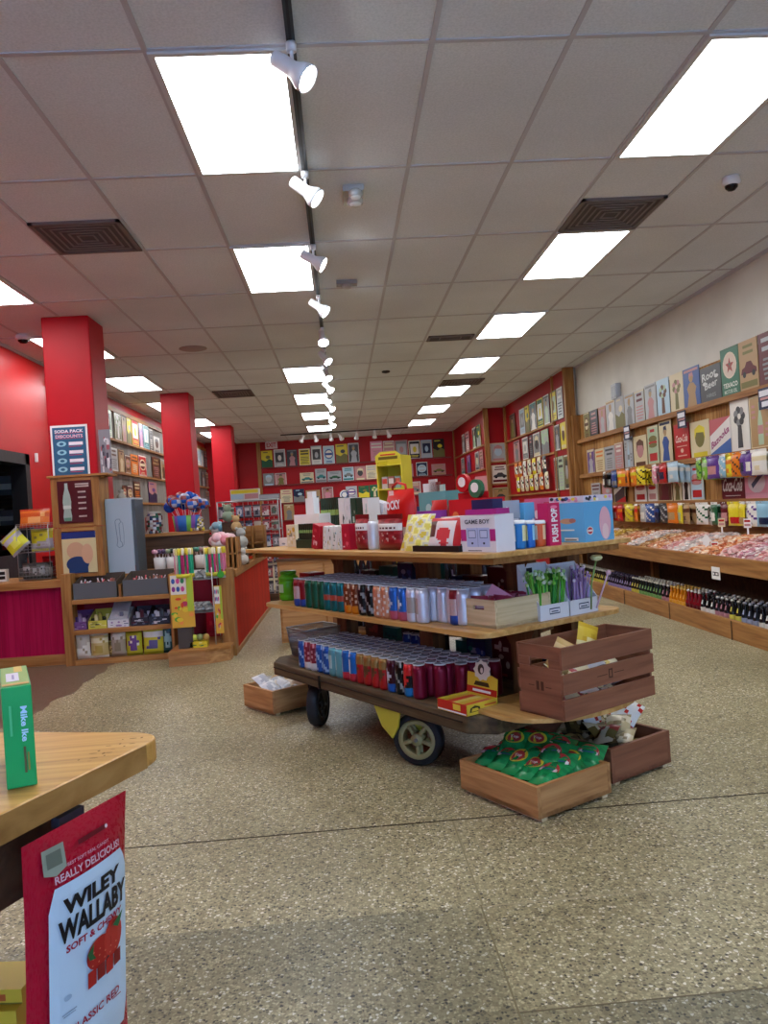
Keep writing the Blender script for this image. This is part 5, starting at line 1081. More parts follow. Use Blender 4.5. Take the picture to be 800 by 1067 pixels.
# items round the cart end (facing +a)
ER = CR+PI/2
def endf(xl, xr, yt, a=-2.25, z=ZT): b, w, z0, z1 = onA(xl, xr, yt, yt+20, a); return b, w, z1-z
for k, (xl, xr, yt, c1, cs, nm) in enumerate([(520, 532, 545, '#3a5f9c', ['#c8a870', '#8ab0d8', '#b8c8d0'], 'blue cup with a tan picture'), (533, 546, 545, '#2a78b8', ['#d8d8a8', '#b8d4e0', '#e0e4d8'], 'blue cup with a pale fish shape'), (547, 556, 545, '#1e66b8', ['#e8d88a', '#8fc8e0'], 'plain bright blue cup'), (557, 567, 545, '#c8582c', ['#e8c8a0', '#5c3a2a', '#d8d0c0'], 'orange cup with brown print')]):
    b, w, h = endf(xl, xr, yt); b += .0; t = thing('candy_cup', nm+' on the end of top shelf', 'candy cup', cw(-2.27, b+.02, ZT+.0006), ER)
    m = MB(); r = w/2*.98; cr_ = random.Random(k+90); B = col(c1, .3); cs_ = [col(c, .3) for c in cs]
    m.lathe([(r*.86, 0), (r*.9, .01), (r*.92, h*.3), (r*.95, h*.6), (r*.98, h*.9), (r, h)], None, 14, colf=lambda i, kk: cs_[(i//3) % len(cs_)] if 1 < kk < 4 and i % 5 < 3 else B); m.build('cup_body', t)
    m = MB(); m.lathe([(r*1.02, h-.004), (r*1.04, h), (r*.98, h+.008), (r*.8, h+.01)], WHITE, 14); m.build('lid', t)
b, w, h = endf(569, 581, 524)
def vt(mb, w, h): mb.text('PUSH POP', 0, h*.48, w*.55, WHITE, h*.8, rot=PI/2, bold=.04); mb.ell(0, h*.9, w*.3, h*.04, col('#e87a9c', .4))
t = product('candy_carton', 'tall hot pink carton with upright white lettering', 'carton', -2.26, b, ZT, w, .06, h, ER, '#c01f58', vt)
t.location = cw(-2.24, b, ZT+.0006); 
b, w, h = endf(527, 556, 521)
t = thing('clear_box', 'clear topped box with small packs standing behind the blue cups', 'candy box', cw(-2.36, b+.03, ZT+.0006), ER)
m = MB(); m.box(-w/2, w/2, 0, .1, 0, h*.62, col('#6d7486', .4)); m.build('carton', t); m = MB(); m.box(-w/2, w/2, .0, .1, h*.62, h, col('#9aa4b0', .15)); m.frame((0, 0, 0)); artmix(['#c8ccd4', '#5c6470', '#a8485a'], 71, 10)(m, w, h); m.build('display_window', t)
b, w, h = endf(557, 568, 523); product('candy_carton', 'light blue carton behind the orange cup', 'carton', -2.34, b+.03, ZT, w, .08, h, ER, '#5fa8d0', artmix(['#a8d4e8', '#d8e4e8'], 73, 5))
# big blue box on the end (plain animal picture left out; round red badge kept)
b1, w1, h1 = endf(601, 631, 516)
t = thing('snack_box', 'large sky blue snack box with patterned top band and red badge', 'snack box', cw(-2.215, b1+.0, ZT+.0006), ER)
BL = col('#5fa6d2', .35)
m = MB(); bw, bd, bh = w1, .19, h1; m.box(-bw/2, bw/2, 0, bd, 0, bh*.86, BL); m.build('carton', t)
m = MB(); m.box(-bw/2-.001, bw/2+.001, -.001, bd+.001, bh*.86, bh, col('#cfc9d4', .35)); rr = random.Random(4)
for fr, ww in (((0, -.001, bh*.86), bw), ): 
    m.frame(fr)
    for k in range(12): m.ell(rr.uniform(-.48, .44)*ww, bh*.07+rr.uniform(-.03, .03)*bh, .05*ww, .035*bh, col(rr.choice(['#3a4f8c', '#e0c84a', '#d890b0', '#7ac0d8', '#e8e4e0', '#2a2f3c']), .35), n=10)
m.frame((-bw/2-.001, bd/2, bh*.86), (0, -1, 0))
for k in range(14): m.ell(rr.uniform(-.48, .44)*bd, bh*.07+rr.uniform(-.03, .03)*bh, .06*bd, .035*bh, col(rr.choice(['#3a4f8c', '#e0c84a', '#d890b0', '#7ac0d8', '#e8e4e0', '#2a2f3c']), .35), n=10)
m.build('patterned_band', t)
m = MB(); m.frame((0, 0, 0)); m.ell(-bw*.33, bh*.24, bw*.11, bh*.09, pc('white')); m.ell(-bw*.33, bh*.24, bw*.09, bh*.07, col('#b03040', .35)); m.rect(-bw*.41, bh*.22, -bw*.25, bh*.26, pc('white'))
m.ell(bw*.2, bh*.38, bw*.2, bh*.36, col('#dcaab4', .35), n=28); m.ell(bw*.2, bh*.2, bw*.11, bh*.17, col('#e6c6c4', .35), n=24)
m.frame((-bw/2, bd/2, 0), (0, -1, 0)); m.ell(.0, bh*.46, bd*.22, bh*.06, col('#c09070', .35)); m.ell(.03, bh*.47, bd*.1, bh*.05, col('#a86a60', .35)); m.rect(-bd*.35, bh*.25, bd*.2, bh*.28, pc('white')); m.rect(-bd*.1, bh*.03, bd*.3, bh*.1, pc('white')); m.rect(-bd*.08, bh*.04, bd*.25, bh*.06, pc('black'))
m.build('printed_face', t)

# ---- pale wooden crate on the middle shelf
def crate(name, label, cat, loc, rz, w, d, h, mat, t=.012, gap=0, hand=False, foot=False, vert=None):
    """open box, walls as parts; x = w, y = d"""
    q = thing(name, label, cat, loc, rz)
    m = MB(); m.box(-w/2, w/2, -d/2, d/2, .002, t, mat); m.build('bottom', q)
    if hand:
        z0, z1 = h*.62, h*.78
        def side(ysgn):
            m = MB(); y0, y1 = (-d/2, -d/2+t) if ysgn < 0 else (d/2-t, d/2)
            for b in [(-w/2, w/2, 0, z0), (-w/2, w/2, z1, h), (-w/2, -w*.17, z0, z1), (w*.17, w/2, z0, z1)]: m.box(b[0], b[1], y0, y1, b[2], b[3], mat)
            return m
    for s in (-1, 1):
        if hand: side(s).build('end_panel', q)
        else: m = MB(); m.box(-w/2, w/2, *((-d/2, -d/2+t) if s < 0 else (d/2-t, d/2)), 0, h, mat); m.build('panel', q, bevel=.001)
        if gap:
            n = 3; hh = (h-gap*(n-1))/n
            for k in range(n):
                m = MB(); m.box(*((-w/2, -w/2+t) if s < 0 else (w/2-t, w/2)), -d/2+t, d/2-t, k*(hh+gap), k*(hh+gap)+hh, mat); m.build('slat', q, bevel=.001)
        else:
            m = MB(); m.box(*((-w/2, -w/2+t) if s < 0 else (w/2-t, w/2)), -d/2+t, d/2-t, 0, h, ENDV.get(mat, mat)); m.build('panel', q, bevel=.001)
    if foot:
        for s in (-1, 1): m = MB(); m.box(-w/2*.98, w/2*.98, *((-d/2+.02, -d/2+.05) if s < 0 else (d/2-.05, d/2-.02)), -.014, 0, CRATEL); m.build('runner', q)
    return q
crate('wooden_crate', 'pale wooden crate with hand slot on the middle shelf corner', 'crate', cw(-2.475+.03, 2.29, ZM+.001), CR, .2, .32, .115, CRATEL, hand=True)
rnd = random.Random(21)
for k in range(9):
    m = MB(); w, h = .09, .065; cs = [col(c, .3) for c in ('#c88aa0', '#b03a5a', '#d8c0c8', '#6a2a50', '#8f3048')]
    pouch(m, w, h, .02, cs[0], None, bagcf(cs, rnd, 5, 5), 5, 5, rnd=rnd)
    o = m.build('candy_packet', loc=cw(-2.46+.04*(k % 3)-.02, 2.17+.028*k, ZM+.06), rz=CR+rnd.uniform(-.6, .6)); o.rotation_euler[1] = rnd.uniform(-.5, .5)
    tag(o, 'small pink packet in the pale crate, %s from the hand slot' % ORD[k], 'packet', 'pink packets in the pale crate')
m = MB(); cs = [col(c, .3) for c in ('#d49ab0', '#b0456a', '#e0ccd4')]; m.box(-.055, .055, 0, .012, 0, .085, cs[0]); m.frame((0, 0, 0)); artmix(['#b0456a', '#e0ccd4', '#8f3058'], 77, 9)(m, .11, .085)
o = m.build('candy_packet', loc=cw(-2.44, 2.2, ZM+.075), rz=CR); o.rotation_euler = (-.4, .5, CR+.3); tag(o, 'pink square packet sticking up from the pale crate', 'packet')
# ---- white display boxes with stick pens
def penbox(label, b, w, plist, hbk, stickc, headc, n, seed, lean=.12):
    t = thing('display_box', label, 'display box', cw(-2.33, b, ZM+.001), ER); W = col('#d9dde2', .45); d = .12
    m = MB(); m.box(-w/2, w/2, 0, .003, 0, .065, W); m.box(-w/2, w/2, d, d+.003, 0, hbk, W); m.prism([(0, 0), (d, 0), (d, hbk), (d*.75, hbk*.8), (0, .065)], -w/2, -w/2+.003, W, axis='x'); m.prism([(0, 0), (d, 0), (d, hbk), (d*.75, hbk*.8), (0, .065)], w/2-.003, w/2, W, axis='x'); m.box(-w/2, w/2, .003, d, 0, .003, W); m.build('carton', t)
    m = MB(); m.frame((0, 0, 0)); m.rect(-w*.18, .022, w*.18, .048, col('#33415c', .4)); m.rect(-w*.165, .027, w*.165, .043, W); m.rect(-w*.12, .031, w*.12, .036, col('#33415c', .4)); m.frame((0, d, 0)); m.rect(-w*.2, hbk*.72, 0, hbk*.92, col('#2c3c44' if seed == 1 else '#b89ab8', .4)); m.build('print', t)
    r = random.Random(seed)
    for k in range(n):
        x = r.uniform(-w*.42, w*.42); y = r.uniform(.015, d-.02); l = r.uniform(.14, .2); dx = (x/w)*.05+r.uniform(-.02, .02); dy = r.uniform(-.03, .01)
        m = MB(); m.tube([(x, y, .004), (x+dx, y+dy, l)], .0042, col(r.choice(stickc), .4), 6); m.sphere((x+dx, y+dy, l+.006), .008, col(r.choice(headc), .4), 8, 5, sz=1.1); m.build('pen', t)
    return t
b1_, w1_, _, _ = onA(563, 594, 600, 640, -2.32); b2_, w2_, _, _ = onA(594, 624, 600, 630, -2.32)
penbox('white display box full of green grass stalk pens', b1_, w1_*.98, None, .235, ['#3f9a2c', '#5fb83a', '#2f8a3a', '#7cc04a'], ['#e4ead8', '#b8d890', '#7cc04a'], 70, 1)
penbox('white display box of lilac flower pens beside the green ones', b2_, w2_*.98, None, .22, ['#b89cc8', '#c8aed0', '#8f70a8', '#9ab87a'], ['#c8a8cc', '#a988b8', '#dcd0dc'], 30, 2)
m = MB(); P0 = Vector(cw(-2.3, b2_+.01, ZM+.02)); P1 = P0+Vector((.03, -.02, .22)); m.tube([P0, (P0+P1)/2+Vector((-.01, 0, 0)), P1], .004, col('#7fa05c', .4)); m.lathe([(.004, -.01), (.022, -.004), (.028, .006), (.018, .016), (.0, .018)], col('#ccd09a', .4), 12, c=tuple(P1)); tag(m.build('flower_pen'), 'tall pen with a round cream flower above the lilac pens', 'pen')
m = MB(); P1 = P0+Vector((.1, .04, .15)); m.tube([P0+Vector((.03, .02, 0)), P1], .004, col('#cdb0c8', .4)); m.sphere(tuple(P1), .012, col('#d8b8cc', .4), 10, 6); tag(m.build('flower_pen'), 'pale pink pen leaning out beyond the lilac pens', 'pen')

# ---- brown crate on the plywood end
bc = cw(-2.16, 2.44, ZD+.0215)
t = crate('slatted_crate', 'large brown slatted crate with hand slot on the end of cart', 'crate', bc, ER, .54, .225, .275, CRATEB, t=.012, hand=False)
# rebuild its faces: long side of three slats, solid end with hand slot
for ch in list(t.children): bpy.data.objects.remove(ch)
m = MB(); m.box(-.27, .27, -.112, .112, .0, .012, CRATEB); m.build('bottom', t)
for s in (-1, 1):
    for k, (z0, z1) in enumerate([(0, .078), (.096, .172), (.19, .275)]):
        m = MB(); m.box(-.27, .27, *((-.12, -.108) if s < 0 else (.108, .12)), z0, z1, CRATEB)
        if s < 0 and k == 1: m.frame((0, -.12, 0)); D = col('#4a2a1c', .6); m.rect(-.012, .118, .012, .155, D); m.rect(-.005, .124, .005, .149, CRATEB); m.rect(-.08, .134, -.02, .137, D); m.rect(.02, .134, .08, .137, D)
        m.build('slat', t, bevel=.0015)
    m = MB(); x0, x1 = (-.27, -.258) if s < 0 else (.258, .27)
    for q in [(-.108, .108, 0, .19), (-.108, .108, .225, .275), (-.108, -.05, .19, .225), (.05, .108, .19, .225)]: m.box(x0, x1, *q, CRATEB_Y)
    if s < 0: m.frame((x0, 0, 0), (0, -1, 0)); m.rect(-.02, .1, -.004, .135, col('#4a2a1c', .6)); m.rect(.004, .1, .02, .135, col('#4a2a1c', .6)); m.rect(-.06, .114, -.03, .117, col('#4a2a1c', .6)); m.rect(.03, .114, .06, .117, col('#4a2a1c', .6))
    m.build('end_panel', t, bevel=.0015)
rnd = random.Random(33); XB = Matrix.Translation(bc) @ Matrix.Rotation(ER, 4, 'Z')
for k in range(22):
    cs = rnd.choice([['#d8d4cc', '#a83a44'], ['#e0d8c8', '#3a8a4a'], ['#c8c0b4', '#7c6a5a'], ['#d8c06a', '#e8e0c0'], ['#b8bcc8', '#6a6a78'], ['#c8646a', '#e8dcd8']]); C2 = [col(c, .3) for c in cs]
    m = MB(); pouch(m, .1, .12, .035, C2[0], None, bagcf(C2, rnd, 5, 6), 5, 6, rnd=rnd)
    lay = k//11; p = XB @ Vector((-.19+.038*(k % 11), rnd.uniform(-.02, .02), .04+lay*.075))
    o = m.build('candy_bag', loc=tuple(p)); o.rotation_euler = (rnd.uniform(-1.3, -.9), rnd.uniform(-.3, .3), ER+rnd.uniform(-.35, .35))
    tag(o, '%s snack bag in the brown slatted crate, %s layer' % ({'#d8d4cc': 'white and red', '#e0d8c8': 'cream and green', '#c8c0b4': 'beige', '#d8c06a': 'yellow', '#b8bcc8': 'grey', '#c8646a': 'red and white'}[cs[0]], 'lower' if lay == 0 else 'upper'), 'candy bag', 'snack bags in the brown crate, %s %d' % (cs[0][1:], lay))
for k, (lx, ly, z, c, l) in enumerate([(.02, .02, .2, ['#d8b83a', '#e8dca0', '#c9a42a'], 'yellow snack bag sticking out of the brown crate'), (-.2, -.02, .17, ['#e0c890', '#c8a868'], 'tan snack bag seen through the hand slot of the brown crate')]):
    C2 = [col(q, .3) for q in c]; m = MB(); pouch(m, .1, .12, .03, C2[0], None, bagcf(C2, rnd, 5, 6), 5, 6, rnd=rnd); p = XB @ Vector((lx, ly, z)); o = m.build('candy_bag', loc=tuple(p)); o.rotation_euler = (-.3, .4, ER-.3-k); tag(o, l, 'candy bag')

# ---- yellow display box on the deck corner
t = thing('candy_display_box', 'yellow and red open candy box with raised cut-out card on deck corner', 'candy box', cw(-2.52, 2.1, ZD+.0006), CR)
w, d, h = .19, .17, .045; Y_ = col('#d8bc3c', .4); R_ = col('#b8281e', .4)
m = MB(); m.box(-w/2, w/2, -d/2, -d/2+.003, 0, h, R_); m.box(-w/2, -w/2+.003, -d/2, d/2, 0, h, Y_); m.box(w/2-.003, w/2, -d/2, d/2, 0, h, Y_); m.box(-w/2, w/2, d/2-.003, d/2, 0, h, Y_); m.box(-w/2, w/2, -d/2, d/2, 0, .003, Y_)
m.frame((0, -d/2, 0)); m.rect(-w*.48, h*.08, w*.48, h*.2, WHITE); m.rect(w*.05, h*.35, w*.3, h*.9, Y_); m.frame((w/2, 0, 0), (0, 1, 0)); m.poly([(-.07, .012), (-.01, .012), (-.015, .03), (-.04, .038), (-.065, .03)], col('#3a3420', .4)); m.poly([(-.06, .015), (-.02, .015), (-.025, .027), (-.055, .027)], Y_); m.rect(.01, .012, .07, .02, col('#c8642a', .4)); m.rect(.01, .026, .075, .033, col('#c8642a', .4)); m.build('tray', t)
m = MB(); m.X = Matrix.Translation((0, d/2, h)) @ Matrix.Rotation(-.12, 4, 'X')
m.prism([(-w/2, 0), (w/2, 0), (w/2, .075), (w*.3, .085), (-w*.3, .085), (-w/2, .085)], -.003, 0, Y_, axis='y'); P = [(.055*math.cos(2*PI*i/18)*(1 if i % 2 else .82), .1+.045*math.sin(2*PI*i/18)*(1 if i % 2 else .82)) for i in range(18)]
m.prism(P, -.006, -.003, col('#d8d6c8', .4), axis='y'); m.frame((0, -.006, 0)); m.ell(-.005, .105, .02, .022, col('#33332c', .4)); m.ell(.0, .1, .009, .012, col('#d8d6c8', .4)); m.frame((0, -.003, 0)); m.rect(-w/2, 0, w/2, .028, R_); m.rect(-w*.3, .008, w*.3, .018, WHITE); m.poly([(-.05, .034), (.05, .034), (.04, .052), (-.04, .052)], col('#3a3420', .4), .001); m.build('raised_card', t)
for k in range(5):
    m = MB(); m.box(-.016, .016, -.07, .07, 0, .012, col(['#c8b03a', '#b8281e', '#d8c86a', '#c8b03a', '#c04a2a'][k], .3)); o = m.build('candy_bar', loc=cw(-2.59+k*.034, 2.1, ZD+.028), rz=CR); tag(o, 'small candy bar inside the yellow and red box, %s across' % ORD[k], 'candy bar', 'candy bars in the yellow box')

# ---- mesh basket on the deck's far end
t = thing('mesh_basket', 'grey metal mesh basket on the far end of cart deck', 'basket', cw(-4.17, 2.31, ZD+.001), CR)
def grid_face(m, p0, p1, p2, p3, n, k, r, W=None):
    P = [Vector(p) for p in (p0, p1, p2, p3)]
    for i in range(n+1):
        u = i/n; m.tube([P[0].lerp(P[1], u), P[3].lerp(P[2], u)], r, WIRE, 3)
    for j in range(k+1):
        v = j/k; m.tube([P[0].lerp(P[3], v), P[1].lerp(P[2], v)], r, WIRE, 3)
bw, bd, bh = .1, .11, .17; tw, td = .12, .13
c = [(-bw, -bd, .003), (bw, -bd, .003), (bw, bd, .003), (-bw, bd, .003)]; u = [(-tw, -td, bh), (tw, -td, bh), (tw, td, bh), (-tw, td, bh)]
for k in range(4):
    m = MB(); grid_face(m, c[k], c[(k+1) % 4], u[(k+1) % 4], u[k], 20, 14, .0027); m.build('mesh_side', t)
m = MB(); m.tube(u+[u[0]], .005, WIRE, 6); m.build('rim', t); m = MB(); m.box(-bw, bw, -bd, bd, .001, .005, GREYM); m.build('basket_floor', t)
rnd = random.Random(12)
for k in range(6):
    m = MB(); C2 = [col(q, .35) for q in rnd.choice([['#4a4a3c', '#8a8468'], ['#5c5a50', '#a8a080']])]; pouch(m, .1, .11, .05, C2[0], None, bagcf(C2, rnd, 5, 5), 5, 5, rnd=rnd); o = m.build('candy_bag', loc=cw(-4.21+.04*(k % 3), 2.26+.09*(k//3), ZD+.012), rz=CR+rnd.uniform(-.5, .5)); tag(o, 'dull olive packet inside the mesh basket', 'packet', 'packets in the mesh basket')

# ---- floor crates
def floorcrate(label, c0, u, L, v, W_, h, foot=True, mat=CRATEP):
    U = Vector((u[0], u[1], 0)).normalized(); V = Vector((-U.y, U.x, 0))
    C = Vector((c0[0], c0[1], 0))+U*L/2+V*W_/2 if v > 0 else Vector((c0[0], c0[1], 0))+U*L/2-V*W_/2
    rz = math.atan2(U.y, U.x); return crate('wooden_crate', label, 'crate', (C.x, C.y, .015), rz, L, W_, h, mat, t=.018, foot=foot), C, rz
q, C1, rz1 = floorcrate('worn wooden floor crate full of green gum bags, in front', (.65, 2.83), (-.5, .85), .45, -1, .40, .12)
q, C2_, rz2 = floorcrate('darker wooden floor crate of clear snack bags by the cart end', (1.03, 3.12), (-.5, .85), .5, -1, .38, .14, mat=CRATEB)
q, C3, rz3 = floorcrate('wooden floor crate of white bags under the far end of cart', (-.482, 4.662), (-.6, .8), .34, -1, .34, .135, mat=CRATEP)
# green bags
rnd = random.Random(2); GG = [col(c, .25) for c in ('#1d9150', '#187d46', '#27a05c')]; 
for k in range(24):
    t = thing('candy_bag', 'green candy bag with white and red logo in the front floor crate', 'candy bag', (0, 0, 0), 0, 'green candy bags in the front floor crate')
    m = MB(); w, h = .125, .15; pouch(m, w, h, .06, GG[0], None, lambda i, j: GG[2] if j in (0, 7) else GG[(i*j) % 2], 6, 8, rnd=rnd); m.build('bag_body', t)
    m = MB(); wp = lambda x, y: (max(0, 1-(2*x/w)**2))**.6*(max(0, min(1, (1-y/h)*4.5, y/h*5.5))**.6)*.03+.002
    m.warp = wp; m.frame((0, 0, 0))
    if k % 6 == 5 or k in (22, 16): m.ell(0, h*.55, w*.32, h*.26, col('#d8cf3a', .35), n=20); m.ell(0, h*.53, w*.24, h*.2, col('#b03a3a', .35)); m.text('Top', 0, h*.54, h*.14, WHITE, w*.3, bold=.03)
    else:
        m.poly([(w*.36*math.cos(t_), h*.5+h*.24*math.sin(t_)) for t_ in [PI*i/8 for i in range(9)]]+[(w*.36*math.cos(t_), h*.42+h*.17*math.sin(t_)) for t_ in [PI*i/8 for i in range(8, -1, -1)]], col('#b03838', .35)); m.rect(-w*.32, h*.42, w*.32, h*.58, WHITE); m.rect(-w*.2, h*.455, w*.2, h*.5, col('#2a5a8a', .35))
    m.build('logo', t)
    if k < 20: lx = -.155+.078*(k % 5); ly = -.06+.082*(k//5)-.07; z = .105
    else: lx = -.1+.07*(k-20); ly = -.1+.06*(k % 3); z = .135
    p = Matrix.Translation((C1.x, C1.y, 0)) @ Matrix.Rotation(rz1, 4, 'Z') @ Vector((lx, ly, z))
    t.location = p; t.rotation_euler = (rnd.uniform(-1.4, -1.1), rnd.uniform(-.12, .12), rz1-PI+rnd.uniform(-.3, .3)+.45)
for k in range(8):
    p = Matrix.Translation((C1.x, C1.y, 0)) @ Matrix.Rotation(rz1, 4, 'Z') @ Vector((-.15+.1*(k % 4), -.08+.16*(k//4), .03))
    m = MB(); pouch(m, .11, .13, .05, GG[1], None, bagcf(GG, rnd, 5, 6), 5, 6, rnd=rnd); o = m.build('candy_bag', loc=tuple(p)); o.rotation_euler = (-1.45, 0, rnd.uniform(-1, 1)); tag(o, 'green candy bag at the bottom of the front floor crate', 'candy bag', 'green candy bags low in the front floor crate')
m = MB(); CL = [col(c, .15) for c in ('#8fb0c4', '#a9c4d4', '#b8d0dc')]; pouch(m, .1, .09, .03, CL[0], None, lambda i, j: rnd.choice(CL), 5, 5, rnd=rnd); p = Matrix.Translation((C1.x, C1.y, 0)) @ Matrix.Rotation(rz1, 4, 'Z') @ Vector((-.09, -.12, .115)); o = m.build('candy_bag', loc=tuple(p)); o.rotation_euler = (-1.0, 0, -.4); tag(o, 'pale blue clear bag at the corner of the front floor crate', 'candy bag')
def heap(C, rz, n, pal, word, hx, hy, z0, nm):
    for k in range(n):
        nmz, cs = rnd.choice(pal); C2 = [col(q, .25) for q in cs]; m = MB(); pouch(m, .11, .13, .045, C2[0], None, bagcf(C2, rnd, 6, 7), 6, 7, rnd=rnd)
        lx = -hx+2*hx*((k*7 % n)/(n-1)); ly = rnd.uniform(-hy, hy); lay = k % 3
        p = Matrix.Translation((C.x, C.y, 0)) @ Matrix.Rotation(rz, 4, 'Z') @ Vector((lx, ly, z0+lay*.035)); o = m.build('candy_bag', loc=tuple(p)); o.rotation_euler = (rnd.uniform(-1.35, -.85), rnd.uniform(-.4, .4), rnd.uniform(-.9, .9))
        tag(o, '%s bag heaped in the %s' % (nmz, word), 'candy bag', '%s bags in the %s' % (nmz, nm))
heap(C2_, rz2, 26, [('dark olive', ['#4a3e22', '#6a5a30', '#8a7a48', '#2c2416']), ('clear cream', ['#b8a880', '#d8ccae', '#8f8060']), ('olive and red', ['#6a5f34', '#a03a34', '#c8bfa0'])], 'darker floor crate by the cart end', .17, .1, .06, 'darker floor crate')
heap(C3, rz3, 18, [('white and cream', ['#dcd4c4', '#e8e2d8', '#c8b698']), ('white and silver', ['#d8d8dc', '#b8bcc6', '#e6e6e8']), ('cream and tan', ['#d8c8a4', '#c8a878', '#e6dcc8'])], 'crate under the far end of cart', .11, .09, .06, 'crate under the cart')
for k, (dx, dy, z) in enumerate([(.1, .02, .14), (.12, .1, .15), (.05, .12, .15)]):
    C2 = [col(q, .2) for q in ('#d8d8d4', '#b8322e', '#c8ccd0')]; m = MB(); pouch(m, .1, .13, .04, C2[0], None, lambda i, j: C2[1] if (i+j) % 5 == 0 else C2[0], 6, 7, rnd=rnd); p = Matrix.Translation((C2_.x, C2_.y, 0)) @ Matrix.Rotation(rz2, 4, 'Z') @ Vector((dx-.1, -dy, z)); o = m.build('candy_bag', loc=tuple(p)); o.rotation_euler = (-.7, .2*k, .3-k*.5); tag(o, 'white bag with red spots on top of the darker floor crate', 'candy bag', 'white and red bags on the darker floor crate')
# teal and dark goods on the far side of the cart, seen between the tiers
rnd = random.Random(44)
for lev, zz, hmax in ((0, ZD+.001, .26), (1, ZM+.001, .2)):
    for k in range(9 if lev == 0 else 7):
        a = -3.95+k*.19
        if abs(a+3.2) < .07 or abs(a+2.52) < .07 or abs(a+4.03) < .07: a += .1
        nm, c1, cs = rnd.choice([('teal', '#145a52', ['#1c7a6a', '#0e3c36']), ('black', '#17161a', ['#3c3a40', '#6a2a2c']), ('dark blue', '#1c2c54', ['#34508c', '#8a94b0']), ('dark red', '#4c1416', ['#8a2a2c', '#a89890'])])
        hh = rnd.uniform(.14, hmax); m = MB(); m.box(-.07, .07, -.04, .04, 0, hh, col(c1, .4)); m.frame((0, -.04, 0)); artmix(cs, k+lev*20+300, 8)(m, .14, hh)
        tag(m.build('candy_carton', loc=cw(a, 2.66-.0 if False else 2.62, zz), rz=CR), '%s carton on the far side of cart %s, %s along' % (nm, 'deck' if lev == 0 else 'middle shelf', ORD[k]), 'carton', 'cartons on the far side of the cart')
# ================================================================== CHECKOUT COUNTER (left)
t = thing('checkout_counter', 'long checkout counter with magenta beadboard front and pine top', 'counter', (0, 0, 0))
m = MB(); m.box(XL+.01, -2.49, 7.04, 7.1, .09, .685, MAGBEAD); m.build('front_panel', t)
m = MB(); m.box(XL+.01, -2.475, 6.98, 7.75, .685, .75, PINE); m.box(-2.475, -1.55, 7.24, 7.75, .685, .75, PINE); m.build('counter_top', t)
m = MB(); m.box(XL+.01, -2.49, 7.01, 7.1, 0, .09, PINE); m.build('base_rail', t)
m = MB(); m.box(XL+.01, XL+.06, 7.1, 7.7, 0, .685, PINE); m.build('side_panel', t)
# shelf unit
t = thing('shelf_unit', 'pine shelf unit with red back and three tiers at the counter front', 'shelf unit', (0, 0, 0))
m = MB(); m.box(-2.47, -2.385, 6.9, 7.03, 0, .80, PINEZ); m.build('side_post', t, bevel=.003)
m = MB(); m.box(-1.55, -1.525, 6.9, 7.235, 0, .74, PINEZ); m.build('side_post', t, bevel=.003)
for z, hh in ((.03, .075), (.29, .05), (.555, .05)):
    m = MB(); m.box(-2.385, -1.55, 6.9, 7.235, z-.025 if z > .1 else .0, z+hh-.035 if z > .1 else .045, PINE); m.build('shelf_board', t, bevel=.003)
m = MB(); m.box(-2.385, -1.55, 7.215, 7.23, .05, .68, col('#8c1430', .5)); m.build('back_panel', t)
m = MB(); m.box(-1.985, -1.965, 6.92, 7.21, .571, .68, PINEZ); m.build('bin_divider', t)
def greybin(label, x0, x1):
    q = thing('open_bin', label, 'bin', ((x0+x1)/2, 6.91, .572)); w = (x1-x0)/2; G = col('#5b5f62', .5); G2 = col('#4a4038', .6)
    m = MB(); m.box(-w, w, 0, .008, 0, .14, G); m.build('front_panel', q)
    m = MB(); m.prism([(.008, 0), (.29, 0), (.29, .2), (.008, .14)], -w, -w+.006, G2, axis='x'); m.prism([(.008, 0), (.29, 0), (.29, .2), (.008, .14)], w-.006, w, G2, axis='x'); m.box(-w, w, .29, .296, 0, .2, G2); m.box(-w, w, .008, .3, 0, .004, G2); m.build('bin_body', q)
greybin('dark grey open bin on top of shelf unit under the cream poster', -2.37, -2.0); greybin('dark grey open bin on top of shelf unit under the payphone', -1.945, -1.56)
rnd = random.Random(91)
for bi, (x0, x1) in enumerate([(-2.35, -2.02), (-1.93, -1.58)]):
    m = MB()
    for k in range(70):
        m.X = Matrix.Translation((rnd.uniform(x0, x1), rnd.uniform(6.95, 7.18), .60+rnd.random()*.11)) @ Matrix.Rotation(rnd.uniform(0, 6), 4, 'Z') @ Matrix.Rotation(rnd.uniform(-1, 1), 4, 'X'); m.lathe([(.004, -.03), (.006, -.03), (.006, .03), (.004, .03)], col(rnd.choice(['#d8d0c8', '#c8505a', '#b8b0b8', '#8a5a4a']), .4), 6)
    tag(m.build('candy_sticks_heap'), 'loose small candy in the grey bin %s' % ('by the wide post' if bi == 0 else 'under the payphone'), 'candy', kind='stuff')
def upx(x): return atY(x, 640, 7.0).x
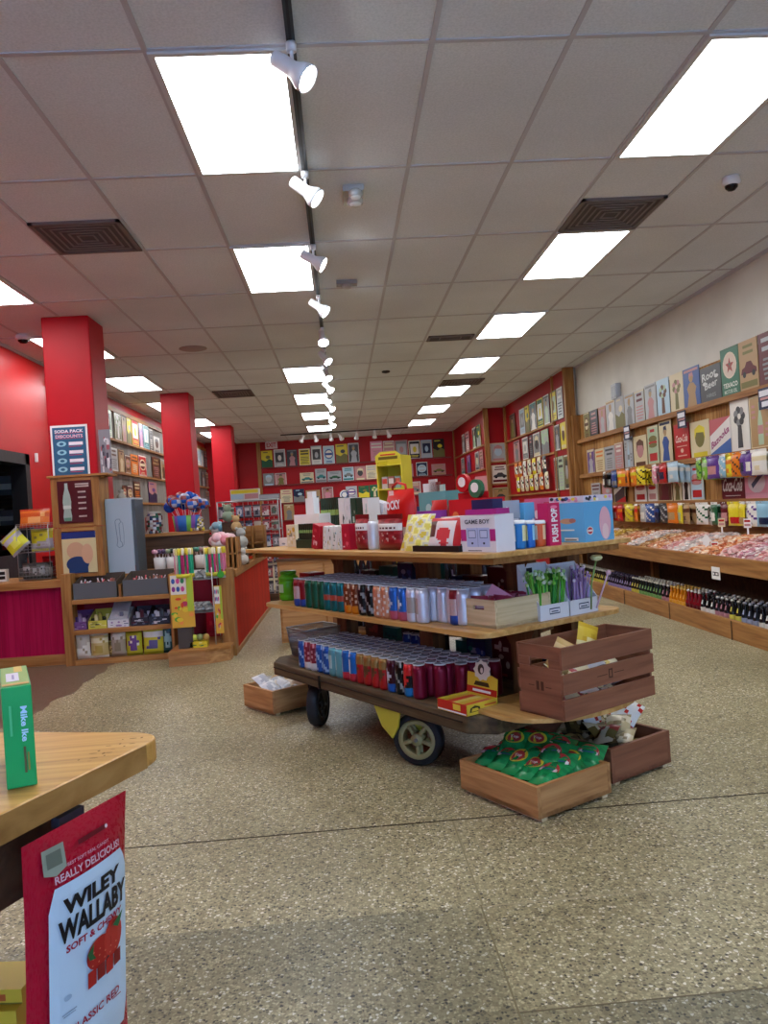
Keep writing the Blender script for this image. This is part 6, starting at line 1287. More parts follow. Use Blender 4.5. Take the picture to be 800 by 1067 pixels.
for k, (xl, xr, c1, cs, nm, hb) in enumerate([(73, 92, '#6d4a86', ['#cdbcd8', '#3f2a58', '#8f78a8'], 'purple and white open display box', 0), (94, 113, '#c2c04a', ['#2a2a22', '#e0dca0', '#8a8a3a'], 'lime and black open display box', 0), (114, 136, '#d2d4da', ['#8f78a8', '#b8bcc4', '#6a6f86'], 'white open display box with raised grey lid', 1), (138, 156, '#2c2f3e', ['#5d6478', '#c2c6d0', '#4a1c2a'], 'dark packet stack with silver print', 0), (157, 178, '#2a3142', ['#6a7890', '#d0d4dc', '#3c4c5a'], 'dark blue packet stack by the unit side', 0)]):
    a, b = upx(xl), upx(xr); w = (b-a); q = thing('display_box', nm+' on the middle tier of shelf unit', 'display box', ((a+b)/2, 6.93, .306))
    m = MB(); C = col(c1, .4); m.box(-w/2, w/2, 0, .004, 0, .07, C); m.prism([(.004, 0), (.22, 0), (.22, .15), (.15, .13), (.004, .07)], -w/2, -w/2+.004, C, axis='x'); m.prism([(.004, 0), (.22, 0), (.22, .15), (.15, .13), (.004, .07)], w/2-.004, w/2, C, axis='x'); m.box(-w/2, w/2, .22, .224, 0, .15, C); m.box(-w/2, w/2, .004, .22, 0, .004, C)
    m.frame((0, 0, 0)); artmix(cs, 500+k, 9)(m, w, .07); m.build('carton', q)
    if hb: m = MB(); m.prism([(.0, .07), (.2, .21), (.2, .205), (.0, .065)], -w*.42, w*.42, col('#aeb4bc', .3), axis='x'); m.build('lid', q)
    for i in range(8):
        m = MB(); cc = col(cs[i % 3], .35); m.box(-w*.4+(i % 4)*w*.22, -w*.4+(i % 4)*w*.22+w*.16, .03+.09*(i//4), .045+.09*(i//4), .005, .09+.02*(i % 3), cc); m.build('candy_pack', q)
for k, (xl, xr, h, c1, cs, nm) in enumerate([(77, 93, .24, '#b8b2a4', ['#d8d4c8', '#9a8f78', '#c8bfae'], 'clear bag of pale candy, by the wide post'), (94, 112, .22, '#c2ae72', ['#d8cfa8', '#a8924a', '#e0dcc8'], 'clear bag of yellowish candy'), (111, 119, .13, '#8a7a4a', ['#b8a868', '#6a5a38'], 'small squat bag of brown candy'), (115, 130, .25, '#a8a090', ['#ccc8bc', '#8a7f6a'], 'tall clear bag of beige candy'), (131, 147, .22, '#b8b838', ['#6a4a8a', '#d8d8c8', '#8a8a2a'], 'yellow bag with purple print'), (149, 170, .25, '#c2bf3a', ['#d8d8d0', '#5c5a8a', '#98982c'], 'yellow bag with white and purple print'), (169, 180, .25, '#2c5a62', ['#8ab0b4', '#16383e'], 'dark teal bag by the unit side')]):
    a, b = upx(xl), upx(xr); q = thing('candy_bag', nm+' on the bottom tier of shelf unit', 'candy bag', ((a+b)/2, 6.97+.03*(k == 2), .046)); r_ = random.Random(600+k); CS = [col(c, .25) for c in [c1]+cs]
    m = MB(); pouch(m, (b-a)*1.05, h, .07, CS[0], None, bagcf(CS, r_, 7, 10), 7, 10, rnd=r_); m.build('bag_body', q)
    m = MB(); m.box(-(b-a)*.4, (b-a)*.4, -.004, .004, h-.004, h+.01, CS[1]); m.build('top_seal', q)
for k in range(5):
    r_ = random.Random(700+k); CS = [col(c, .25) for c in r_.choice([['#b8b098', '#8a8068'], ['#a89c5a', '#6a6030']])]; m = MB(); pouch(m, .13, .2, .06, CS[0], None, bagcf(CS, r_, 5, 7), 5, 7); tag(m.build('candy_bag', loc=(-2.25+k*.15, 7.155, .046)), 'bag standing in the dark back row of the bottom tier', 'candy bag', 'back row bags on the bottom tier')
# crate stack against the column
for k, (z, nm) in enumerate([(.752, 'pine frame crate holding the cream poster, lower of the stack'), (1.205, 'pine frame crate holding the maroon bottle sign, upper of the stack')]):
    q = thing('frame_crate', nm, 'crate', (-2.38, 7.16, z)); w = .215; h = .45
    for s in (-1, 1): m = MB(); m.box(*((-w, -w+.07) if s < 0 else (w-.07, w)), 0, .29, .0, h-.001, PINEZ); m.build('side_board', q, bevel=.003)
    for zz in (0, h-.036): m = MB(); m.box(-w+.07, w-.07, 0, .29, zz, zz+.035, PINE); m.build('rail', q, bevel=.002)
    m = MB(); m.box(-w+.07, w-.07, .16, .18, .035, h-.036, col('#8a2030', .5)); m.build('back_board', q)
m = MB(); m.box(-.24, .3, -.015, .3, 0, .02, PINE); tag(m.build('cap_board', loc=(-2.38, 7.16, 1.656), bevel=.002), 'pine cap board on top of the crate stack', 'board')
# maroon sign with bottle
m = MB(); w, h = .3, .38; m.box(-w/2, w/2, -.006, 0, 0, h, col('#4a1418', .35)); m.frame((0, -.006, 0)); Gb = col('#9fb4a8', .3)
m.poly([(x-.07, y) for x, y in [(-.032, .02), (.032, .02), (.038, .06), (.03, .12), (.038, .19), (.03, .25), (.014, .31), (.013, .36), (-.013, .36), (-.014, .31), (-.03, .25), (-.038, .19), (-.03, .12), (-.038, .06)]], Gb)
for k in range(9): m.rect(-.092+.005*k, .03, -.0915+.005*k, .23, col('#7f968c', .3))
m.rect(-.1, .02, -.04, .05, col('#5d8a72', .3)); m.rect(-.105, .13, -.035, .16, col('#c4d0c4', .3))
for k, y in enumerate((.34, .32, .27, .22, .17, .12, .05)): m.rect(.01+.02*(k > 1), y, (.13 if k < 2 else .1), y+.014, col('#b8a49a', .4))
tag(m.build('bottle_sign', loc=(-2.385, 7.158, 1.242)), 'maroon sign with a pale green glass bottle on upper crate', 'sign')
# cream poster with a blue banner: plain picture
m = MB(); w, h = .3, .37; m.box(-w/2, w/2, -.006, 0, 0, h, col('#c9bd8e', .35)); m.frame((0, -.006, 0)); m.rect(-w/2, h*.84, w/2, h, col('#1f3070', .35)); m.ell(-.03, .2, .08, .08, col('#c09a7a', .4)); m.ell(-.02, .08, .1, .07, col('#1f3a66', .4), n=24); m.ell(.07, .17, .05, .09, col('#c8a080', .4), n=20); m.rect(-.1, .0, .07, .06, col('#1f3a66', .4), .0012)
tag(m.build('poster', loc=(-2.375, 7.158, .79)), 'cream poster with blue top band and blue and tan rounds', 'poster')
# payphone housing
t = thing('payphone_housing', 'pale blue metal payphone housing with engraved handset on the counter', 'payphone', (-2.03, 7.26, .751), -.04)
PB_ = col('#9fb0bb', .3); m = MB(); hh = .69
m.prism([(-.13, 0), (.11, 0), (.11, hh), (-.115, hh), (-.13, hh-.02)], .0, .015, PB_, axis='y'); m.build('front_panel', t, bevel=.004)
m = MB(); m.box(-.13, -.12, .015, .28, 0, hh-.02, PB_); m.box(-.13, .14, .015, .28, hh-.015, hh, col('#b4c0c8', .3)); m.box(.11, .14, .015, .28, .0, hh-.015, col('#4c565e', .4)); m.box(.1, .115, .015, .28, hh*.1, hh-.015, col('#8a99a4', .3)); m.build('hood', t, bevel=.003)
m = MB(); m.frame((-.01, 0, .0)); Dk = col('#5a6a78', .4)
def stroke(m, pts, wd, mat):
    for (x0, y0), (x1, y1) in zip(pts[:-1], pts[1:]):
        d = math.hypot(x1-x0, y1-y0) or 1; nx, ny = -(y1-y0)/d*wd, (x1-x0)/d*wd; m.poly([(x0-nx, y0-ny), (x1-nx, y1-ny), (x1+nx, y1+ny), (x0+nx, y0+ny)], mat, .0008)
stroke(m, [(-.03, .42), (-.035, .48), (-.02, .5), (.01, .5), (.015, .47), (.0, .455), (.005, .3), (.02, .28), (.02, .25), (-.01, .24), (-.03, .26), (-.02, .3), (-.03, .42)], .0022, Dk)
stroke(m, [(.02, .48), (.035, .46), (.04, .36), (.035, .27), (.02, .25)], .0016, Dk); m.build('handset_engraving', t)
m = MB(); m.lathe([(.04, 0), (.045, .01), (.04, .03), (.02, .05), (.02, .06), (.03, .07), (.01, .09)], col('#9a9488', .4), 14); tag(m.build('table_bell', loc=(-2.04, 7.4, .751+.69), rz=0), 'small grey dome shaped piece on top of the payphone housing', 'ornament')
# wire basket rack on the counter, far side
t = thing('basket_rack', 'three tier wire basket rack of candy bags by the doorway', 'wire rack', (-2.77, 7.25, .751))
rw, rd = .14, .12
m = MB()
for x in (-rw, rw):
    for y in (-rd, rd): m.tube([(x, y, 0), (x, y, .50)], .004, WIRE, 5)
m.build('upright', t)
for z, hh in ((.01, .1), (.25, .08), (.46, .05)):
    m = MB(); cc = [(-rw, -rd), (rw, -rd), (rw, rd), (-rw, rd)]
    for k in range(4):
        a, b = cc[k], cc[(k+1) % 4]; grid_face(m, (*a, z), (*b, z), (*b, z+hh), (*a, z+hh), 9, 3, .0015)
    m.build('basket', t); m = MB(); m.box(-rw, rw, -rd, rd, z, z+.003, GREYM); m.build('basket_floor', t)
def cbag(name, label, loc, w, h, c, rz=0, rx=0, ry=0, grp=None, seed=1, d=.05):
    r_ = random.Random(seed); CS = [col(q, .28) for q in c]; m = MB(); pouch(m, w, h, d, CS[0], None, bagcf(CS, r_, 7, 9), 7, 9, rnd=r_); o = m.build(name, loc=loc); o.rotation_euler = (rx, ry, rz); return tag(o, label, 'candy bag', grp)
cbag('candy_bag', 'orange candy bag lying on top of the wire basket rack', (-2.77, 7.2, 1.225), .27, .17, ['#d0702c', '#c85a28', '#e0a060', '#a83a24'], rx=-.2, seed=3)
cbag('candy_bag', 'lime yellow bag tilted out of the middle wire basket', (-2.87, 7.14, 1.03), .2, .2, ['#c8cc2c', '#b8bcc4', '#d8dc5a', '#9a9c98'], rx=-.15, ry=-.7, seed=4)
cbag('candy_bag', 'yellow bag upright in the middle wire basket', (-2.71, 7.2, 1.01), .2, .2, ['#c8c02c', '#a8a0a0', '#8a8a48', '#d8d05a'], seed=5)
for k in range(4): cbag('candy_bag', 'small grey packet in the lowest wire basket', (-2.86+.06*k, 7.22, .765), .1, .14, ['#6a6a64', '#a8a8a4', '#4c4c48'], rz=.4*k, grp='packets in the lowest wire basket', seed=8+k)
cbag('candy_bag', 'red packet in the lowest wire basket by the crates', (-2.7, 7.3, .765), .12, .19, ['#b0181c', '#8c1418'], seed=14)
m = MB(); m.box(-.04, .04, -.03, .03, 0, .11, pc('white')); m.frame((0, -.03, 0)); m.rect(-.03, .02, .03, .05, BLACK); m.rect(-.03, .06, .03, .09, BLACK); tag(m.build('label_box', loc=(-3.12, 7.3, .751)), 'small black and white box on the counter before the doorway', 'box')
m = MB(); m.box(-.012, .012, -.02, .02, 0, .1, WHITE); tag(m.build('light_switch', loc=(XL+.02, 9.15, 1.98)), 'white thermostat box on the red wall beside doorway', 'switch')

# red counter running back into the shop
t = thing('red_counter', 'red beadboard counter side running back into the shop', 'counter', (0, 0, 0))
m = MB(); m.box(-1.04, -1.0, 6.98, 10.2, .04, .67, REDBEAD); m.build('side_panel', t)
m = MB(); m.box(-1.28, -.97, 7.0, 10.25, .67, .735, PINEY); m.build('counter_top', t, bevel=.004)
m = MB(); m.box(-1.1, -.985, 6.82, 6.97, 0, .76, PINEZ); m.build('corner_post', t, bevel=.004)
m = MB(); m.box(-1.0, -.985, 6.98, 10.2, 0, .04, PINEY); m.build('base_rail', t)
m = MB(); m.box(-1.28, -1.04, 10.16, 10.2, 0, .67, PINE); m.build('end_panel', t)
m = MB(); m.box(-1.5, -1.05, 7.42, 7.45, .13, .66, col('#8c1430', .5)); m.build('front_panel', t)
# low bench
t = thing('display_plinth', 'low wooden plinth at the counter corner under the candy rack', 'plinth', (0, 0, 0))
m = MB(); m.prism([(-1.5, 6.5), (-1.2, 6.52), (-1.0, 6.62), (-1.0, 6.8), (-1.115, 6.8), (-1.115, 7.4), (-1.5, 7.4)], .1, .125, PINE); m.build('top_board', t, bevel=.002)
m = MB(); m.prism([(-1.5, 6.51), (-1.2, 6.53), (-1.01, 6.63), (-1.01, 6.79), (-1.12, 6.79), (-1.12, 7.38), (-1.5, 7.38)], 0, .1, CRATEP); m.build('base', t)
# wire floor rack on the plinth
t = thing('wire_display_rack', 'white wire rack with wavy shelves on the low plinth', 'wire rack', (-1.28, 6.85, .126))
m = MB()
for x in (-.14, .14):
    for y in (-.13, .13): m.tube([(x, y, 0), (x, y, .66)], .004, col('#c8c8c4', .4), 5)
m.build('upright', t)
for z in (.28, .56):
    m = MB(); m.box(-.14, .14, -.13, .13, z, z+.004, GREYM); cc = [(-.14, -.13), (.14, -.13), (.14, .13), (-.14, .13)]
    for k in range(4): grid_face(m, (*cc[k], z), (*cc[(k+1) % 4], z), (*cc[(k+1) % 4], z+.05), (*cc[k], z+.05), 8, 2, .0018)
    m.build('basket', t)
for lv, z in enumerate((.41, .69)):
    for k in range(4):
        cbag('candy_packet', 'grey silver packets piled on the %s wire shelf' % ('lower', 'upper')[lv], (-1.38+.065*k, 6.82, z+.01), .1, .09, ['#8c8c8c', '#c0c0bc', '#5c6468', '#d8d8d8'], rz=.3*k, rx=-.8, grp='silver packets on the %s wire shelf' % ('lower', 'upper')[lv], seed=30+k+lv*7)
m = MB(); m.box(-.07, .07, 0, .09, 0, .05, pc('yellow')); m.frame((0, 0, 0)); artmix(['#4a7a3a', '#e8e0a0'], 800, 6)(m, .14, .05); q = m.build('candy_carton', loc=(-1.27, 6.62, .126)); tag(q, 'yellow open carton of small toys low on the plinth', 'candy box')
for k in range(3): m = MB(); m.sphere((0, 0, .03), .03, col(['#b8c04a', '#7a8a5c', '#a8884a'][k], .4), 10, 7); tag(m.build('toy_ball', loc=(-1.31+k*.05, 6.66, .175)), 'small %s ball in the yellow carton on the plinth' % ['lime', 'green', 'tan'][k], 'toy')
cbag('candy_carton', 'red packet low behind the wire rack', (-1.2, 7.2, .126), .2, .32, ['#a8122c', '#8c1026', '#c22a3c'], seed=40)
# colourful hanging banners + stick jars
def sjar(label, x, y, z, r, seed):
    t = thing('stick_candy_jar', label, 'candy jar', (x, y, z)); rn = random.Random(seed)
    m = MB(); m.lathe([(r, 0), (r, .03), (r*.96, .032), (r*.96, 0.004), (0.0001, .004)], col('#c9c43a', .4), 16); m.build('base_ring', t)
    cols = ['#c8347a', '#2fa884', '#d87aa0', '#d8d0c0', '#3fb890', '#b82a6a']
    for ring, nn in ((.84, 13), (.5, 7)):
        for k in range(nn):
            a = 2*PI*k/nn; cxx, cyy = r*ring*math.cos(a), r*ring*math.sin(a)
            m = MB(); m.lathe([(.0075, .006), (.0085, .01), (.0085, .19), (.0075, .195)], col(cols[(k+seed) % 6], .35), 6, c=(cxx, cyy, 0)); m.lathe([(.0095, .19), (.011, .2), (.011, .235), (.0065, .245)], col(rn.choice(['#d8c83a', '#e0d88a', '#d0b82a', '#e8e4d0']), .4), 6, c=(cxx, cyy, 0)); m.build('candy_stick', t)
    return t
STD = lambda x, y, z, lab: tag(MB().box(-.09, .09, -.03, .09, 0, z-.0, col('#5a4232', .6)).build('display_stand', loc=(x, y, 0.126)), lab, 'stand')
def banner(label, xl, xr, yt, yb, Y, seed):
    cx, w, z0, z1 = onY(xl, xr, yt, yb, Y); t = thing('hanging_banner', label, 'banner', (cx, Y, z0)); h = z1-z0
    m = MB(); m.box(-w/2, w/2, 0, .004, 0, h, col('#d8a83a', .4)); m.build('sheet', t)
    m = MB(); m.frame((0, 0, 0)); r = random.Random(seed)
    m.rect(-w*.48, h*.62, w*.2, h*.98, col('#e0dcd0', .4)); 
    for i in range(3):
        for j in range(2): m.ell(-w*.36+w*.2*i, h*(.72+.15*j), w*.08, h*.05, col(['#8a3a8a', '#3a5fa8', '#c84a8a', '#3a8a5a'][(i+j) % 4], .4))
    for k in range(16): m.ell(r.uniform(-.4, .4)*w, r.uniform(.04, .58)*h, r.uniform(.06, .16)*w, r.uniform(.02, .05)*h, col(r.choice(['#d84a2a', '#e0c83a', '#5fa83a', '#e8904a', '#c8b8a0', '#b83a5a']), .4), n=12)
    m.rect(w*.22, h*.3, w*.48, h*.98, col('#a8c03a', .4)); m.build('print', t)
    return cx, z1, w
cx, z1, w = banner('colourful candy banner hanging below the stick jar beside payphone', 178, 202, 598, 654, 6.6, 5)
tag(MB().box(-.06, .06, 0, .08, 0, z1-.16, col('#4a4440', .6)).build('display_stand', loc=(cx, 6.62, .126)), 'dark narrow stand behind the colourful banner', 'stand')
sjar('jar of pink and green candy sticks with yellow tops beside payphone', cx+.02, 6.66, z1-.034+0, .085, 1)
p = atY(222, 597, 6.72); sjar('jar of pink and green candy sticks with yellow tops by the corner post', p.x, 6.86, p.z-.03, .1, 2)
tag(MB().box(-.09, .09, -.06, .06, 0, p.z-.03-.735-.0 if p.z-.03 > .735 else .02, col('#b8b8b0', .5)).build('display_stand', loc=(p.x, 6.86, .735 if p.z-.03 > .735 else p.z-.052)), 'pale small stand below the corner candy stick jar', 'stand')
m = MB(); q = atY(229, 599, 6.7); m.prism([(.03*math.cos(2*PI*i/20), .03*math.sin(2*PI*i/20)) for i in range(20)], -.002, .002, col('#3a9a2c', .4), axis='y'); tag(m.build('round_badge', loc=(q.x, 6.74, q.z)), 'round green price dot below the corner stick candy jar', 'badge')
cx, z1, w = banner('narrow yellow banner strip under the green price dot', 224, 232, 610, 660, 6.68, 6)

# counter back shelf with lollipops
t = thing('back_counter', 'dark wooden raised counter behind the payphone carrying jars and lollipops', 'counter', (0, 0, 0))
m = MB(); m.box(-2.0, -1.37, 7.8, 8.2, 1.06, 1.09, PINE); m.build('top_board', t)
m = MB(); m.box(-1.99, -1.38, 7.82, 8.18, 0, 1.06, DARKW); m.build('cabinet', t)
def onYs(x, y, Y=8.0): p = atY(x, y, Y); return p.x, p.z
x, z = onYs(194, 553)
t = thing('lollipop_bucket', 'blue candy bucket bursting with big blue lollipops', 'lollipop bucket', (x+.02, 7.95, 1.091))
m = MB(); m.lathe([(.1, 0), (.12, .005), (.14, .16), (.135, .16), (.11, .01)], None, 18, colf=lambda i, k: col(['#2a5fa8', '#2a5fa8', '#6aa84a', '#7a4a9a'][i % 4], .35)); m.build('bucket', t)
rn = random.Random(3)
for k in range(12):
    a = k*2.4; r = .17*math.sqrt((k+.5)/12); z = .2+.12*(1-(r/.17)**2)+rn.uniform(-.01, .02)
    m = MB(); m.tube([(r*.3*math.cos(a), r*.3*math.sin(a), .02), (r*math.cos(a)*1.2, r*math.sin(a), z)], .003, WHITE, 5)
    cc = [col(c, .25) for c in (['#1a4aa8', '#1a4aa8', '#16388a'] if k % 3 == 0 else ['#2a5ab0', '#8a4a4a', '#a8a8b8'])]; m.sphere((r*math.cos(a)*1.25, r*math.sin(a), z+.03), .058, None, 12, 9, colf=lambda i, kk: cc[((i//2)*(kk//2)+k) % 3]); m.build('lollipop', t)
for k, (xx, w, h, c, nm) in enumerate([(-1.88, .16, .22, ['#b8b0a8', '#3a4a6a', '#c8c8cc', '#6a3a3a', '#2a5a4a'], 'clear jar of mixed wrapped candy behind the payphone'), (-1.45, .12, .14, ['#c8b83a', '#8a7a6a', '#c8c0b8', '#5a4a3a'], 'round jar of yellow and grey candy beside the lollipops')]):
    m = MB(); rn = random.Random(k); CS = [col(q, .2) for q in c]; r = w/2; m.lathe([(r*.9, 0), (r, .01)]+[(r, h*.1*i) for i in range(1, 9)]+[(r*.8, h*.9)], None, 16, colf=lambda i, kk: rn.choice(CS)); t = m.build('candy_jar', loc=(xx, 7.95, 1.0905)); tag(t, nm, 'candy jar')
    m = MB(); m.lathe([(r*.82, h*.9), (r*.85, h*.92), (r*.85, h*.98), (0.0001, h)], col('#a8a8a4', .3), 14); m.build('lid', t)
    for q in range(5): m = MB(); m.lathe([(.004, -.02), (.012, -.01), (.012, .01), (.004, .02)], CS[q % len(CS)], 6); tag(m.build('candy_piece', loc=(xx-.05+q*.03, 7.84, 1.103)), 'small wrapped candy lying before the jar of %s' % ('mixed candy' if k == 0 else 'yellow candy'), 'candy', 'loose candies before the %s jar' % ('mixed' if k == 0 else 'yellow'))
m = MB(); m.lathe([(.06, 0), (.07, .02), (.07, .16), (.05, .18)], col('#8a4a3a', .4), 14); tag(m.build('candy_tub', loc=(-1.93+.0, 8.05, 1.0905)), 'brown tub at the payphone end of the raised counter', 'tub')
# between: small pots below
for k, (x, y, c, nm) in enumerate([(165, 592, ['#c87a9a', '#d8a8b8', '#5a4a6a'], 'pink and violet lollipops in a small white pot'), (178, 588, ['#3a5a4a', '#8a9a7a', '#2a3a34'], 'dark green lollipops in a clear pot'), (208, 585, ['#2a6a5a', '#4a8a7a', '#a88a8a'], 'teal lollipops in a low pot between the stick jars')]):
    p = atY(x, y, 7.25); t = thing('lollipop_pot', nm, 'lollipop pot', (p.x, 7.34, .751)); rn = random.Random(k+9)
    m = MB(); m.lathe([(.05, 0), (.055, .004), (.06, .12), (.056, .12), (.05, .01)], col('#c8c8c4', .2), 14); m.build('pot', t)
    for i in range(10):
        a = i*2.4; r = .05*math.sqrt(i/10); m = MB(); m.tube([(r*.4*math.cos(a), r*.4*math.sin(a), .01), (r*1.3*math.cos(a), r*1.3*math.sin(a), .16)], .002, WHITE, 4); m.sphere((r*1.35*math.cos(a), r*1.35*math.sin(a), .175), .022, col(c[i % 3], .3), 8, 6); m.build('lollipop', t)
# things on the red counter
for k, (xl, xr, yt, c, nm) in enumerate([(216, 242, 540, '#4aa0c8', 'pale blue candy floss tubs stack'), (214, 240, 550, '#c87a84', 'pink candy floss tubs stack')]):
    pass
cx, w, z0, z1 = onY(217, 240, 540, 553, 8.4)
def tubs(label, cx, y, z, w, h, c, c2):
    t = thing('candy_tub', label, 'candy tub', (cx, y, z)); m = MB(); rn = random.Random(int(cx*100)); r = w/2
    m.lathe([(r*.7, 0), (r*.8, h*.1), (r*.8, h*.5)], col('#d8d4d0', .4), 14); m.build('tub_body', t)
    for i in range(11): a = i*2.4; q = r*math.sqrt(i/11)*.8; m = MB(); m.sphere((q*math.cos(a), q*math.sin(a), h*.6+.02*math.cos(i)), w*.19, col(rn.choice([c, c2]), .5), 8, 6); m.build('candy_puff', t)
tubs('white tub heaped with pale blue candy on the red counter', cx, 8.4, 1.03, .22, .13, '#7ab8cc', '#a8ccd8'); 
m = MB(); m.box(-.12, .14, -.12, .12, 0, 1.0295-.7355, DARKW); m.box(-.12, .14, -.125, -.12, .02, .27, PINE); tag(m.build('riser_box', loc=(cx, 8.4, .7355)), 'dark riser box under the blue candy tub on red counter', 'box')
tubs('white tub heaped with pink candy in front of the blue one', cx+.14, 7.6, .93, .26, .12, '#d88a98', '#e8c0c4')
m = MB(); m.box(-.11, .11, -.1, .1, 0, .9295-.7355, CRATEP); tag(m.build('riser_box', loc=(cx+.14, 7.6, .7355)), 'wooden riser box under the pink candy tub on red counter', 'box')
def boardbox(label, xl, xr, yt, Y, z0, d=.2):
    cx, w, _, z1 = onY(xl, xr, yt, yt+30, Y); t = thing('wooden_crate', label, 'crate', (cx, Y, z0+.0005)); h = z1-z0
    for s in (0, 1, 2): m = MB(); x = -w/2+s*(w-.02)/2; m.box(x, x+.02, 0, d, 0, h, PINEZ); m.build('slat', t)
    m = MB(); m.box(-w/2, w/2, d-.015, d, 0.0, h, PINE); m.build('back_panel', t); m = MB(); m.box(-w/2, w/2, 0, d-.015, h*.45, h*.45+.012, PINE); m.build('shelf', t)
    return cx, w, h
boardbox('upright wooden crate on the red counter next to corner post', 236, 248, 560, 7.2, .7355)
boardbox('upright wooden crate further back on the red counter', 250, 276, 548, 8.6, .7355)
for k, (x, y, Y, s, c, nm) in enumerate([(237, 534, 8.2, .1, '#8a9a84', 'grey green plush toy head above the red counter'), (246, 545, 8.0, .09, '#b89a6a', 'tan plush toy on the red counter'), (251, 560, 7.7, .11, '#a8aaa4', 'grey plush toy before the upright crate'), (253, 580, 7.6, .09, '#c8c4bc', 'white plush toy between the crates of red counter')]):
    p = atY(x, y, Y); t = thing('plush_toy', nm, 'plush toy', (p.x, Y, max(.7355, p.z-s))); C = col(c, .8)
    if p.z-s > .8: m = MB(); m.box(-.06, .06, -.05, .05, 0, p.z-s-.7355-.001, DARKW); tag(m.build('display_block', loc=(p.x, Y, .7355)), 'dark block under the %s' % nm.split(' above')[0].split(' on the')[0].split(' before')[0].split(' between')[0], 'block')
    m = MB(); m.sphere((0, 0, s*.6), s*.6, C, 12, 8, sz=1); m.build('body', t); m = MB(); m.sphere((0, 0, s*1.45), s*.42, C, 12, 8); m.build('head', t)
    for sx in (-1, 1): m = MB(); m.sphere((sx*s*.35, 0, s*1.8), s*.15, C, 8, 6); m.build('ear', t)
# red posts/wooden items at far end
m = MB(); m.box(-.09, .09, -.09, .09, 0, .03, col('#c23a1c', .4)); tag(m.build('red_tray', loc=(-1.08, 8.7, .7355)), 'flat red tray on the far red counter top', 'tray')

# ================================================================== WIRE CARD RACK and displays behind the counter end
t = thing('card_rack', 'tall grey wire rack of small hanging packets beyond the red counter', 'wire rack', (-1.3, 11.2, 0))
m = MB(); H = 1.42; m.box(-.42, .42, -.25, .25, 0, .1, DARKW); m.build('base', t)
m = MB()
for x in (-.42, .42): m.tube([(x, -.25, .1), (x, -.25, H)], .01, WIRE, 6); m.tube([(x, .25, .1), (x, .25, H)], .01, WIRE, 6)
for z in (.5, 1.0, H): m.tube([(-.42, -.25, z), (.42, -.25, z), (.42, .25, z), (-.42, .25, z), (-.42, -.25, z)], .008, WIRE, 6)
m.build('frame', t); m = MB(); grid_face(m, (-.42, -.2, .15), (.42, -.2, .15), (.42, -.2, H), (-.42, -.2, H), 12, 16, .003); m.build('wire_grid', t)
rn = random.Random(6)
for r in range(6):
    for k in range(7):
        c = rn.choice([['#8a8a94', '#c8c8d0', '#3a3a48'], ['#a8606a', '#d8d0d0', '#4a3a4a'], ['#6a7aa0', '#c8ccd8', '#2a2a3a'], ['#b8b0a8', '#5a6a5a', '#8a4a4a']])
        cbag('hanging_packet', 'small packet on the tall wire rack, %s row from the top, %s across' % (ORD[r], ORD[k]), (-1.3-.36+k*.12, 10.96, H-.24-r*.215), .1, .18, c, grp='packets on the tall wire rack', seed=r*9+k, d=.02)
m = MB(); m.box(-.2, .2, -.1, .1, 0, .16, col('#c8c4c0', .4)); m.frame((0, -.1, 0)); m.rect(-.19, .1, .19, .15, pc('yellow')); m.rect(-.19, .02, -.02, .09, pc('lightblue')); m.rect(0, .02, .19, .09, pc('rose')); tag(m.build('display_box', loc=(-1.35, 11.2, H+.009)), 'yellow and pale display box on top of the tall wire rack', 'display box')
m = MB(); m.box(-.18, .18, -.08, .08, 0, .07, pc('grey')); m.box(-.17, .17, -.081, -.08, .01, .06, pc('silver')); tag(m.build('display_box', loc=(-1.05, 11.2, H+.009)), 'low grey box on top of the tall wire rack', 'display box')

# second display table behind the cart
t = thing('display_table', 'low dark display table with bottle crates, standing behind the cart', 'table', (.75, 6.3, 0), -.75)
m = MB(); m.box(-.9, .9, -.35, .35, .56, .59, DARKW); m.build('table_top', t); m = MB(); m.box(-.9, .9, -.35, .35, .2, .225, DARKW); m.build('lower_shelf', t)
for x in (-.86, .86):
    for y in (-.31, .31): m = MB(); m.box(x-.03, x+.03, y-.03, y+.03, 0, .56, POSTW); m.build('leg', t)
X6 = Matrix.Translation((.75, 6.3, 0)) @ Matrix.Rotation(-.75, 4, 'Z')
mm = MB(); prof = [(.028, 0), (.032, .006), (.032, .11), (.026, .14), (.014, .18), (.0125, .225)]
mm.lathe(prof, None, 8, colf=lambda i, k: col('#17161c', .15) if k != 1 else (col('#4a4a66', .4) if i < 5 else col('#17161c', .15)))
pr = mm.build('soda_bottle', loc=(0, 0, -40)); mm = MB(); mm.lathe([(.0155, .222), (.015, .231), (.001, .234)], col('#a8a8b0', .3, .3), 8); cp = mm.build('cap', pr); KIDS[pr.name] = [cp]
for lv, z in enumerate((.591, .226)):
    for r in range(3):
        for k in range(20):
            dup(pr, tuple(X6 @ Vector((-.82+k*.085, -.28+.09*r, z))), 0, 'dark bottle on the %s of the table behind cart, %s row' % (('top', 'lower shelf')[lv], ORD[r]), 'bottle', 'dark bottles behind the cart, level %d row %d' % (lv+1, r+1))
bpy.data.objects.remove(cp); bpy.data.objects.remove(pr); KIDS.clear()
t = thing('low_cabinet', 'low tan wooden cabinet behind the cart on the counter side', 'cabinet', (-.2, 7.3, 0))
m = MB(); m.box(-.43, .43, 0, .4, 0, .76, PINE); m.build('body', t)
m = MB(); m.box(-.44, .44, -.015, .415, .76, .785, DARKW); m.build('top_board', t)
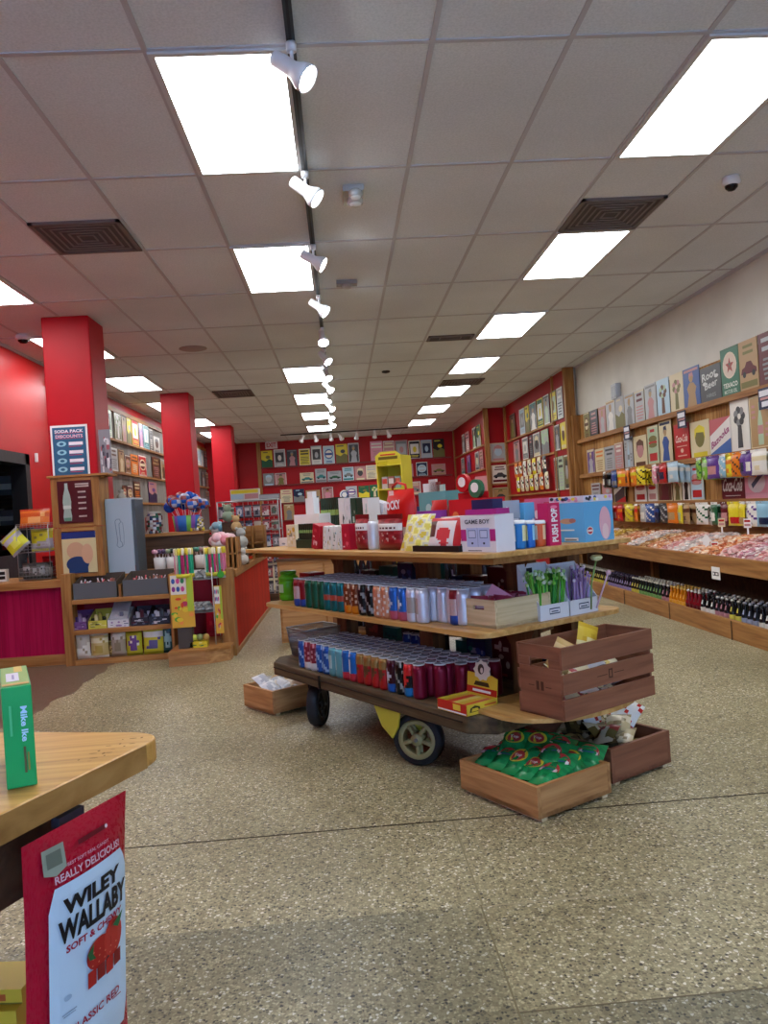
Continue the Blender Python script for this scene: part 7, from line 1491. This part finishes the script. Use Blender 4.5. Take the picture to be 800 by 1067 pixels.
for s_ in (-1, 1):
    m = MB(); m.box(s_*.21-.2, s_*.21+.2, -.012, -.0005, .05, .72, CRATEP); q = m.build('door', t); m = MB(); m.box(-s_*.17+s_*.21-.008, -s_*.17+s_*.21+.008, -.03, -.012, .4, .5, GREYM); m.build('handle', q)
for k in range(7):
    nm, c = [('red', '#8e2a24'), ('brown', '#6a4a34'), ('black', '#1c1b20'), ('tan', '#a88a62')][k % 4]
    m = MB(); m.box(-.055, .055, 0, .15, 0, .1+.03*(k % 3), col(c, .4)); m.frame((0, 0, 0)); artmix(['#b8b0a8', '#3a3438'], 850+k, 5)(m, .11, .1); tag(m.build('candy_carton', loc=(-.56+k*.12, 7.33, .7855)), '%s carton on the low tan cabinet, %s along' % (nm, ORD[k]), 'carton', 'cartons on the low cabinet')
# tall yellow display tower
cx, w, z0, z1 = onY(394, 418, 466, 540, 7.7)
t = thing('display_tower', 'tall yellow candy display tower rising behind the red bag', 'display tower', (cx, 7.7, 0), -.45)
YL = col('#d4c43a', .4); H = z1
m = MB(); w = .27; m.box(-w/2, -w/2+.012, 0, .28, 0, H-.08, YL); m.box(w/2-.012, w/2, 0, .28, 0, H-.08, YL); m.box(-w/2, w/2, .27, .28, 0, H-.08, YL); m.build('cabinet', t)
m = MB(); m.prism([(-w/2, 0), (w/2, 0), (w/2, .06), (w*.3, .1), (-w*.3, .1), (-w/2, .06)], -.01, .002, YL, axis='y'); m.X = Matrix.Identity(4); o = m.build('header', t); o.location.z = H-.14
m = MB(); m.frame((0, -.0105, H-.14)); m.rect(-w*.38, .02, w*.38, .05, col('#6a5a1c', .4)); m.rect(-w*.3, .06, w*.3, .075, col('#c83a2c', .4)); m.build('header_print', t)
for k, z in enumerate((.3, .6, .9, H-.42, H-.18)): m = MB(); m.box(-w/2+.012, w/2-.012, 0, .27, z, z+.012, YL); m.build('shelf', t)
XT = Matrix.Translation((cx, 7.7, 0)) @ Matrix.Rotation(-.45, 4, 'Z')
for k in range(3):
    for lv, z in enumerate((H-.408, .912)):
        m = MB(); m.box(-.03, .03, 0, .1, 0, .12, col(['#b8b0a8', '#a86a5a', '#8aa8a0'][(k+lv) % 3], .4)); m.frame((0, 0, 0)); m.rect(-.025, .05, .025, .1, col(['#c84a3a', '#d8d0c8', '#c8644a'][k], .4)); tag(m.build('candy_carton', loc=tuple(XT @ Vector((-.07+k*.07, .04, z+.0005))), rz=-.45), 'small carton in the yellow tower, %s shelf, %s across' % (('upper', 'lower')[lv], ORD[k]), 'carton', 'cartons in the yellow tower')

# ================================================================== LEFT WALL BOARDS
m = MB(); m.box(XL+.001, XL+.03, 9.7, 20.5, .9, 2.95, planks('grey_slat_board', '#76736f', '#84817d', '#918e89', .2, 'Y', '#5c5956')); tag(m.build('slat_board'), 'long grey board on the red wall behind the columns carrying signs', 'wall panel')
m = MB(); m.box(XL+.001, XL+.06, 9.7, 20.5, 2.95, 3.02, PINEY); tag(m.build('top_trim_board'), 'wooden strip along the top of the grey sign board', 'board')
LR = {1: 2.52, 2: 2.02, 3: 1.56}
for k, z in LR.items(): m = MB(); m.box(0, .05, -5.4, 5.4, -.035, 0, PINEY); tag(m.build('sign_ledge', loc=(XL+.03, 15.1, z)), 'wooden ledge on the grey board behind the columns, %s of three' % {1: 'highest', 2: 'middle', 3: 'lowest'}[k], 'ledge')
def yL(px, py=470): return atX(px, py, XL+.05).y
LS = [(1, 111.5, 118, .46, 'frame', 'white', 'palegreen', 'charcoal'), (1, 121, 128, .46, 'flower', 'olive', 'palegreen', 'white'), (1, 128.5, 133, .46, 'figure', 'tan', 'rose', 'charcoal'), (1, 133.5, 138, .44, 'scene', 'silver', 'yellow', 'olive'), (1, 138.5, 145.5, .46, 'frame', 'yellow', 'red', 'white'), (1, 146, 150, .46, 'figure', 'purple', 'pink', 'white'), (1, 150.5, 156, .44, 'frame', 'lightblue', 'teal', 'white'), (1, 156.5, 160, .4, 'text', 'charcoal', 'grey', 'white'), (1, 160.5, 167, .3, 'face', 'white', 'brown', 'grey'),
      (2, 114.5, 122, .36, 'text', 'silver', 'brown', 'grey'), (2, 123, 129, .36, 'figure', 'tan', 'cream', 'brown'), (2, 129.5, 135, .3, 'badge', 'brown', 'tan', 'rose'), (2, 135.5, 143, .34, 'text', 'orange', 'brown', 'cream'), (2, 143.5, 151.5, .36, 'badge', 'red', 'cream', 'maroon'), (2, 157, 166, .4, 'text', 'brown', 'tan', 'rose'), (2, 166.5, 172, .4, 'figure', 'tan', 'brown', 'silver'),
      (3, 125, 129, .26, 'badge', 'brown', 'cream', 'red'), (3, 130, 135.5, .26, 'badge', 'maroon', 'cream', 'tan'), (3, 137, 143.5, .34, 'text', 'brown', 'cream', 'orange'), (3, 150, 162.5, .38, 'scene', 'purple', 'rose', 'navy'),
      (1, 205, 208, .46, 'frame', 'silver', 'white', 'lightblue'), (1, 208.3, 211.5, .46, 'figure', 'lightblue', 'white', 'navy'), (1, 212, 215.5, .44, 'text', 'charcoal', 'rose', 'silver'), (1, 216, 219, .4, 'figure', 'maroon', 'tan', 'grey'), (2, 208, 212, .38, 'figure', 'charcoal', 'silver', 'grey'), (2, 212.5, 216, .38, 'text', 'brown', 'cream', 'rose'), (2, 216.5, 219.5, .38, 'face', 'maroon', 'tan', 'brown'), (3, 211, 215, .36, 'text', 'charcoal', 'tan', 'silver'), (3, 216, 220, .36, 'figure', 'brown', 'cream', 'grey')]
cn = {}
for k, (rw, a, b, hh, kd, bg, c1, c2) in enumerate(LS):
    ya, yb = yL(a), yL(b); cn[rw] = cn.get(rw, -1)+1
    s = sign(min(.62, yb-ya)*.96, hh, kd, bg, c1, c2, 900+k, border='white' if k % 2 else None)
    tag(s.build('tin_sign', loc=(XL+.045, (ya+yb)/2, LR[rw]+.0005), rz=PI/2), '%s sign, %s, grey board behind columns, %s row, %s along' % (bg, MOT[kd], {1: 'top', 2: 'middle', 3: 'low'}[rw], ORD[cn[rw]]), 'sign', 'signs on the grey board')
# magazine strips hanging beside the first column
cx, w, z0, z1 = onY(104, 116, 448, 495, 7.45); m = MB(); m.box(-w/2, w/2, -.01, 0, 0, z1-z0, col('#8a8a90', .3)); m.frame((0, -.01, 0)); artmix(['#c8c8cc', '#4a4450', '#a85a64', '#d8d8dc', '#6a7078'], 950, 26)(m, w, z1-z0); tag(m.build('comic_strip', loc=(cx, 7.45, 1.678)), 'grey glossy strip of packets standing beside the discount poster', 'packet strip')

# ================================================================== NEAR TABLE (foreground)
TZ = .9
t = thing('counter_table', 'pale wooden table corner in front with the green box on it', 'table', (0, 0, 0))
A0, B0, C0 = Vector((-.2596, 1.0357)), Vector((-.305, 1.142)), Vector((-.536, 1.207))
far = (C0-B0).normalized(); near = (Vector((-.3621, .8008))-A0).normalized()
corner = Vector((-.262, 1.128))
P = []
p0 = corner+near*.06; p1 = corner+far*.07
for i in range(9):
    u = i/8; q = p0*(1-u)**2+corner*2*u*(1-u)+p1*u*u; P.append((q.x, q.y))
P += [tuple(corner+far*1.3), tuple(corner+far*1.3+near*.9), tuple(corner+near*.9)]
m = MB(); m.prism(P[::1], TZ-.032, TZ, TABLEW); t1 = m.build('table_top', t, bevel=.003)
nn = Vector((-near.y, near.x)); 
if nn.x > 0: nn = -nn
IN = nn    # pointing inwards from the near edge
eb = [P[0], tuple(Vector(P[0])-IN*.0015), tuple(corner+near*.9-IN*.0015), tuple(corner+near*.9)]
m = MB(); m.prism(eb, TZ-.032, TZ-.0005, TABLEY); m.build('edge_band', t)
a = corner+near*.16+IN*.035; b = corner+near*.88+IN*.035
m = MB(); m.prism([tuple(a), tuple(a+IN*.02), tuple(b+IN*.02), tuple(b)], TZ-.12, TZ-.033, DARKW); m.build('apron', t)
a = corner+near*.42+IN*.3
for q in (corner+near*.2+IN*.35+far*.1, corner+near*.8+IN*.3): m = MB(); m.box(q.x-.03, q.x+.03, q.y-.03, q.y+.03, 0, TZ-.033, POSTW); m.build('leg', t)
# carved word traces near the corner
m = MB(); m.frame((0, 0, TZ), (1, 0, 0), (0, 1, 0)); BR = col('#8a6636', .6)
base = corner+near*.035+far*.015; rr = random.Random(5)
for k in range(16):
    q = base+near*(.0065*k)+IN*(.012+.01*(k % 3)); s = rr.uniform(.001, .0022); m.ell(q.x+rr.uniform(-.004, .004), q.y+rr.uniform(-.006, .006), s*(2.6 if k % 2 else 1), s*(.7 if k % 2 else 1.8), BR, .0003, 10)
m.build('worn_marks', t)
# green box
q0 = atZ(8, 823, TZ); q1 = atZ(39, 819, TZ); U = (q1-q0); W_ = U.length; rz = .41
t = thing('candy_box', 'bright green candy box standing on edge on the near table', 'candy box', tuple((q0+q1)/2+Vector((0, 0, .0008))), rz)
m = MB(); GR = col('#1fa556', .3); hB, dB = .118, .15
m.box(-W_/2, W_/2, 0, dB, 0, hB, GR); m.build('carton', t, bevel=.0012)
m = MB(); m.frame((0, 0, 0)); m.text('Mike', W_*.2, hB*.7, W_*.22, col('#b8dcee', .3), hB*.2, rot=-PI/2, bold=.03); m.text('Ike', W_*.2, hB*.51, W_*.22, col('#b8dcee', .3), hB*.12, rot=-PI/2, bold=.03); m.rect(W_*.12, hB*.14, W_*.2, hB*.4, col('#5a5a34', .4)); m.rect(W_*.24, hB*.16, W_*.3, hB*.34, col('#8a8a3a', .4)); m.rect(-W_*.28, hB*.52, -W_*.2, hB*.82, col('#4fc07c', .4))
m.frame((0, 0, hB), (1, 0, 0), (0, 1, 0)); m.rect(-W_*.46, .008, W_*.46, dB-.008, col('#7fae4a', .3)); m.rect(-W_*.44, .008, W_*.44, .02, col('#c8a03a', .3)); m.rect(W_*.0, dB*.66, W_*.3, dB*.96, col('#d8b83a', .3)); m.rect(-W_*.3, dB*.22, W_*.14, dB*.62, col('#e0dcec', .3)); m.rect(-W_*.1, dB*.3, -W_*.02, dB*.52, col('#8f86b8', .3)); m.build('print', t)
# hanging red bag
e0 = corner+near*.012; d3 = Vector((near.x, near.y, 0))
def onEdge(x, y, off=-.012):
    n3 = Vector((IN.x, IN.y, 0)); c0 = Vector((e0.x, e0.y, 0)).dot(n3)+off; d = ray(x, y); P = CAMP+d*((c0-CAMP.dot(n3))/d.dot(n3)); return P
TR = onEdge(133, 822); TL = onEdge(25, 882)
Wb = ((TR-TL).to_2d()).length; rzb = math.atan2((TR-TL).y, (TR-TL).x)
topz = (TR.z+TL.z)/2; Hb = .31
BASE = (TR+TL)/2; 
TILT = .07
UU = Vector((math.cos(rzb), math.sin(rzb), 0)); AW = Vector((-math.sin(rzb), math.cos(rzb), 0))
LOW = BASE+AW*math.sin(TILT)*Hb-UU*.004
t = thing('licorice_bag', 'red WILEY WALLABY candy bag hanging from the near table edge', 'candy bag', (LOW.x, LOW.y, topz-Hb*math.cos(TILT)), rzb)
t.rotation_euler = (TILT, 0, rzb)
RB = col('#b3102c', .28); w, h = Wb, Hb; YO = .04
m = MB(); pouch(m, w, h, .035, RB, None, None, 14, 20); m.build('bag_body', t)
HF = Hb; w, h = Wb, .27
th = lambda x, y: (max(0, (1-(2*(min(1, max(0, x/w+.5)))-1)**2))**.6)*(max(0, min(1, (1-(y+YO)/HF)*4.5, ((y+YO)/HF)*5.5))**.6)*.0175+.0016
def fine(poly, n=1):
    out = []
    for i in range(len(poly)):
        a, b = poly[i], poly[(i+1) % len(poly)]
        for k in range(6): out.append((a[0]+(b[0]-a[0])*k/6, a[1]+(b[1]-a[1])*k/6))
    return out
m = MB(); m.warp = th; m.frame((0, 0, YO)); WB = col('#cbe0ef', .3)
# white arched panel as a fine grid following the bulge
def gridpanel(m, fx0, fx1, y0, y1, mat, n=10, k=18, off=.0006):
    vs = []; fs = []
    for j in range(k+1):
        y = y0+(y1-y0)*j/k
        for i in range(n+1): vs.append((fx0(y)+(fx1(y)-fx0(y))*i/n, y))
    for j in range(k):
        for i in range(n): a = j*(n+1)+i; fs.append((a, a+1, a+n+2, a+n+1))
    m.add(m._put(vs, off), fs, mat)
def px0(y): return -w*.36 if y < h*.7 else -w*.36+(y-h*.7)*.4
def px1(y): return w*.4 if y < h*.7 else w*.4-(y-h*.7)*.5
gridpanel(m, px0, px1, -h*.06, h*.78, WB); m.build('white_panel', t)
m = MB(); m.warp = lambda x, y: th(x, y)+.0012; m.frame((0, 0, YO)); BK_ = col('#15151c', .35); RT = col('#a8183a', .35)
m.text('WILEY', w*.02, h*.685, h*.072, BK_, w*.56, bold=.05); m.text('WALLABY', w*.04, h*.585, h*.1, BK_, w*.68, bold=.045); m.text('SOFT & CHEWY', w*.04, h*.505, h*.032, RT, w*.56, bold=.03)
m.text('CLASSIC RED', w*.03, h*.15, h*.035, RT, w*.5, bold=.02); m.rect(-w*.24, h*.118, w*.3, h*.122, RT); m.text('REALLY DELICIOUS!', w*.0, h*.815, h*.032, col('#e0b8c4', .35), w*.62, bold=.02); m.text('BEST SOFT REAL CANDY', -w*.0, h*.855, h*.014, col('#d8a0b0', .35), w*.4)
m.build('lettering', t)
m = MB(); m.warp = lambda x, y: th(x, y)+.002; m.frame((0, 0, YO)); S1 = col('#b3211c', .4); S2 = col('#8e1a1a', .4); GL = col('#2e6a3a', .5)
m.poly([(w*(.06+.13*math.cos(a_)), h*(.4+.065*math.sin(a_)*(1 if math.sin(a_) > 0 else 1.1))) for a_ in [2*PI*i/18 for i in range(18)]], S1); m.poly([(w*(.21+.105*math.cos(a_)), h*(.415+.085*math.sin(a_))) for a_ in [2*PI*i/18 for i in range(18)]], col('#c23228', .4))
for k in range(4): m.rect(w*(-.06+.09*k), h*(.27+.006*(k % 2)), w*(.02+.09*k), h*.34, S2 if k % 2 else S1)
for k in range(12): m.ell(w*(-.02+.06*(k % 5)), h*(.36+.03*(k//5)), w*.008, h*.004, col('#d8785a', .4), n=8)
m.poly([(-w*.08, h*.43), (-w*.02, h*.46), (-w*.03, h*.42), (-w*.0, h*.39), (-w*.06, h*.4)], GL); m.poly([(w*.18, h*.475), (w*.3, h*.51), (w*.27, h*.47), (w*.24, h*.45)], GL); m.build('strawberry_picture', t)
m = MB(); m.warp = lambda x, y: th(x, y)+.001; m.frame((0, 0, YO)); KB = col('#6a7060', .4); m.poly([(-w*.38, h*.95), (-w*.2, h*.95), (-w*.2, h*.85), (-w*.29, h*.83), (-w*.38, h*.85)], col('#9aa08c', .4)); m.rect(-w*.35, h*.87, -w*.23, h*.93, KB); m.rect(-w*.08, h*.905, w*.2, h*.925, col('#6d0a1c', .4)); m.ell(w*.2, h*.915, w*.015, h*.009, col('#e0c8d0', .3)); m.ell(-w*.23, h*.3, w*.03, h*.012, col('#9ab0c4', .4)); m.rect(-w*.28, h*.235, -w*.16, h*.24, col('#8fa4b8', .4)); m.rect(-w*.27, h*.225, -w*.17, h*.229, col('#8fa4b8', .4)); m.build('seal_print', t)
# clip strip that carries the bag
m = MB(); m.box(-w*.1, w*.14, .012, .024, HF*.965, HF+.002, col('#3a3c44', .4)); m.build('hang_clip', t)
# lower shelf with yellow boxes
p = atZ(0, 1010, .62); q = atZ(36, 1012, .62)
zb = .60
t = thing('lower_shelf', 'grey lower shelf ledge of the near table holding yellow boxes', 'shelf', (0, 0, 0))
m = MB(); m.box(-.95, -.425, .86, 1.03, .555, .575, col('#6a6c68', .5)); m.build('shelf_board', t)
for x in (-.9, -.46): m = MB(); m.box(x-.012, x+.012, .98, 1.01, 0, .555, col('#4a4c4c', .5)); m.build('leg', t)
for k in range(4):
    m = MB(); m.box(-.45, 0, -.06, 0, 0, .0175, col('#d2b53a', .35)); m.frame((0, -.06, 0)); m.rect(-.2, .004, -.02, .012, col('#b85a2a', .4)); m.rect(-.45, 0, 0, .002, col('#7a6a20', .5)); o = m.build('candy_box', loc=(-.425+.003*k, .985+.012*k, .5755+k*.0185), rz=-.1); tag(o, 'flat yellow candy box low at the near table, %s of the stack' % ('lowest', 'second', 'third', 'topmost')[k], 'candy box')
# ------------------------------------------------------------------ daylight from the street side
wd = bpy.data.worlds.new('world'); SC.world = wd; wd.use_nodes = True
bgn = wd.node_tree.nodes['Background']; bgn.inputs['Color'].default_value = lin('#a3c0f2'); bgn.inputs['Strength'].default_value = 9.0
SC.cycles.diffuse_bounces = 6
SC.cycles.use_denoising = True
